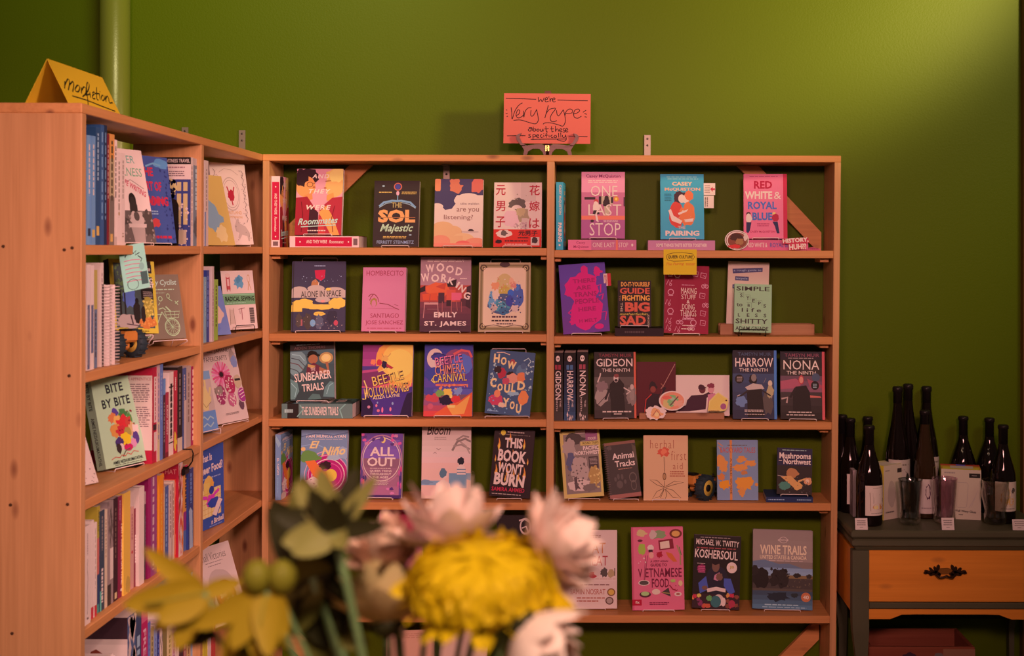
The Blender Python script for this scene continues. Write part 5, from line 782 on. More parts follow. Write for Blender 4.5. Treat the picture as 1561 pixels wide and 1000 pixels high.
lface('blue book with large red lettering beside the statue photo book', -1.098, 3.268, LS[0]+.004, .150, .223, .014, dict(c='4a4a88', f=[
    ('r',0,0,100,100,'484878'), ('b',84,8,24,5,'7a98c0',2,.3), ('l',[(40,12),(60,8),(80,10)],3,'a0b8d0'), ('s',76,10,100,98,'34305c',40,2.2), ('t','THE',22,13,58,23,rr,dict(b=.07)), ('t','ART OF',26,29,76,40,rr,dict(b=.07)), ('t','READING',16,46,90,57,rr,dict(b=.07)), ('k',24,62,62,68,'d8c8d8',2), ('b',50,77,13,5,'d03a3a',3,.2), ('t','WRITING ESSAYS',18,90,94,96,rr,dict(b=.04))][:7] + [('k',16,46,90,57,rr,1), ('k',24,62,62,68,'d8c8d8',2), ('b',50,77,13,5,'d03a3a',3,.2), ('k',18,90,94,96,rr,1)]), 72, 8)
stand('white wire stand under the blue book with red lettering, top side shelf', .08, -1.118, 3.20, LS[0], 72, 8, .13, dep=.05)
def bookend(label, px, row, h=.10, wd=.10, db=.03):
    X = LX1 - db; Yb = X*F/(px - CX); o = empty('bookend', (X, Yb, LS[row]), label, 'bookend', 'black bookends'); mb = MB()
    q = [(0,0),(-wd,0),(-wd,h-.02),(-wd+.006,h-.006),(-wd+.02,h),(-.02,h),(-.006,h-.006),(0,h-.02)]
    mb.prism(q, 0, .0015, BLACK, lambda a, b, d: Vector((a, d, b))); mb.build('plate', o)
    mb = MB(); mb.box((-wd, -.07, .0003), (0, 0, .0018), BLACK); mb.build('foot', o); return o
bookend('black metal bookend behind the blue and red book on the top shelf', 272, 0, .125, .085, .022)
# top shelf, far bay
spine_row(0, [(311.8, 317.4, 246, 'e0b0b0', 'white paperback spine', dict(sp=[K('a88080',1,10,60), ('r',0,60,40,100,'8a7a90')]))], True)
lface('thin orange and grey book leaning behind the pale pink oval frame book', -1.100, 3.80, LS[0]+.001, .13, .215, .008, dict(c='d8904a', f=[('r',0,0,100,100,'d8944e'), ('b',40,60,30,20,'8a8890',2,.25), ('b',60,84,20,12,'e8b070',3,.2)]), 70, 14)
pkd = 'c08890'
lface('pale pink book with an oval frame, red animal and unicorn', -1.096, 3.985, LS[0]+.004, .155, .255, .018, dict(c='e8a8a8', f=[
    ('r',0,0,100,100,'eaaeae'), ('e',52,38,25,21,'c89090'), ('e',52,38,23.5,19.5,'ecb8b4'), ('o',52,38,21,17.5,pkd,.05), ('b',52,40,9,7,'b82030',3,.15), ('l',[(46,36),(42,29)],3,'b82030'), ('l',[(58,36),(62,29)],3,'b82030'), ('l',[(52,46),(54,52)],3,'b82030'), ('t','SPIRITLAND',30,59,76,63,'d8844a',dict(b=.0)), ('t','COMPANION',32,65,76,68,'d8844a',dict(b=.0)), ('l',[(24,12),(40,7),(60,8),(78,14)],1,pkd),
    ('b',22,80,9,6,'3a3a80',5,.12), ('p',[(52,78),(58,70),(64,68),(66,74),(82,78),(92,86),(90,96),(86,96),(84,90),(70,88),(62,94),(58,92),(62,86),(54,84)],'c89898'), ('l',[(58,70),(52,66)],1,pkd), ('k',14,22,36,28,'d09a9a',0)] + [('l',[(8,q),(14,q+4),(10,q+8)],1,'7a5060') for q in (8,16,26,36,46,56)] + [('l',[(86,q),(92,q+4),(87,q+9)],1,'7a5060') for q in (8,16,26,36,46,56,64)] + [('s',12,72,96,97,'9a6a74',26,1), ('s',10,8,24,60,pkd,24,1.2), ('s',80,8,96,66,pkd,28,1.2)], sc='d89898'), 63, 9)
stand('white wire stand under the pale pink oval frame book', .10, -1.128, 3.92, LS[0], 63, 9, .15, dep=.05)
# second shelf, near bay
spine_row(1, [
    (132.4, 138.4, 406, 'e0a4ac', 'pink spine with dark stripes', dict(db=.014, sp=[('r',20,38,80,99,'5a5064'), ('r',30,42,45,95,'a890a0')])),
    (138.6, 143.6, 407, 'e4a8b0', 'pale pink spine with dark stripe', dict(db=.014, sp=[('r',15,38,85,84,'625468'), ('r',15,86,85,99,'e8b8b8')])),
    (143.8, 148.6, 414, 'b89a40', 'ochre and grey spine', dict(db=.02, sp=[('r',0,40,100,100,'6a6070'), K('40303a',1,44,90)])),
    (148.8, 153.4, 403, '2c3060', 'tall navy spine', dict(db=.03, sp=[K('8088b0',1,10,50)])),
    (153.6, 158, 403, 'dca0b0', 'tall pink spine', dict(db=.02, sp=[K('9a6070',1,10,70)])),
])
o = spine_book('dark spiral bound notebook, the nearest of two on the second shelf', 158.4, 165.6, 436, 1, '4a3a40', db=.016, wd=.14, rings='c8a8a0', name='spiral_notebook', cat='notebook', back=[])
o = spine_book('white spiral bound notebook beside the toy tractor on the second shelf', 167.2, 175.6, 437, 1, 'e0b4b8', db=.010, wd=.14, rings='d8b8b4', name='spiral_notebook', cat='notebook')
tractor('dark teal toy tractor with yellow hubs, beside the white spiral notebook', (-1.140, 2.985, LS[1] + .0005), R(66), 1.3)
yg = 'd0b030'
lface('travel guide with a yellow frame and forest path photo, on a wire stand', -1.1440, 2.965, LS[1]+.048, .125, .178, .022, dict(c='c8a828', sc='1c140c', f=[
    ('r',0,0,100,100,yg), ('r',9,5,93,93,'4a4440'), ('r',62,0,92,16,'2a2024'), ('t','moon',76,10,90,14,'f0d8c8'), ('r',60,17,93,22,yg), ('k',66,18,90,21,'3a3018',1), ('t','PACIFIC',54,24,94,30,'f4dcd0',dict(b=.06)), ('t','NORTHWEST',32,31,96,37,'f4dcd0',dict(b=.06)),
    ('s',11,8,40,50,'6a6a40',40,3), ('b',40,52,14,14,'5a5a90',3,.2), ('r',18,42,22,80,'2a2020'), ('r',28,40,31,78,'2a2020'), ('r',66,38,93,54,'241a20'), ('k',70,42,92,52,'9a8478',4), ('b',80,66,14,14,'a89030',4,.25), ('s',68,54,92,78,'d8b848',26,2.4), ('b',34,84,24,10,'b88898',5,.15), ('b',76,86,18,8,'c8602c',6,.25), ('s',60,78,92,92,'d8783a',20,2.4), ('b',54,72,8,16,'281c24',7,.12), ('b',68,74,5,12,'2a1e24',8,.12), ('e',55,56,4,4,'201418'), ('l',[(40,76),(44,88)],3,'4a2c34'), ('l',[(30,88),(56,90)],2,'5a3440'), ('k',30,96,80,98.5,'6a5618',1)]), 56, 12, 4, corner='l')
stand('tall white wire stand holding the yellow framed forest guide', .085, -1.109, 3.016, LS[1], 56, 12, .16, raise_=.045, dep=.05)
cy = 'd0c090'
lface('olive brown book with a white line drawn bicycle, leaning against the divider', -1.0885, 3.318, LS[1]+.022, .125, .172, .010, dict(c='84744a', f=[
    ('r',0,0,100,100,'86764c'), ('r',4,2,40,4,'c83a3a'), ('t','Culinary Cyclist',6,8,94,19,'f0dcc0',dict(b=.03,s=.2)), ('k',20,22,92,25,'d8c8a0',1), ('k',20,28,70,29.5,'d8c8a0',1), ('o',72,82,17,14,cy,.1), ('o',72,82,14,11.5,cy,.06), ('o',12,84,16,13,cy,.1), ('l',[(72,82),(52,58)],1.6,cy), ('l',[(52,62),(24,62),(14,84)],1.6,cy), ('l',[(52,58),(34,84),(14,84)],1.6,cy), ('l',[(46,54),(56,52),(62,56)],2,cy), ('l',[(58,58),(92,58),(88,68),(62,68),(58,58)],1.4,cy), ('l',[(60,63),(90,63)],1,cy), ('l',[(70,58),(72,68)],1,cy), ('l',[(80,58),(80,68)],1,cy), ('l',[(62,50),(72,58)],3,cy)] + [('l',[(72,82),(72+15*math.cos(a),82+12.5*math.sin(a))],.7,cy) for a in [math.pi*k/6 for k in range(12)]] + [('o',30,40,4,3,cy,.3), ('o',52,38,5,4,cy,.3), ('o',70,34,4,4,cy,.3), ('l',[(50,44),(46,48)],1.5,cy), ('l',[(70,38),(78,42)],1.6,cy), ('l',[(84,42),(90,48)],1.6,cy), ('l',[(92,42),(84,46)],1.6,cy), ('p',[(8,38),(18,38),(15,46),(10,46)],cy)]), 48, 15)
stand('white wire stand in front of the olive brown bicycle book', .095, -1.118, 3.272, LS[1], 48, 15, .12, raise_=.016, dep=.05)
card('mint green handwritten note card hanging from the top shelf edge', 'note_card', 'card', 166, 209, 376, 436, 2.86, .0006, '9aa890', [], group=None)
nc = bpy.data.objects['note_card']; bpy.data.objects.remove(nc)
mb = MB(); art(mb, [('r',0,0,100,100,'9eac94'), ('l',[(12,8),(24,18),(20,26),(34,14),(44,22)],3,'2a2a28'), ('l',[(46,10),(54,20),(66,14),(60,24),(78,20)],3,'2a2a28'), ('l',[(70,26),(84,34),(78,40)],3,'2a2a28')] + [('l',[(14,q),(44,q-1),(76,q+1)],2.4,'c85a6a') for q in (34,43,52,61,70,79)] + [('o',36,86,22,12,'3a3a36',.08), ('r',70,62,96,90,'4a4e48'), ('e',78,50,10,8,'8a9484')], .075, .105, lambda x, y, d: Vector((-.0375 + x, -d, .105 - y)))
mb.box((-.0375, .0001, 0), (.0375, .0006, .105), M('9aa890'))
o = mb.build('note_card', None, (-1.0655, 2.905, 1.447)); o.rotation_mode = 'YXZ'; o.rotation_euler = (R(-3), R(-8), R(62)); tag(o, 'mint green handwritten note card hanging from the top shelf edge of the side bookcase', 'note')
# second shelf, far bay
spine_row(1, [
    (311.8, 315, 424, '8a8a90', 'grey paperback spine', dict(sp=[K('c8b8b8',1,8,60)])),
    (315.2, 319, 414, '34346a', 'dark blue spine', dict(sp=[K('9090c0',1,8,80)])),
    (319.2, 323.4, 420, '8a5a98', 'purple paperback spine', dict(sp=[K('d0a8c8',1,8,80)])),
    (323.6, 326.6, 408, 'c8988a', 'tall tan spine', dict(db=.012, sp=[K('8a5a50',1,30,80)])),
    (327, 332.6, 428, 'a09a3c', 'yellow green spine', dict(sp=[K('5a4a20',1,10,80)])),
], True)
lface('lavender picture book with an orange shape leaning on the second far shelf', -1.112, 3.80, LS[1]+.001, .125, .15, .006, dict(c='8a80b0', f=[('r',0,0,100,100,'8e84b4'), ('b',62,56,26,20,'e09a88',2,.1), ('b',40,84,30,10,'7a70a8',3,.2)]), 66, 16)
rs = '6a7a58'
lface('white sewing book with a green title band, on a black stand', -1.092, 4.02, LS[1]+.004, .128, .185, .022, dict(c='e8b4ac', sc='241a18', f=[
    ('r',0,0,100,100,'ecbab2'), ('r',0,39,100,58,'7a8a60'), ('r',0,40,100,41.5,'9aa880'), ('t','RADICAL SEWING',7,44,97,52,'241c18',dict(b=.05)), ('k',10,54,70,56,'c8c8a8',1), ('r',14,6,26,32,'c84a48'), ('e',20,8,6,4,'e8a090'), ('r',17,14,23,26,'e89a90'), ('l',[(17,26),(15,35)],2,'a83a3a'), ('l',[(23,26),(24,35)],2,'a83a3a'), ('b',54,20,14,11,'7a98b0',3,.3), ('b',52,16,8,5,'5a7890',4,.3), ('o',84,14,4,7,'c87a48',.2), ('l',[(84,20),(80,34)],1.4,'c87a48'), ('l',[(84,20),(90,34)],1.4,'c87a48'),
    ('r',16,66,30,90,'d8a088'), ('l',[(18,64),(16,92)],1,'8a5a48'), ('l',[(28,64),(31,92)],1,'8a5a48'), ('l',[(44,66),(64,64)],1.6,'9a5a58'), ('l',[(54,64),(54,84)],2,'b05a5a'), ('l',[(48,68),(48,74)],1.2,'9a5a58'), ('r',78,64,92,90,'6a4a48')] + [('l',[(78,q),(92,q)],1,'c8a090') for q in (68,72,76,80,84,88)] + [('k',44,92,60,95,'b07870',1)]), 57, 8)
stand('thin black stand holding the white sewing book', .075, -1.118, 3.955, LS[1], 57, 8, .1, BLACK, .02, .05, .02)
# third shelf, near bay
lface('cream hardcover with a bouquet of painted fruit, on the third side shelf', -1.154, 2.95, LS[2]+.003, .138, .212, .026, dict(c='c0b48c', sc='a89c7c', f=[
    ('r',0,0,100,100,'c4b890'), ('t','BITE',32,7,74,17,'262626',dict(b=.05,sp=1.1,a=-3)), ('t','BY BITE',17,23,86,33,'262626',dict(b=.05,sp=1.1,a=-3)), ('b',44,40,8,5,'5a3a78',2,.15), ('b',36,46,10,6,'d8683a',3,.25), ('b',62,43,14,5,'4a6a38',4,.4), ('b',46,48,9,5,'e8944a',5,.2), ('b',76,50,6,8,'5a7a3a',6,.3), ('b',60,55,18,10,'d8282c',7,.3), ('b',72,52,8,6,'c83a30',8,.3), ('b',38,60,13,8,'d8783a',9,.15), ('b',52,62,12,7,'c82830',10,.25), ('b',78,62,9,8,'d89060',11,.15), ('b',66,64,9,6,'a8783a',12,.15), ('b',86,62,8,6,'e8b0a8',13,.3), ('b',58,71,14,7,'e8a020',14,.15), ('b',42,74,10,6,'4a2a58',15,.12), ('b',84,72,8,7,'5a3068',16,.12), ('b',76,77,7,5,'d87898',17,.15), ('e',45,79,6,4,'e0a8a8'), ('b',62,81,11,4,'c81a48',18,.2), ('b',38,80,6,6,'3a2438',19,.2), ('l',[(44,90),(54,84),(66,82)],2,'6a4a3a'), ('s',32,40,90,82,'e8c040',16,1.5), ('s',32,40,90,82,'8a1a28',16,1.5),
    ('l',[(16,91),(26,89),(36,90.5),(42,88),(50,90),(56,87),(64,89.5),(72,86),(84,88)],1.2,'c83028'), ('t','AIMEE NEZHUKUMATATHIL',18,93,92,96.5,'262626',dict(b=.03,a=-1)), ('k',20,97.5,92,98.8,'5a5040',1)],
    s=[('t','AIMEE NEZHUKUMATATHIL',30,42,66,96,'3a342c',dict(rot=1,b=.03)), ('t','BITE BY BITE',30,4,66,34,'3a342c',dict(rot=1,b=.03))]), 70, 13, corner='l', hard=True)
stand('white wire stand under the cream fruit bouquet hardcover', .10, -1.13, 3.02, LS[2], 70, 13, .13, dep=.04)
lface('pink marbled booklet leaning at the near end of the third side shelf', -1.120, 2.82, LS[2]+.001, .13, .16, .006, dict(c='d8a0b0', f=[('r',0,0,100,100,'dca8b4'), ('s',0,0,100,100,'a07a98',120,1.6), ('s',0,0,100,100,'8a5a84',60,1.3)]), 66, 22)
bookend('black bookend between the fruit bouquet hardcover and the crimson book', 225, 2, .155, .075, .04)
spine_row(2, [
    (232.6, 240.4, 563, 'b81a30', 'crimson cookbook spine', dict(wd=.15, db=.022, hard=True, sp=[('r',35,10,85,58,'e0a8a0'), ('r',20,60,90,66,'3a2020'), ('r',35,68,85,88,'e0a8a0'), K('a81a2a',1,12,56,50,75)], back=[('r',0,8,100,86,'e0a6a4'), ('r',0,0,100,7,'b81a30'), ('t',"COOK'S APPRENTICE",42,10,98,13,'b05a58',dict(b=.01)), ('k',40,16,97,36,'8a5a5c',9), ('k',40,40,97,62,'8a5a5c',10)])),
    (240.6, 244.4, 556, 'c8888c', 'pale pink orange spine', dict(sp=[('r',0,60,100,100,'d89a70'), K('7a5a80',1,10,80)])),
    (244.6, 249, 557, '6a6a98', 'slate blue spine', dict(sp=[K('c8b8d0',1,10,60)])),
    (249.2, 253, 580, '4a2448', 'dark purple spine', dict(sp=[('r',0,0,100,20,'8a98c8'), K('a87aa0',1,30,80)])),
    (253.2, 257.8, 601, 'b02a3c', 'short red spine', dict(sp=[('t','RAW SPIRIT',30,20,75,66,'e8b0a8',dict(rot=1,b=.02)), ('r',0,92,100,100,'7a1a28')])),
    (258, 265, 570, 'f0c8c4', 'white spine with heavy black lettering', dict(sp=[K('1c1216',1,14,80,18,86), K('2a1a1c',1,20,78,30,70), ('r',0,17,100,18.5,'1c1216'), ('r',0,84,100,85.5,'1c1216')])),
    (265.2, 271, 568, 'c02434', 'bright red spine', dict(sp=[K('e8a090',1,8,24), ('b',50,86,40,10,'e8a030',2,.3)])),
    (271.2, 278.6, 562, '2a2426', 'black spine with pale base', dict(sp=[K('8a7a78',1,8,70), ('r',0,84,100,100,'d8a084')])),
    (278.8, 284.6, 564, '4a4a70', 'blue grey spine', dict(sp=[('r',40,40,100,100,'d0a09a'), K('c8b0b8',1,8,40)])),
    (284.8, 291.6, 561, 'b88a7c', 'beige spine', dict(sp=[K('8a5a50',1,8,70)])),
    (291.8, 297.6, 561, 'a01c44', 'plum red spine', dict(sp=[K('f0c0b8',1,4,94,26,74)])),
    (297.8, 300.6, 545, 'ecc4bc', 'tall white spine', dict(wd=.15, hard=True, back=[('r',0,0,100,100,'2a1a20')], sp=[('r',20,10,80,14,'d88a80')])),
    (300.8, 306.2, 565, 'ecbcb8', 'pale pink and green spine', dict(sp=[('r',0,68,60,100,'8a9a58'), ('r',60,72,100,100,'b0a878'), K('a07a78',1,6,60)])),
])
# third shelf, far bay
lface('blue book with a drawn yellow hand beside the flower crafts book', -1.092, 3.612, LS[2]+.006, .15, .172, .010, dict(c='7a80a0', f=[('r',0,0,100,100,'c8b088'), ('r',0,66,100,100,'7a86b0'), ('r',0,0,100,14,'8a90a8'), ('b',70,44,20,20,'e0b068',2,.15), ('l',[(62,30),(60,14)],6,'e0b068'), ('l',[(70,28),(70,10)],6,'e0b068'), ('l',[(78,30),(80,14)],6,'e0b068'), ('l',[(88,40),(94,28)],6,'e0b068'), ('l',[(56,44),(72,60),(90,52)],1,'8a5a3a'), ('l',[(50,78),(60,74),(70,80),(80,75),(90,80)],3,'e8d8d8'), ('l',[(54,90),(66,86),(76,92),(88,86)],3,'e8d8d8')]), 74, 11)
stand('white wire stand in front of the blue hand book', .12, -1.105, 3.545, LS[2], 74, 11, .12, dep=.05, lip=.014)
lface('pale lilac crafts book with a pink gerbera and painted pebbles', -1.0765, 3.866, LS[2]+.004, .172, .234, .014, dict(c='d8a0b0', f=[
    ('r',0,0,100,100,'dcaab8'), ('t','JAPANESE',40,5,92,11,'3a2a30',dict(b=-.01)), ('t','PAPERCRAFTS',8,14,72,20,'3a2a30',dict(b=-.01)), ('k',20,7,36,9,'6a4a54',1), ('b',88,18,10,9,'b09aa8',2,.15), ('b',90,24,9,8,'8a7a98',3,.12), ('o',98,18,5,5,'9a8a9a',.2)] + [('l',[(46,38),(46+26*math.cos(a),38+17*math.sin(a))],4,('e05a78','d84868','e87890')[k%3]) for k, a in enumerate([2*math.pi*k/22 for k in range(22)])] + [('e',46,38,6,4,'3a1a20'), ('o',46,38,8,5,'b03048',.3), ('b',64,52,14,13,'b02848',5,.08), ('s',54,42,76,62,'f0b0a8',30,1.8), ('b',88,50,11,9,'c8a070',6,.08), ('r',80,46,96,49,'3a2a2a'), ('b',34,64,14,13,'a03050',7,.08), ('b',30,58,12,6,'9a8a60',8,.2), ('s',24,58,46,74,'e8a0a0',20,1.6), ('b',62,72,12,9,'c05068',9,.08), ('s',52,66,74,80,'f0c0b8',20,1.6), ('b',86,80,7,7,'6a3a48',10,.1), ('e',93,68,13,10,'a8308a'), ('o',93,68,13,10,'e8b0d0',.08), ('l',[(84,64),(98,61)],1.6,'e8b8d8'), ('l',[(85,68),(100,65)],1.6,'e8b8d8'), ('l',[(87,72),(100,69)],1.6,'e8b8d8'), ('k',36,88,76,91,'8a6070',2)]), 71, 14)
stand('white wire stand under the pale lilac gerbera crafts book', .13, -1.10, 3.79, LS[2], 71, 14, .22, dep=.05)
# fourth shelf, near bay
spine_row(3, [
    (130.4, 139.4, 806, 'e8aca8', 'pale pink spine with fine lettering', dict(db=.010, sp=[K('b07a78',1,8,30,35,62), ('l',[(50,34),(44,44),(56,54),(46,66),(54,80),(48,90)],5,'7a5054'), ('k',40,92,66,96,'5a3a40',1)])),
    (139.6, 144.4, 797, 'eab4b0', 'plain blush white spine', dict(db=.016, sp=[('r',10,88,90,100,'c82a34')])),
    (144.6, 149, 800, 'ecb8b4', 'white spine with script lettering', dict(db=.016, sp=[K('b08a88',1,6,70,35,65), ('r',20,88,100,100,'c82a34')])),
    (149.2, 153.6, 775, 'b8962c', 'mustard, red and navy spine', dict(db=.022, sp=[('r',0,30,100,64,'d05a50'), ('r',0,64,100,92,'3a3a58'), ('r',0,92,100,100,'4a7a70'), K('6a4a18',1,4,24)])),
    (153.8, 160.6, 782, '3c3a44', 'dark slate spine with white capitals', dict(sp=[K('98888a',1,6,40,30,70), K('e8d0c8',1,58,92,20,80), ('r',0,80,30,100,'6a9a88')])),
    (160.8, 164.8, 780, 'd8a480', 'tan spine', dict(sp=[K('8a5a48',1,10,50)])),
    (165, 174, 768, '9a6a70', 'dusty mauve spine with cream label', dict(sp=[('r',45,46,100,76,'e0b498'), ('s',0,0,100,40,'6a4a50',30,6), ('r',0,80,60,100,'40303a')])),
    (174.2, 180.8, 763, '3c1c20', 'dark brown spine', dict(sp=[K('7a4a40',1,10,60), ('r',30,92,80,98,'d8a070')])),
    (181, 189.6, 760, '8a1a38', 'maroon spine with white capitals', dict(sp=[('t','MATT KRAMER ON WINE',55,28,98,88,'ecc8c0',dict(rot=1,b=.05)), K('b86a74',1,4,24,20,50), ('e',60,93,18,1.5,'ecc8c0')])),
    (189.8, 199.8, 755, 'e8963c', 'orange yellow spine', dict(db=.016, sp=[('r',0,74,100,100,'e8963c'), ('b',70,92,40,8,'c8843a',2,.2)])),
    (200, 205.2, 777, 'd88070', 'salmon spine with red dot', dict(sp=[('e',55,55,24,2,'c01a24'), K('a84a48',1,8,40)])),
    (205.4, 209.6, 778, '8a2430', 'dark red spine', dict(sp=[('t','IN THE KITCHEN',30,34,75,66,'e8b8b0',dict(rot=1,b=.03))][:0] + [K('e8b8b0',1,34,70,28,78)])),
    (209.8, 213, 764, '342830', 'charcoal spine', dict(sp=[('r',10,4,90,8,'b09890'), K('8a6a74',1,20,80)])),
    (213.2, 221, 746, 'ecb4b8', 'tall white hardcover spine', dict(wd=.15, hard=True, db=.012, back=[('r',0,0,100,100,'d8a09c')])),
    (221.2, 226.4, 752, '5a5058', 'grey spine with large pale capitals', dict(sp=[('r',0,0,100,14,'c8b0b0'), K('e0ccc8',1,28,72,18,84), K('a89a98',1,16,26)])),
    (226.8, 240.2, 727, '9a3a78', 'magenta cookbook spine', dict(wd=.15, hard=True, db=.014, back=[('r',0,0,100,100,'8a1440')], sp=[('r',0,0,30,100,'a01c50'), K('d890b8',1,4,94,45,75)])),
    (240.6, 243.8, 738, 'd88a88', 'rose pink spine', dict(sp=[K('a04a58',1,8,80)])),
    (244, 251, 727, 'e8741c', 'bright orange spine', dict(db=.012, sp=[K('e89a48',1,20,80,40,60), ('l',[(90,4),(80,30),(92,60),(84,94)],6,'5a4060')])),
    (251.6, 258, 745, '50527c', 'blue grey spine with yellow edge', dict(sp=[K('a0a0c0',1,10,80), ('r',0,0,10,100,'d8a048')], back=[('r',0,0,100,100,'d8a09c')])),
    (258.2, 263.8, 742, 'd8a0b8', 'lilac white spine', dict(sp=[K('9a6a88',1,8,70), ('r',85,0,100,100,'6a3a50')])),
    (264, 267.2, 736, 'e0a088', 'thin cream spine', dict(sp=[K('a05a48',1,8,70)])),
    (267.4, 273, 733, 'e0401c', 'vermilion spine', dict(sp=[('r',10,4,80,22,'e87050'), ('r',10,70,90,96,'e88048'), K('f0b090',1,72,92)])),
    (273.4, 279.6, 709, 'e0b8a0', 'tall patterned cream spine', dict(wd=.15, hard=True, db=.012, back=[('r',0,0,100,100,'a81828'), ('t','ALL THAT',50,6,96,11,'d86a60',dict(b=.0))], sp=[('s',0,0,100,100,'d84a38',50,10)])),
    (280.6, 287.2, 713, 'e07a34', 'orange and purple spine', dict(sp=[('r',0,0,100,6,'c81a38'), ('r',0,54,100,76,'9a2a68'), ('r',0,76,100,100,'5a5a84'), K('4a2a38',1,10,50,30,75)])),
    (288.4, 295.8, 718, '2e3260', 'navy spine with white shape', dict(db=.014, sp=[('p',[(10,52),(40,48),(80,54),(90,100),(20,100),(20,70)],'dcc8d8'), K('8088b8',1,6,44)])),
    (297.2, 302.2, 707, 'e4a890', 'tall peach spine', dict(sp=[('t','GATHER',30,14,74,34,'9a5a50',dict(rot=1))][:0] + [K('9a5a50',1,12,40)])),
    (302.4, 306.2, 713, 'c0203a', 'crimson spine beside the divider', dict(sp=[K('f0b0a8',1,18,56,28,80), ('s',0,60,100,96,'e87a78',10,10)])),
])
o = empty('black_hook', (-1.0700, 3.30, 1.000), 'small black wire hook over the third shelf edge near the divider', 'hook'); mb = MB()
mb.tube([(-.02, 0, .019), (.002, 0, .019), (.006, 0, .008), (.004, 0, -.012), (-.004, 0, -.024), (-.012, 0, -.03)], .0018, BLACK); mb.build('wire', o)
mb = MB(); mb.bev((-.05, -.03, -.045), (-.006, .01, -.028), BLACK, .003); mb.build('clip', o)
# fourth shelf, far bay
yf = 'eac070'
lface('tall blue paperback with a picnic picture, standing beyond the divider', -1.092, 3.668, LS[3]+.001, .155, .232, .016, dict(c='343e7c', f=[
    ('r',0,0,100,100,'38447f'), ('t','What Is',8,9,56,18,'f0d4d0',dict(b=.05,a=-2)), ('t','Queer Food?',2,22,96,34,'f0d4d0',dict(b=.06,a=-3)), ('k',20,37,92,40,'c8b0d0',1), ('r',2,52,88,86,yf), ('b',42,48,18,12,'e89a4a',3,.1), ('r',26,44,58,66,'e8a050')] + [('l',[(2,q),(88,q-2)],.8,'d88a40') for q in (58,64,70,76,82)] + [('l',[(q,52),(q+2,86)],.8,'d88a40') for q in (14,26,38,50,62,74,84)] + [('b',54,47,8,5,'e88a38',4,.3), ('e',52,54,9,5,'2a3070'), ('b',50,66,16,8,'d8329a',5,.25), ('l',[(36,62),(20,60)],6,'d8329a'), ('l',[(62,60),(80,56)],6,'d8329a'), ('b',62,70,24,6,'343c80',6,.15), ('p',[(54,84),(78,66),(92,70),(70,88)],'e8a8a0'), ('l',[(54,85),(68,89),(90,72)],2.4,'343c80'), ('t','n Birdsall',50,89,95,95.5,'f0d4d0',dict(b=.05,a=-2)), ('k',40,97,92,98.8,'c8b0d0',1)]), 79, 1)
# fifth shelf, near bay
o = spine_book('blue grey spine at the near end of the fifth shelf, food photo on its back', 196, 217, 944, 4, '4a4e6a', db=.012, wd=.165, sp=[('r',60,0,100,100,'3a3a50'), K('d8c8d0',1,20,90,62,96), ('s',0,0,55,100,'d8b8a8',40,9)], back=[('r',0,0,100,100,'c8908a'), ('r',0,0,100,16,'3a1c20'), ('r',0,20,100,66,'d8a8a0'), ('r',4,28,36,64,'4a3438'), ('s',6,30,34,62,'98807a',20,5), ('b',60,46,22,20,'7a2a1c',2,.15), ('b',58,48,16,14,'b0502c',3,.2), ('b',86,60,16,10,'e0b0a8',4,.2)])
ob = empty('woven_box', (-1.165, 2.80, LS[4]), 'pink woven storage box with a purple diamond band on the fifth shelf', 'storage box')
mb = MB(); mb.bev((-.085, -.09, 0), (.06, .08, .225), M('d09a98'), .012); mb.build('box', ob)
mb = MB(); art(mb, [('r',0,0,100,100,'b888a0')] + [('p',[(q,20),(q+5,50),(q,80),(q-5,50)],'3a2a58') for q in range(6, 100, 11)], .145, .03, lambda x, y, d: Vector((-.085 + x, -.0902 - d, .20 - y))); mb.build('band', ob)
mb = MB(); mb.bev((-.09, -.095, .212), (.066, .085, .235), M('e8aaa0'), .01); mb.build('lid', ob)
bookend('black bookend beside the woven storage box on the fifth shelf', 197, 4, .135, .12, .012)
spine_row(4, [
    (217.4, 226.8, 935, 'c01c4c', 'crimson spine with pale capitals', dict(sp=[('r',0,0,100,10,'d85068'), ('t','FRENCH',25,16,75,70,'e890a0',dict(rot=1,b=.04))])),
    (227.2, 231, 952, '6a5a90', 'violet spine', dict(sp=[K('b8a8d0',1,10,80)])),
    (231.4, 236, 960, 'b89a58', 'ochre spine', dict(sp=[K('6a4a28',1,10,80)])),
    (236.2, 241, 963, 'a89ac0', 'lilac spine', dict(sp=[K('6a5a90',1,10,80)])),
    (241.2, 245, 965, '2c2c6a', 'dark blue spine', dict(sp=[K('8080b8',1,10,80)])),
    (245.2, 249.6, 955, 'ecb8b0', 'pale pink spine', dict(sp=[('s',0,0,100,100,'6a4a58',24,10)])),
    (249.8, 256, 958, '8a6a38', 'brown ochre spine', dict()),
    (256.4, 264, 962, 'e8c078', 'pale yellow spine', dict(sp=[K('a8803a',1,10,80)])),
    (264.4, 269, 950, 'd88a98', 'pink spine', dict(sp=[K('a83a58',1,10,80)])),
    (269.4, 274.6, 932, 'e8a8b0', 'blush spine', dict(sp=[('s',0,0,100,100,'c84a68',20,10)])),
    (275, 281, 926, '4a2438', 'aubergine spine with white letters', dict(sp=[K('e8c8c8',1,6,26,20,80)])),
    (281.2, 286, 922, '9a3a3c', 'brick red spine', dict(sp=[K('d89080',1,20,80)])),
    (286.4, 292, 925, 'd08a5c', 'tan orange spine', dict(sp=[K('8a4a30',1,10,70)])),
    (292.2, 303, 876, '9a8c98', 'tall grey hardcover spine', dict(wd=.16, hard=True, back=[('r',0,0,100,100,'a8909c')], sp=[K('c0b0b8',1,10,60)])),
    (303.2, 306.4, 882, 'b01c3c', 'thin crimson spine', dict(sp=[K('e89a98',1,10,80)])),
])
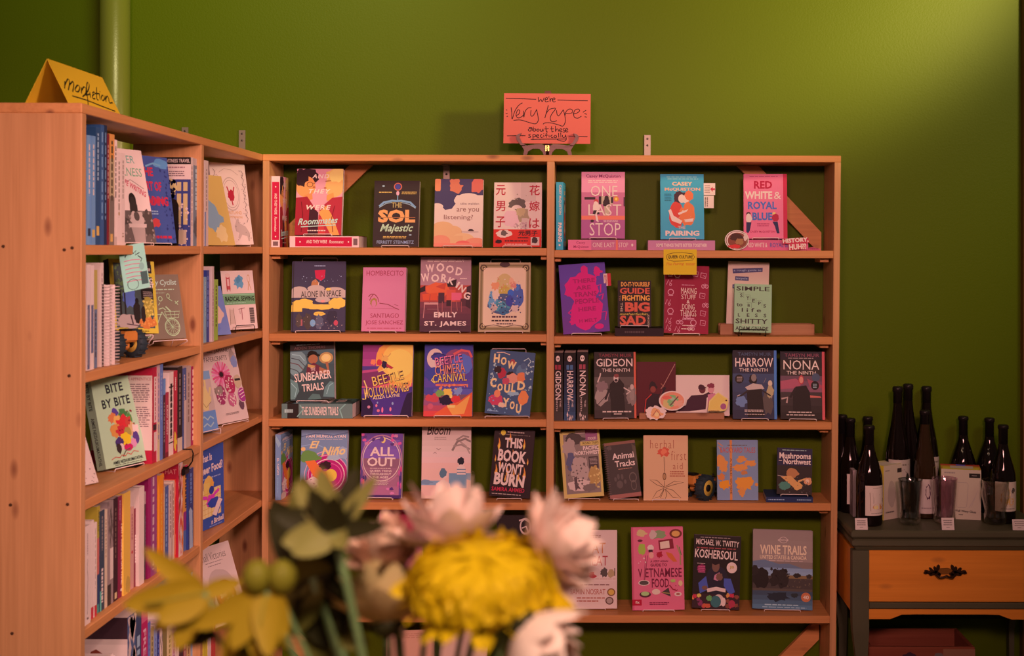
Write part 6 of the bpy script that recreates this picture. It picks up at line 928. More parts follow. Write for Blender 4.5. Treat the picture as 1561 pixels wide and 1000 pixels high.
# fifth shelf, far bay
lface('pale pink cookbook with a bowl photo leaning back on the fifth far shelf', -1.074, 3.86, LS[4]+.03, .165, .235, .022, dict(c='dca09c', f=[
    ('r',0,0,100,100,'e0aaa4'), ('t','Small Victories',14,8,84,18,'4a343a',dict(b=-.02,s=.1)), ('k',26,20,76,22,'9a6a6a',1), ('k',30,24,70,26,'9a6a6a',1), ('b',54,50,34,18,'c89098',2,.1), ('e',58,66,26,20,'8a1c20'), ('e',58,66,22,16.5,'c83028'), ('b',52,62,9,6,'e8b080',3,.2), ('b',66,70,9,6,'3a1a18',4,.25), ('b',58,76,9,4,'e89a58',5,.2), ('s',42,54,74,80,'f0c8a0',16,1.8), ('s',42,54,74,80,'3a4a24',10,1.8)], s=[('s',0,0,100,100,'3a3a80',60,8)], sc='dcb0b4'), 66, 20)
spine_row(4, [
    (312, 318, 925, 'e0b030', 'yellow spine', dict(db=.012, sp=[K('7a5a18',1,8,60,30,70)])),
    (318.4, 323.4, 905, 'e8b8ac', 'white spine', dict(db=.012, sp=[K('a87a70',1,8,60)])),
    (323.8, 330, 908, 'c83a34', 'red spine', dict(db=.012, sp=[('l',[(20,10),(70,20),(30,40),(70,60)],10,'e8a048')])),
], True)
# ---- the folded sign on top
o = empty('tent_sign', (-1.158, 2.785, TOP), None, 'sign'); tag(o, 'yellow folded tent sign with handwritten black lettering on the side bookcase', 'sign')
hl, hw, hh, tc = .146, .047, .096, .0009
mb = MB(); sl = Vector((hw, 0, -hh)).normalized(); ln = math.hypot(hw, hh)
def slope(sx):
    mb = MB(); n = Vector((hh*sx, 0, hw)).normalized()
    vs = [Vector((0, -hl, hh)), Vector((0, hl, hh)), Vector((sx*hw, hl, 0)), Vector((sx*hw, -hl, 0))]
    q = vs + [v - n*tc for v in vs]; mb.add(q, [(0,1,2,3),(7,6,5,4),(0,4,5,1),(1,5,6,2),(2,6,7,3),(3,7,4,0)], M('e29420')); return mb, n
m1, n = slope(1)
NF = [[(342,222),(344,262)], [(344,240),(356,210),(366,225),(362,268)], [(366,240),(382,222),(388,240),(384,276)], [(396,258),(408,240),(420,252),(412,274),(398,270),(396,258)], [(428,250),(430,282)], [(430,266),(442,248),(454,260),(450,288)],
      [(436,300),(462,270),(472,240),(462,226),(456,260),(464,320),(466,348),(456,346)], [(450,290),(478,284)], [(474,272),(478,302)], [(488,278),(500,272)], [(500,284),(490,290),(490,306),(504,306)], [(514,250),(512,306),(522,312)], [(500,280),(530,282)], [(528,284),(532,312)], [(530,270),(534,274)], [(546,288),(538,302),(546,316),(558,304),(548,288)], [(562,292),(564,322)], [(564,308),(574,294),(582,304),(584,326),(604,326)],
      [(384,298),(450,314),(540,344),(616,368)]]
art(m1, [('H', [(245,105),(555,205),(655,405),(375,345)], NF, .0035, '2a1a10')], 2*hl, ln, lambda x, y, d: Vector((0, -hl, hh)) + Vector((0, x, 0)) + sl*y + n*d)
m1.build('front_panel', o); m2, n2 = slope(-1); m2.build('rear_panel', o)
# ---------------------------------------------------------------- the wine table
TF, TZ = 3.846, .690
tx0, tx1 = xat(1299, TF), WR - .012
tb = empty('side_table', ((tx0 + tx1)/2, TF + .16, 0), 'grey green painted side table with an orange drawer, carrying wine bottles', 'table')
o0 = Vector(tb.location)
def tpart(name, mb, parent=tb):
    ob = mb.build(name, parent)
    if parent is tb:
        for v in ob.data.vertices: v.co -= o0
    return ob
YB = WY - .008
mb = MB(); prof = [(TZ - .062, .018), (TZ - .05, .012), (TZ - .046, .004), (TZ - .032, .004), (TZ - .028, .010), (TZ - .022, .003), (TZ - .018, 0), (TZ - .006, 0), (TZ, .006)]
k = len(prof); ring = lambda z, i: [(tx0 + i, TF + i, z), (tx1 - i, TF + i, z), (tx1 - i, YB, z), (tx0 + i, YB, z)]
vs = [p for z, i in prof for p in ring(z, i)]
mb.add(vs, [(4*i + j, 4*i + (j+1) % 4, 4*i + 4 + (j+1) % 4, 4*i + 4 + j) for i in range(k-1) for j in range(4)] + [(3,2,1,0), tuple(4*(k-1) + j for j in range(4))], GREYGREEN)
tpart('table_top', mb)
fx0, fx1 = xat(1325.5, TF + .02), tx1 - .045; fy = TF + .022; zt = TZ - .062; zd = zat(916.5, fy)
mb = MB(); mb.bev((fx0 + .001, fy, zd), (fx1 - .001, fy + .02, zt - .002), ORANGE, .002)
dr = tpart('drawer', mb)
# ornate pull: two leafy scrolls and a bail, with a back plate
hx, hz = xat(1441.5, fy), zat(871, fy); u = fy/F; mb = MB()
dk = M('3a1c10', .4, .5)
mb.prism(blob(0, 0, .024, .010, 3, .06, 20), -.003, -.0005, M('7a3a12', .5), lambda a, b, d: Vector((hx + a, fy + d, hz + .004 + b)))
mb.build('back_plate', dr)
for v in bpy.data.objects[dr.children[-1].name].data.vertices: v.co -= o0
for s in (-1, 1):
    mb = MB()
    for px, pz, rx, rz, a in ((26,1,6,2.4,20), (21,4,5,2.2,50), (19,-1,6,2.6,-20), (15,5,5,2.4,70), (13,0,5,3,30), (11,8,2.4,4.6,15), (30,0,3,1.6,0), (10,-3,4,2.4,-30)):
        ca, sa = math.cos(R(a)), math.sin(R(a)); q = [(rx*math.cos(t), rz*math.sin(t)) for t in [2*math.pi*i/12 for i in range(12)]]
        q = [((x*ca - y*sa + px)*u*s, (x*sa + y*ca + pz)*u) for x, y in q]
        if s < 0: q = q[::-1]
        mb.prism(q, -.009, -.003, dk, lambda a_, b_, d: Vector((hx + a_, fy + d, hz + b_)))
    mb.build('leaf_scroll', dr)
mb = MB()
mb.tube([(hx + x*u, fy - .012 - y*.001, hz + z*u) for x, y, z in ((-16,0,-1), (-10,6,-6), (-4,8,-5), (0,9,-3), (4,8,-5), (10,6,-6), (16,0,-1))], .0035, dk, 8); mb.build('bail', dr)
for c in dr.children[1:]:
    for v in c.data.vertices: v.co -= o0
mb = MB(); zr = zat(926.5, fy); mb.bev((fx0, fy - .006, zr), (fx1, fy + .02, zd - .001), GREYGREEN, .003); tpart('rail', mb)
W2 = fx1 - fx0; zl = zat(943, fy); zh = zat(935.5, fy)
ap = [(0, zr - .0005), (W2, zr - .0005), (W2, zl), (W2*.855, zl), (W2*.82, zl + .006), (W2*.78, zh - .001), (W2*.70, zh), (W2*.28, zh), (W2*.2, zh - .001), (W2*.16, zl + .006), (W2*.13, zl), (0, zl)]
mb = MB(); mb.prism(ap[::-1], fy + .002, fy + .018, ORANGE, lambda a, b, d: Vector((fx0 + a, d, b))); tpart('apron', mb)
mb = MB(); mb.bev((tx0 + .008, fy + .03, zat(935, fy)), (tx0 + .022, YB - .03, zt - .001), ORANGE, .002); tpart('side_panel', mb)
mb = MB(); mb.bev((tx1 - .022, fy + .03, zat(935, fy)), (tx1 - .008, YB - .03, zt - .001), ORANGE, .002); tpart('side_panel', mb)
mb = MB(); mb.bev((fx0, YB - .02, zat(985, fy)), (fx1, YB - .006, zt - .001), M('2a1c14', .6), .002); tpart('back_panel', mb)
for x0, x1, y0, m in ((tx0 + .006, fx0 - .0005, TF + .012, GREYGREEN), (fx1 + .0005, tx1 - .006, TF + .012, GREYGREEN), (tx0 + .008, fx0 - .012, YB - .042, GREYGREEN), (fx1 + .012, tx1 - .008, YB - .042, GREYGREEN)):
    mb = MB(); vs = []; lv = [(zt - .001, 0, 1), (zat(930, fy), 0, 1), (zat(960, fy), .002, .98), (.30, .012, .72), (.12, .012, .6), (.05, .004, .62), (0, .0, .75)]
    for z, sh, sc in lv:
        w_ = (x1 - x0)*sc; s = 1 if x0 < (tx0 + tx1)/2 else -1; a = (x0 + sh) if s > 0 else x1 - sh - w_
        vs += [(a, y0 + sh*.5, z), (a + w_, y0 + sh*.5, z), (a + w_, y0 + sh*.5 + .036*sc, z), (a, y0 + sh*.5 + .036*sc, z)]
    n_ = len(lv); mb.add(vs, [(4*i + 3 - j, 4*i + 3 - (j+1) % 4, 4*i + 7 - (j+1) % 4, 4*i + 7 - j) for i in range(n_-1) for j in range(4)] + [(0,1,2,3), tuple(4*(n_-1) + 3 - j for j in range(4))], m); tpart('leg', mb)
# crate under the table
Yc = TF + .10; cx0, cx1, cz = xat(1326, Yc), xat(1488, Yc), zat(985, Yc)
cr_ = empty('record_crate', ((cx0 + cx1)/2, Yc + .1, 0), 'reddish brown wooden crate standing on the floor under the side table', 'crate')
c0 = Vector(cr_.location); RED = wood('red_brown_wood', 0, (.20, .055, .03), (.28, .09, .05), (.1, .03, .02), .4)
for nm, a, b in (('front_panel', (cx0, Yc, 0), (cx1, Yc + .012, cz)), ('rear_panel', (cx0, Yc + .19, 0), (cx1, Yc + .2, cz)), ('side_panel', (cx0, Yc + .0125, 0), (cx0 + .012, Yc + .1895, cz)), ('side_panel', (cx1 - .012, Yc + .0125, 0), (cx1, Yc + .1895, cz))):
    mb = MB(); mb.bev(a, b, RED, .002)
    if nm == 'front_panel': art(mb, [('b',38,60,8,40,'3a1c24',3,.15), ('b',66,60,7,36,'6a4a58',4,.15), ('p',[(70,0),(100,0),(100,100),(70,100)],'8a4a34')], cx1 - cx0, .06, lambda x, y, d: Vector((cx0 + x, Yc - d, cz - .006 - y)))
    ob = mb.build(nm, cr_)
    for v in ob.data.vertices: v.co -= c0
# ---------------------------------------------------------------- bottles, boxes, tumblers, price cards
BGP = 'dark wine bottles on the side table'
def bottle(label, px, y_top, y_base, rpx, kind='burg', glass=None, lab=None, Y=None, foil='1c1012'):
    Y = Y or (CH - TZ)*F/(y_base - CY); H = zat(y_top, Y) - TZ; r = rpx*Y/F; n = .0135
    o = empty('wine_bottle', (xat(px, Y), Y, TZ + .0005), label, 'wine bottle', BGP); mb = MB(); g = glass or BOTTLE
    if kind == 'burg': pr = [(r*.5, .003), (r*.93, 0), (r, .006), (r, H*.44), (r*.97, H*.50), (r*.84, H*.57), (r*.62, H*.66), (n*1.25, H*.75), (n, H*.82), (n*.95, H*.955)]
    else: pr = [(r*.5, .003), (r*.93, 0), (r, .006), (r, H*.40), (r*.95, H*.48), (r*.80, H*.58), (r*.58, H*.69), (n*1.15, H*.82), (n*.95, H*.90), (n*.9, H*.96)]
    mb.lathe([(a, b) for a, b in pr] + [(n*1.12, H*.957), (n*1.15, H*.985), (n*.8, H*.987)], g, 36); mb.build('glass', o)
    fo = MB(); fo.lathe([(n*1.02 + .0006, H*.80 if kind == 'burg' else H*.87), (n*1.0 + .0008, H*.955), (n*1.22, H*.958), (n*1.24, H*.99), (n*1.0, H), (.001, H)], M(foil, .35), 24); fo.build('foil', o)
    if lab:
        a0, z0, z1, arts, half = lab; lm = MB(); q = []; N_ = 14; rr_ = r + .0006
        zt_, zb_ = z1*H, z0*H; Wd = 2*half*rr_
        def fr(x, y, d):
            t = a0 - half + x / rr_; k_ = rr_ + d; return Vector((k_*math.sin(t), -k_*math.cos(t), zt_ - y))
        lm.add([fr(Wd*i/N_, (zt_ - zb_)*j, 0) for j in (0, 1) for i in range(N_ + 1)], [(N_ + 1 + i, N_ + 2 + i, i + 1, i) for i in range(N_)], M(arts[0]), True)
        art(lm, arts[1], Wd, zt_ - zb_, fr); lm.build('label', o)
    return o
WL = ['d8a888', [('k',30,6,80,10,'a87a60',1), ('r',14,18,90,20,'8a5a48'), ('p',[(30,24),(86,22),(86,58),(32,60)],'6a5a58'), ('p',[(34,40),(60,30),(84,44),(84,56),(36,58)],'3a3034'), ('b',58,70,30,9,'c86a38',2,.2), ('b',44,72,10,6,'e8a860',3,.2), ('r',22,78,90,84,'6a3428'), ('l',[(18,22),(22,84)],2,'8a5a48'), ('k',22,90,84,94,'8a6a58',1)]]
WL2 = ['d0a080', [('b',50,52,30,30,'c8703a',2,.2), ('b',44,40,14,12,'e8a070',3,.2), ('b',70,30,10,8,'5a4a58',4,.3), ('b',56,66,16,12,'d88848',5,.2), ('k',20,88,80,94,'8a6a58',1)]]
GB = ['b08a70', [('b',56,52,26,26,'2a1c1c',3,.2), ('k',14,8,84,16,'7a5a48',1), ('b',76,44,10,10,'2a1c1c',4,.2)]]
bottle('dark wine bottle half hidden behind the bookcase upright, leftmost of the bottles', 1284.5, 631, 776, 15)
bottle('dark wine bottle with a cream label, second from the bookcase', 1297, 636.5, 779, 15.5, lab=(.25,.10,.42,WL,.75))
bottle('dark wine bottle standing behind the foremost left bottle', 1323.5, 634, 775.5, 15)
bottle('dark wine bottle with a window scene label, foremost at the left', 1326, 647.5, 798, 20, lab=(.45,.11,.41,WL,.95))
bottle('large dark wine bottle with a grey label, left of the three tallest', 1369, 588, 783, 18.5, 'flute', lab=(.1,.12,.44,GB,1.1))
bottle('large dark wine bottle without visible label, middle of the three tallest', 1385, 584, 776, 18, 'flute')
bottle('large dark wine bottle, right of the three tallest, behind the slender one', 1413, 587.5, 776, 18.5, 'flute', lab=(.5,.12,.44,GB,1.0))
bottle('slender brown wine bottle with a pale label, in front of the tall bottles', 1410.5, 624, 787, 16.5, 'flute', PALE, lab=(.2,.05,.37,['c8909a',[('b',44,38,12,22,'4a1c34',3,.15), ('r',34,20,50,40,'4a1c34'), ('r',0,68,100,72,'9a4a68'), ('k',10,80,90,88,'9a6a70',1)]],1.0))
bottle('dark wine bottle rising behind the left part of the white box', 1469, 633, 778, 19.5)
bottle('dark wine bottle between the white box and the rightmost bottle', 1509, 635.5, 778, 19.5)
bottle('dark wine bottle with an orange fruit label, rightmost on the table', 1530, 646, 794, 18.8, lab=(.15,.13,.43,WL2,1.1))
def pack(label, px, py_base, rot, w_, d_, h, col, arts, top, side, sidecol):
    Y = (CH - TZ)*F/(py_base - CY); o = empty('glass_box', (xat(px, Y), Y, TZ + .0005), label, 'box', 'cardboard glass boxes', R(rot))
    mb = MB(); mb.bev((-w_/2, 0, 0), (w_/2, d_, h), M(sidecol), .0008)
    art(mb, [('r',0,0,100,100,col)] + arts, w_, h, lambda x, y, d: Vector((-w_/2 + x, -d, h - y)))
    art(mb, top, w_, d_, lambda x, y, d: Vector((-w_/2 + x, d_ - y, h + d)))
    art(mb, side, d_, h, lambda x, y, d: Vector((w_/2 + d, x, h - y)))
    mb.build('carton', o); return o
wc = 'c89878'
o = pack('white cardboard glass box with a yellow side, between bottles at the left', 1362, 790, 37, .088, .072, .172, wc, [('k',8,8,34,12,'8a6a58',1), ('r',74,8,98,16,'3a2420'), ('b',44,54,22,24,'b08a6c',2,.08), ('k',10,84,60,89,'5a4438',1)], [('r',0,0,100,100,'d8b070'), ('r',10,30,90,90,'d8a888')], [], 'd89a28')
pack('white cardboard box with rainbow edges and a drawn glass outline', 1466, 790.5, -13, .122, .10, .158, wc, [('t','ROSSINI',7,4,36,11,'9a7a68',dict(b=.0))][:0] + [('k',7,4,36,10,'9a7a68',1), ('r',70,7,98,16,'2a1c1c'), ('k',76,10,90,13,'a89080',1), ('l',[(38,26),(64,26),(68,30),(64,74),(60,76),(42,76),(38,72),(34,30),(38,26)],1.2,'b08a70'), ('l',[(76,74),(92,40),(98,60)],1,'b89478'), ('l',[(70,76),(84,56)],1,'b89478'), ('t','Wall Wavy Glass',33,81,88,87,'3a2c24',dict(b=.04,a=3)), ('k',44,89,56,92,'5a4438',1)],
     [('r',0,0,100,100,'c83a2a'), ('r',0,30,100,100,'d8782c'), ('r',4,55,96,100,'e0a030'), ('r',24,30,82,80,'d8a888'), ('r',40,0,64,30,'7a4a98')], [('r',0,0,40,100,'d89a28'), ('r',40,0,70,100,'d0702a'), ('r',70,0,100,100,'8a2430')], 'd89a28')
mb = MB(); Yp = (CH - TZ)*F/(787 - CY); mb.bev((xat(1301,Yp), Yp, TZ + .0005), (xat(1307,Yp), Yp + .05, zat(716, Yp)), M('a87078'), .001)
tag(mb.build('slim_box'), 'slim dusty pink box between the second and foremost left bottles', 'box')
TG = 'double walled glass tumblers'
G_SMOKE = thin_glass('smoky glass', (.42, .50, .52)); G_LILAC = thin_glass('lilac glass', (.94, .74, .92)); G_CLEAR = thin_glass('clear glass', (.86, .84, .80))
def tumbler(label, px, y_top, y_base, rpx, inner, wavy=False):
    Y = (CH - TZ)*F/(y_base - CY); H = zat(y_top, Y) - TZ; r = rpx*Y/F
    o = empty('glass_tumbler', (xat(px, Y), Y, TZ + .0008), label, 'glass', TG)
    mb = MB(); q = [(.001, .0), (r*.62, .0), (r*.78, H*.05), (r*.80, H*.2), (r*.74, H*.28), (r*.82, H*.42), (r*.98, H*.62), (r*1.0, H*.75), (r*.93, H*.86), (r*.97, H)] if wavy else [(.001, .0), (r*.66, .0), (r*.80, H*.04), (r*.84, H*.16), (r*.80, H*.24), (r*.78, H*.30), (r*.86, H*.6), (r*.96, H*.97), (r*.95, H)]
    mb.lathe(q, G_CLEAR, 36, caps=False); mb.build('outer_wall', o)
    mb = MB(); q = [(.001, H*.13), (r*.55, H*.13), (r*.66, H*.2), (r*.74, H*.5), (r*.88, H*.95), (r*.95, H*1.0)]
    mb.lathe(q, inner, 36, caps=False); mb.build('inner_wall', o)
    mb = MB(); mb.tube([(r*.95*math.cos(t), r*.95*math.sin(t), H) for t in [2*math.pi*i/32 for i in range(32)]], .0012, inner, 6, True); mb.build('rim', o); return o
tumbler('smoky grey double walled tumbler in front of the slender bottle', 1388.5, 730, 797.5, 19, G_SMOKE)
tumbler('lilac double walled tumbler in front of the white rainbow box', 1441, 728, 795.5, 20, G_LILAC)
tumbler('clear wavy double walled tumbler in front of the rightmost bottle', 1518.5, 731, 797, 21, G_CLEAR, True)
for i, (a, b, yt, lab) in enumerate(((1305, 1324, 789.5, 'small white price card below the foremost left bottle'), (1437, 1456, 788.5, 'small white price card below the lilac tumbler'), (1545, 1566, 790.5, 'small white price card at the right end of the table'))):
    Y = TF + .012
    o = card(lab, 'price_card', 'price card', a, b, yt, 800, Y, .0006, 'd8a890', [('k',14,14,86,66,'8a6a5c',3), ('k',36,72,64,84,'8a6a5c',1)], lean=12, group='price cards on the table edge', z=TZ)
# ---------------------------------------------------------------- bouquet in the foreground
FYD = .86
YELLOW = M('c87c00', .6); WHITEP = M('f6dcd4', .65, raw=True); PEACH = M('e08a70', .6); GREENL = M('5a4014', .6); GREEND = M('2c220a', .6); ALST = M('985e0e', .55); BUD = M('80602a', .55); STEM = M('6a6038', .6); DARKB = M('2e2408', .6)
def leaf_mesh(mb, base, d, up, ln, wd, m, curl=.3, n=7, cup=.25, tip=.5):
    """petal or leaf: grows from base along d, bends towards up; wd full width"""
    d = Vector(d).normalized(); up = Vector(up); up = (up - d*up.dot(d)).normalized(); sd = d.cross(up); vs = []
    for i in range(n + 1):
        t = i/n; a = curl*t; c = Vector(base) + d*(ln*t*math.cos(a*.5)) + up*(ln*t*math.sin(a*.5))
        w_ = wd*.5*(math.sin(math.pi*min(1, t**.75*.86 + .10)))**.7 if t < 1 else wd*.04
        for s in (-1, 0, 1): vs.append(c + sd*s*w_ + up*(abs(s)*w_*cup))
    fs = []
    for i in range(n):
        for j in (0, 1): fs.append((3*i+j, 3*i+j+1, 3*i+j+4, 3*i+j+3))
    k = len(vs); th = .0005
    mb.add(vs + [v - up*th for v in vs], fs + [tuple(a + k for a in f[::-1]) for f in fs], m, True)
vase = Vector((xat(640, .88), .88, 1.02))
def flower(name, label, cat, loc, group='cut flowers in the bouquet'):
    return empty(name, loc, label, cat, group)
def stem(root, start, m=STEM, r=.0026):
    o = root.location; v = vase + Vector((random.Random(len(root.name)*7 + int(o.x*1000)).uniform(-.02, .02), 0, .02)) - o; s = Vector(start)
    mb = MB(); mid = s*.45 + v*.55 + Vector((s.x*.15, 0, .03)); pts = [s*(1-t)**2 + mid*2*t*(1-t) + v*t*t for t in [i/8 for i in range(9)]]
    mb.tube(pts, r, m, 8); mb.build('stem', root)
def mum(label, px, py, Y, rad, axis, m, n_rings, seed, open_=1.0, cen=None, droop=0, ln_k=1.0, wd=.014):
    g = random.Random(seed); o = flower('chrysanthemum', label, 'flower', P(px, py, Y)); ax = Vector(axis).normalized(); e1 = ax.orthogonal().normalized(); e2 = ax.cross(e1); mb = MB()
    for r_ in range(n_rings):
        f = r_/max(1, n_rings-1); el = R(84 - 92*f**.8*open_); k = int(7 + 17*f)
        for i in range(k):
            a = 2*math.pi*(i + .5*(r_ % 2) + g.uniform(-.2, .2))/k; rd = e1*math.cos(a) + e2*math.sin(a); d = rd*math.cos(el) + ax*math.sin(el)
            ln = rad*(.62 + .38*f)*g.uniform(.88, 1.1)*ln_k
            leaf_mesh(mb, ax*(-.2*rad), d, ax if f > .35 else -rd + ax*.2, ln, wd*g.uniform(.85, 1.15)*(.7 + .4*f), m, curl=g.uniform(.2, .7) if f > .35 else .5, n=5, cup=.45)
    mb.build('petals', o)
    mb = MB(); mb.lathe([(.001, -.30*rad), (.22*rad, -.27*rad), (.3*rad, -.12*rad), (.2*rad, 0), (.001, .05*rad)], GREEND, 14); q = ax.to_track_quat('Z', 'Y'); mb.v = [tuple(q @ Vector(v)) for v in mb.v]; mb.build('sepals', o)
    stem(o, -ax*.27*rad); return o
def dome(label, px, py, Y, rad, hgt, m, seed):
    g = random.Random(seed); o = flower('chrysanthemum', label, 'flower', P(px, py, Y)); mb = MB(); tl = Matrix.Rotation(R(14), 3, 'X')
    for r_ in range(10):
        ph = R(-24 + 11.4*r_); k = max(5, int(30*math.cos(max(ph, 0))))
        for i in range(k):
            a = 2*math.pi*(i + .5*(r_ % 2) + g.uniform(-.2, .2))/k; q = g.uniform(.93, 1.05)
            rd = Vector((math.cos(a), math.sin(a), 0)); p = rd*(rad*math.cos(ph)*q) + Vector((0, 0, hgt*math.sin(ph)*q))
            nrm = (rd*math.cos(ph) + Vector((0, 0, math.sin(ph)*rad/hgt))).normalized(); tg = (Vector((0, 0, 1)) - nrm*nrm.z)
            tg = tg.normalized() if tg.length > .05 else rd*-1
            leaf_mesh(mb, tl @ (p - nrm*.006 - tg*.010), tl @ (tg + nrm*(.30 if r_ > 1 else .12)), tl @ (-nrm), .027*g.uniform(.9, 1.15), .0098, m, curl=.75, n=5, cup=-.5)
    for i in range(16):
        a = 2*math.pi*(i + g.random()*.6)/16; rd = Vector((math.cos(a), math.sin(a), 0))
        leaf_mesh(mb, tl @ (rd*rad*.7 + Vector((0, 0, -.012))), tl @ (rd + Vector((0, 0, g.uniform(-.35, .12)))), (0, 0, 1), rad*.40, .012, m, curl=g.uniform(-.2, .5), n=5, cup=.4)
    mb.build('petals', o)
    mb = MB(); mb.lathe([(.001, -.020), (.010, -.018), (rad*.55, -.012), (rad*.9, 0), (rad*.86, hgt*.35), (rad*.6, hgt*.72), (.001, hgt*.88)], m, 20); mb.v = [tuple(tl @ Vector(v)) for v in mb.v]; mb.build('flower_head', o)
    stem(o, (0, 0, -.016)); return o
random.seed(5)
y = dome('large yellow chrysanthemum in the middle of the blurred bouquet', 736, 888, .84, .050, .0225, YELLOW, 3)
mb = MB()
for a, b, q in (((-.022, -.01, -.004), (-.35, -.3, -1), .036), ((.006, -.02, -.006), (.1, -.3, -1), .034), ((.036, -.006, -.004), (1, -.2, -.35), .030), ((-.04, 0, -.002), (-1, -.2, -.2), .022), ((.02, -.012, -.008), (.7, -.2, -.6), .030)): leaf_mesh(mb, a, b, (-.3, -1, .2), q, .013, YELLOW, .5)
mb.build('drooping_petals', y)
def fan(label, px, py, Y, axis, ln, m, seed, wd=.018, spread=70, rings=4, k=11):
    """daisy like bloom seen from its side: broad petals rising from a shallow cup"""
    g = random.Random(seed); o = flower('chrysanthemum', label, 'flower', P(px, py, Y)); ax = Vector(axis).normalized(); e1 = ax.orthogonal().normalized(); e2 = ax.cross(e1); mb = MB()
    for r_ in range(rings):
        sp = R(spread*(1 - r_/(rings - .4)))
        for i in range(max(3, k - 2*r_)):
            a = 2*math.pi*(i + .5*(r_ % 2) + g.uniform(-.25, .25))/max(3, k - 2*r_); rd = e1*math.cos(a) + e2*math.sin(a); d = ax*math.cos(sp) + rd*math.sin(sp)
            leaf_mesh(mb, rd*.008 + ax*.002*r_, d, ax if sp > .7 else -rd, ln*g.uniform(.85, 1.1), wd*g.uniform(.85, 1.15), m, curl=g.uniform(.15, .55), n=6, cup=.35)
    mb.build('petals', o)
    mb = MB(); mb.lathe([(.001, -.010), (.007, -.009), (.012, -.002), (.010, .004), (.001, .006)], GREEND, 14); q = ax.to_track_quat('Z', 'Y'); mb.v = [tuple(q @ Vector(v)) for v in mb.v]; mb.build('sepals', o)
    stem(o, -ax*.010); return o
fan('white chrysanthemum seen from the side above the yellow one', 690, 842, .90, (.02, .12, 1), .046, WHITEP, 7, .027, 80, 4, 9)
fan('white chrysanthemum facing right, at the right end of the bouquet', 822, 842, .88, (.80, -.15, .32), .037, WHITEP, 8, .024, 80, 5, 10)
fan('white chrysanthemum hanging below the yellow one at the right', 798, 952, .81, (.6, -.15, -.6), .036, WHITEP, 9, .022, 62, 4, 9)
fan('pale cream chrysanthemum low between the stems left of the yellow one', 592, 950, .90, (-.08, .2, .95), .042, M('c07c50', .65), 11, .020, 66)
fan('peach carnation behind the white chrysanthemums', 596, 868, .92, (-.15, -.2, .9), .033, PEACH, 12, .018, 60)
for k_, (px_, py_, c_) in enumerate(((548, 985, STEM), (612, 968, M('5a2a24', .6)), (648, 975, STEM), (668, 960, STEM), (704, 965, M('6a4a34', .6)), (520, 968, STEM))):
    o = flower('budding_sprig', ('slender green stem with a small pale bud, leftmost of the thin stems', 'dark reddish stem with a small pale bud beside the cream bloom', 'slender green stem with a small pale bud, left of the yellow drooping petals', 'slender green stem with a small pale bud under the left side of the yellow bloom', 'brownish stem with a small pale bud under the yellow bloom', 'slender green stem with a small pale bud among the dark leaves')[k_], 'stem', P(px_, py_, .93 + .012*k_))
    mb = MB(); mb.lathe([(.001, -.004), (.0032, -.002), (.0036, .002), (.002, .006), (.001, .007)], (M('b08a48', .6), WHITEP)[k_ % 2], 10); mb.build('bud', o); stem(o, (0, 0, -.003), c_, .0022)
# green lily buds and leaves
def spray(name, label, cat, px, py, Y, blades, m, m2, r=.003):
    o = flower(name, label, cat, P(px, py, Y)); mb = MB(); u = Y/F
    for i, (dx, dy, ty, wd, cu) in enumerate(blades):
        d = Vector((dx*u, ty, -dy*u)); leaf_mesh(mb, (0, 0, 0), d, (0, -1, .25), d.length, wd*u, (m, m2)[i % 2], cu, 8, .35)
    mb.build('leaves', o); stem(o, (0, 0, -.001), STEM, r); return o
spray('lily_bud', 'green lily bud cluster with opening pointed leaves, blurred at the left', 'flower bud', 512, 812, .84, [(-22,-100,0,40,.15), (30,-96,.004,38,-.1), (66,-86,.004,28,.25), (84,-14,-.006,30,.25), (-62,-72,.006,40,.2), (-92,-30,.0,44,.2), (-76,12,-.01,46,.25), (6,-62,-.012,40,.1), (26,20,-.012,30,.3), (-36,-70,-.006,36,.2), (-60,30,-.012,44,.4)], BUD, GREEND)
spray('foliage', 'dark green leaves below the lily bud cluster, left of the stems', 'leaves', 478, 880, .90, [(-60,-120,0,66,.2), (-20,-150,.01,70,.1), (30,-60,0,60,.2), (-40,90,0,70,.2), (20,110,.01,70,.2), (-75,20,.01,56,.3), (40,60,.01,44,.2), (-10,-40,-.01,70,.3)], GREEND, GREENL)
spray('foliage', 'dark green leaves low at the left of the stems, below the yellow bloom', 'leaves', 508, 960, .91, [(-70,-40,0,50,.2), (-30,60,0,60,.2), (30,-70,0,50,.2), (50,30,.01,40,.2), (0,-110,.01,50,.2)], GREEND, GREENL)
def alst(label, px, py, Y, petals, stemdir=(0, 0, 0)):
    o = flower('alstroemeria', label, 'flower', P(px, py, Y)); mb = MB(); u = Y/F
    for dx, dy, ty, wd, cu in petals:
        d = Vector((dx*u, ty, -dy*u)); leaf_mesh(mb, (0, 0, 0), d, (0, -1, .1), d.length, wd*u, ALST, cu, 8, .3)
    mb.build('petals', o); mb = MB()
    for k in range(5): mb.tube([(0, 0, 0), (petals[0][0]*u*.4, -.008 + .003*k, -petals[0][1]*u*.35 - .002*k), (petals[0][0]*u*.7, -.010 + .004*k, -petals[0][1]*u*.6 - .003*k)], .0007, M('8a6a20'), 5)
    mb.build('stamens', o); stem(o, stemdir, STEM, .0022); return o
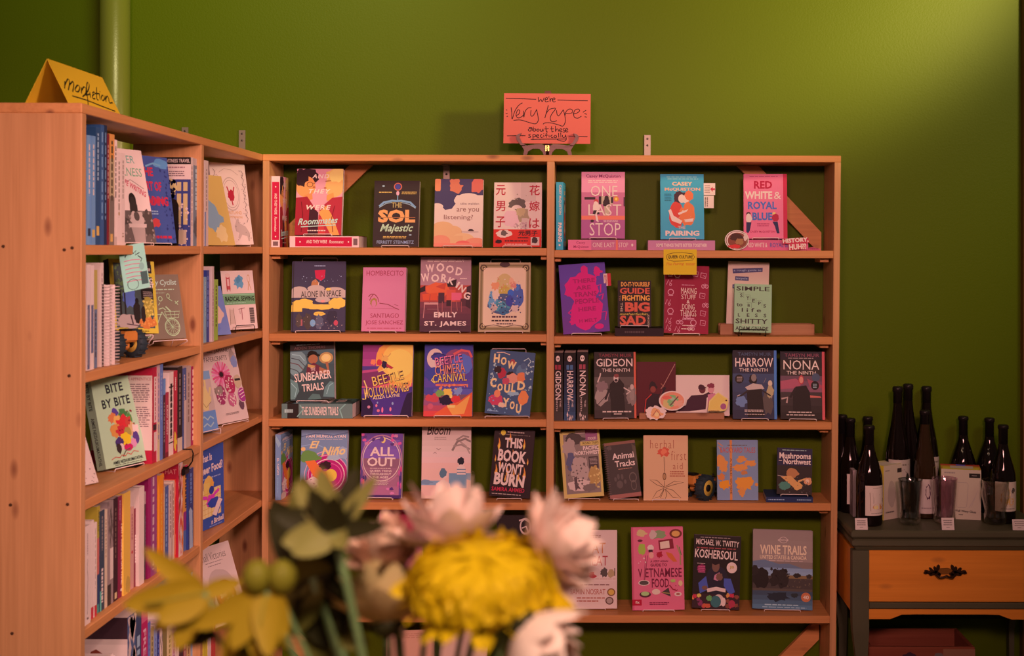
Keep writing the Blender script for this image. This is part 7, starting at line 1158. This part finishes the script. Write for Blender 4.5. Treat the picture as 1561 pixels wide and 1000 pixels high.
alst('faded yellow alstroemeria with spread pointed petals, far left of the bouquet', 312, 905, .84, [(-120,18,0,52,.1), (-100,-62,.008,34,-.1), (-62,40,-.008,50,.2), (-40,86,0,44,.2), (56,-14,.006,30,.1), (-84,64,.01,36,.1)])
alst('faded yellow alstroemeria hanging down below the small round bud', 408, 902, .83, [(-10,110,0,54,.1), (34,66,-.004,44,.2), (-48,84,-.006,46,.1), (-110,58,.004,42,.2), (14,92,-.012,46,.2), (-70,110,.008,44,.1)])
alst('faded yellow alstroemeria at the bottom left edge of the frame', 385, 965, .85, [(-40,60,0,50,.1), (30,50,-.004,50,.2), (0,80,-.01,50,.1), (60,20,.004,36,.2)])
o = flower('flower_bud', 'round olive green double bud above the hanging yellow bloom', 'flower bud', P(412, 880, .83)); mb = MB()
for dx in (-19, 19):
    k0 = len(mb.v); mb.lathe([(.001, -.012), (.006, -.010), (.0095, -.003), (.0095, .003), (.006, .009), (.001, .011)], M('745212', .55), 16); mb.v[k0:] = [(x + dx*.83/F, yy_, z) for x, yy_, z in mb.v[k0:]]
mb.build('buds', o); stem(o, (0, .002, 0), STEM, .002)
o = flower('flower_bud', 'dark wilted bud low at the left of the bouquet', 'flower bud', P(297, 968, .85)); mb = MB(); mb.lathe([(.001, -.016), (.006, -.012), (.009, -.003), (.008, .006), (.004, .013), (.001, .015)], DARKB, 14); mb.v = [(z, yy_, x) for x, yy_, z in mb.v]; mb.build('bud', o); stem(o, (.012, 0, .002), STEM, .0018)
for k, (px, py) in enumerate(((332, 880), (440, 862), (560, 850), (700, 915))):
    pass
# vase and counter that carry the bouquet (below the frame)
mb = MB(); mb.lathe([(.001, .0), (.045, .0), (.055, .03), (.05, .10), (.038, .15), (.042, .165)], G_CLEAR, 32, caps=False)
o = mb.build('glass_vase', None, (vase.x, vase.y, .9205)); tag(o, 'clear glass vase holding the bouquet on the counter', 'vase')
mb = MB(); mb.bev((-.75, .62, .88), (.55, 1.15, .92), PINE[0], .003); mb.box((-.72, .65, 0), (.52, 1.12, .88), PINE[2]); tag(mb.build('counter'), 'wooden counter under the bouquet', 'counter')
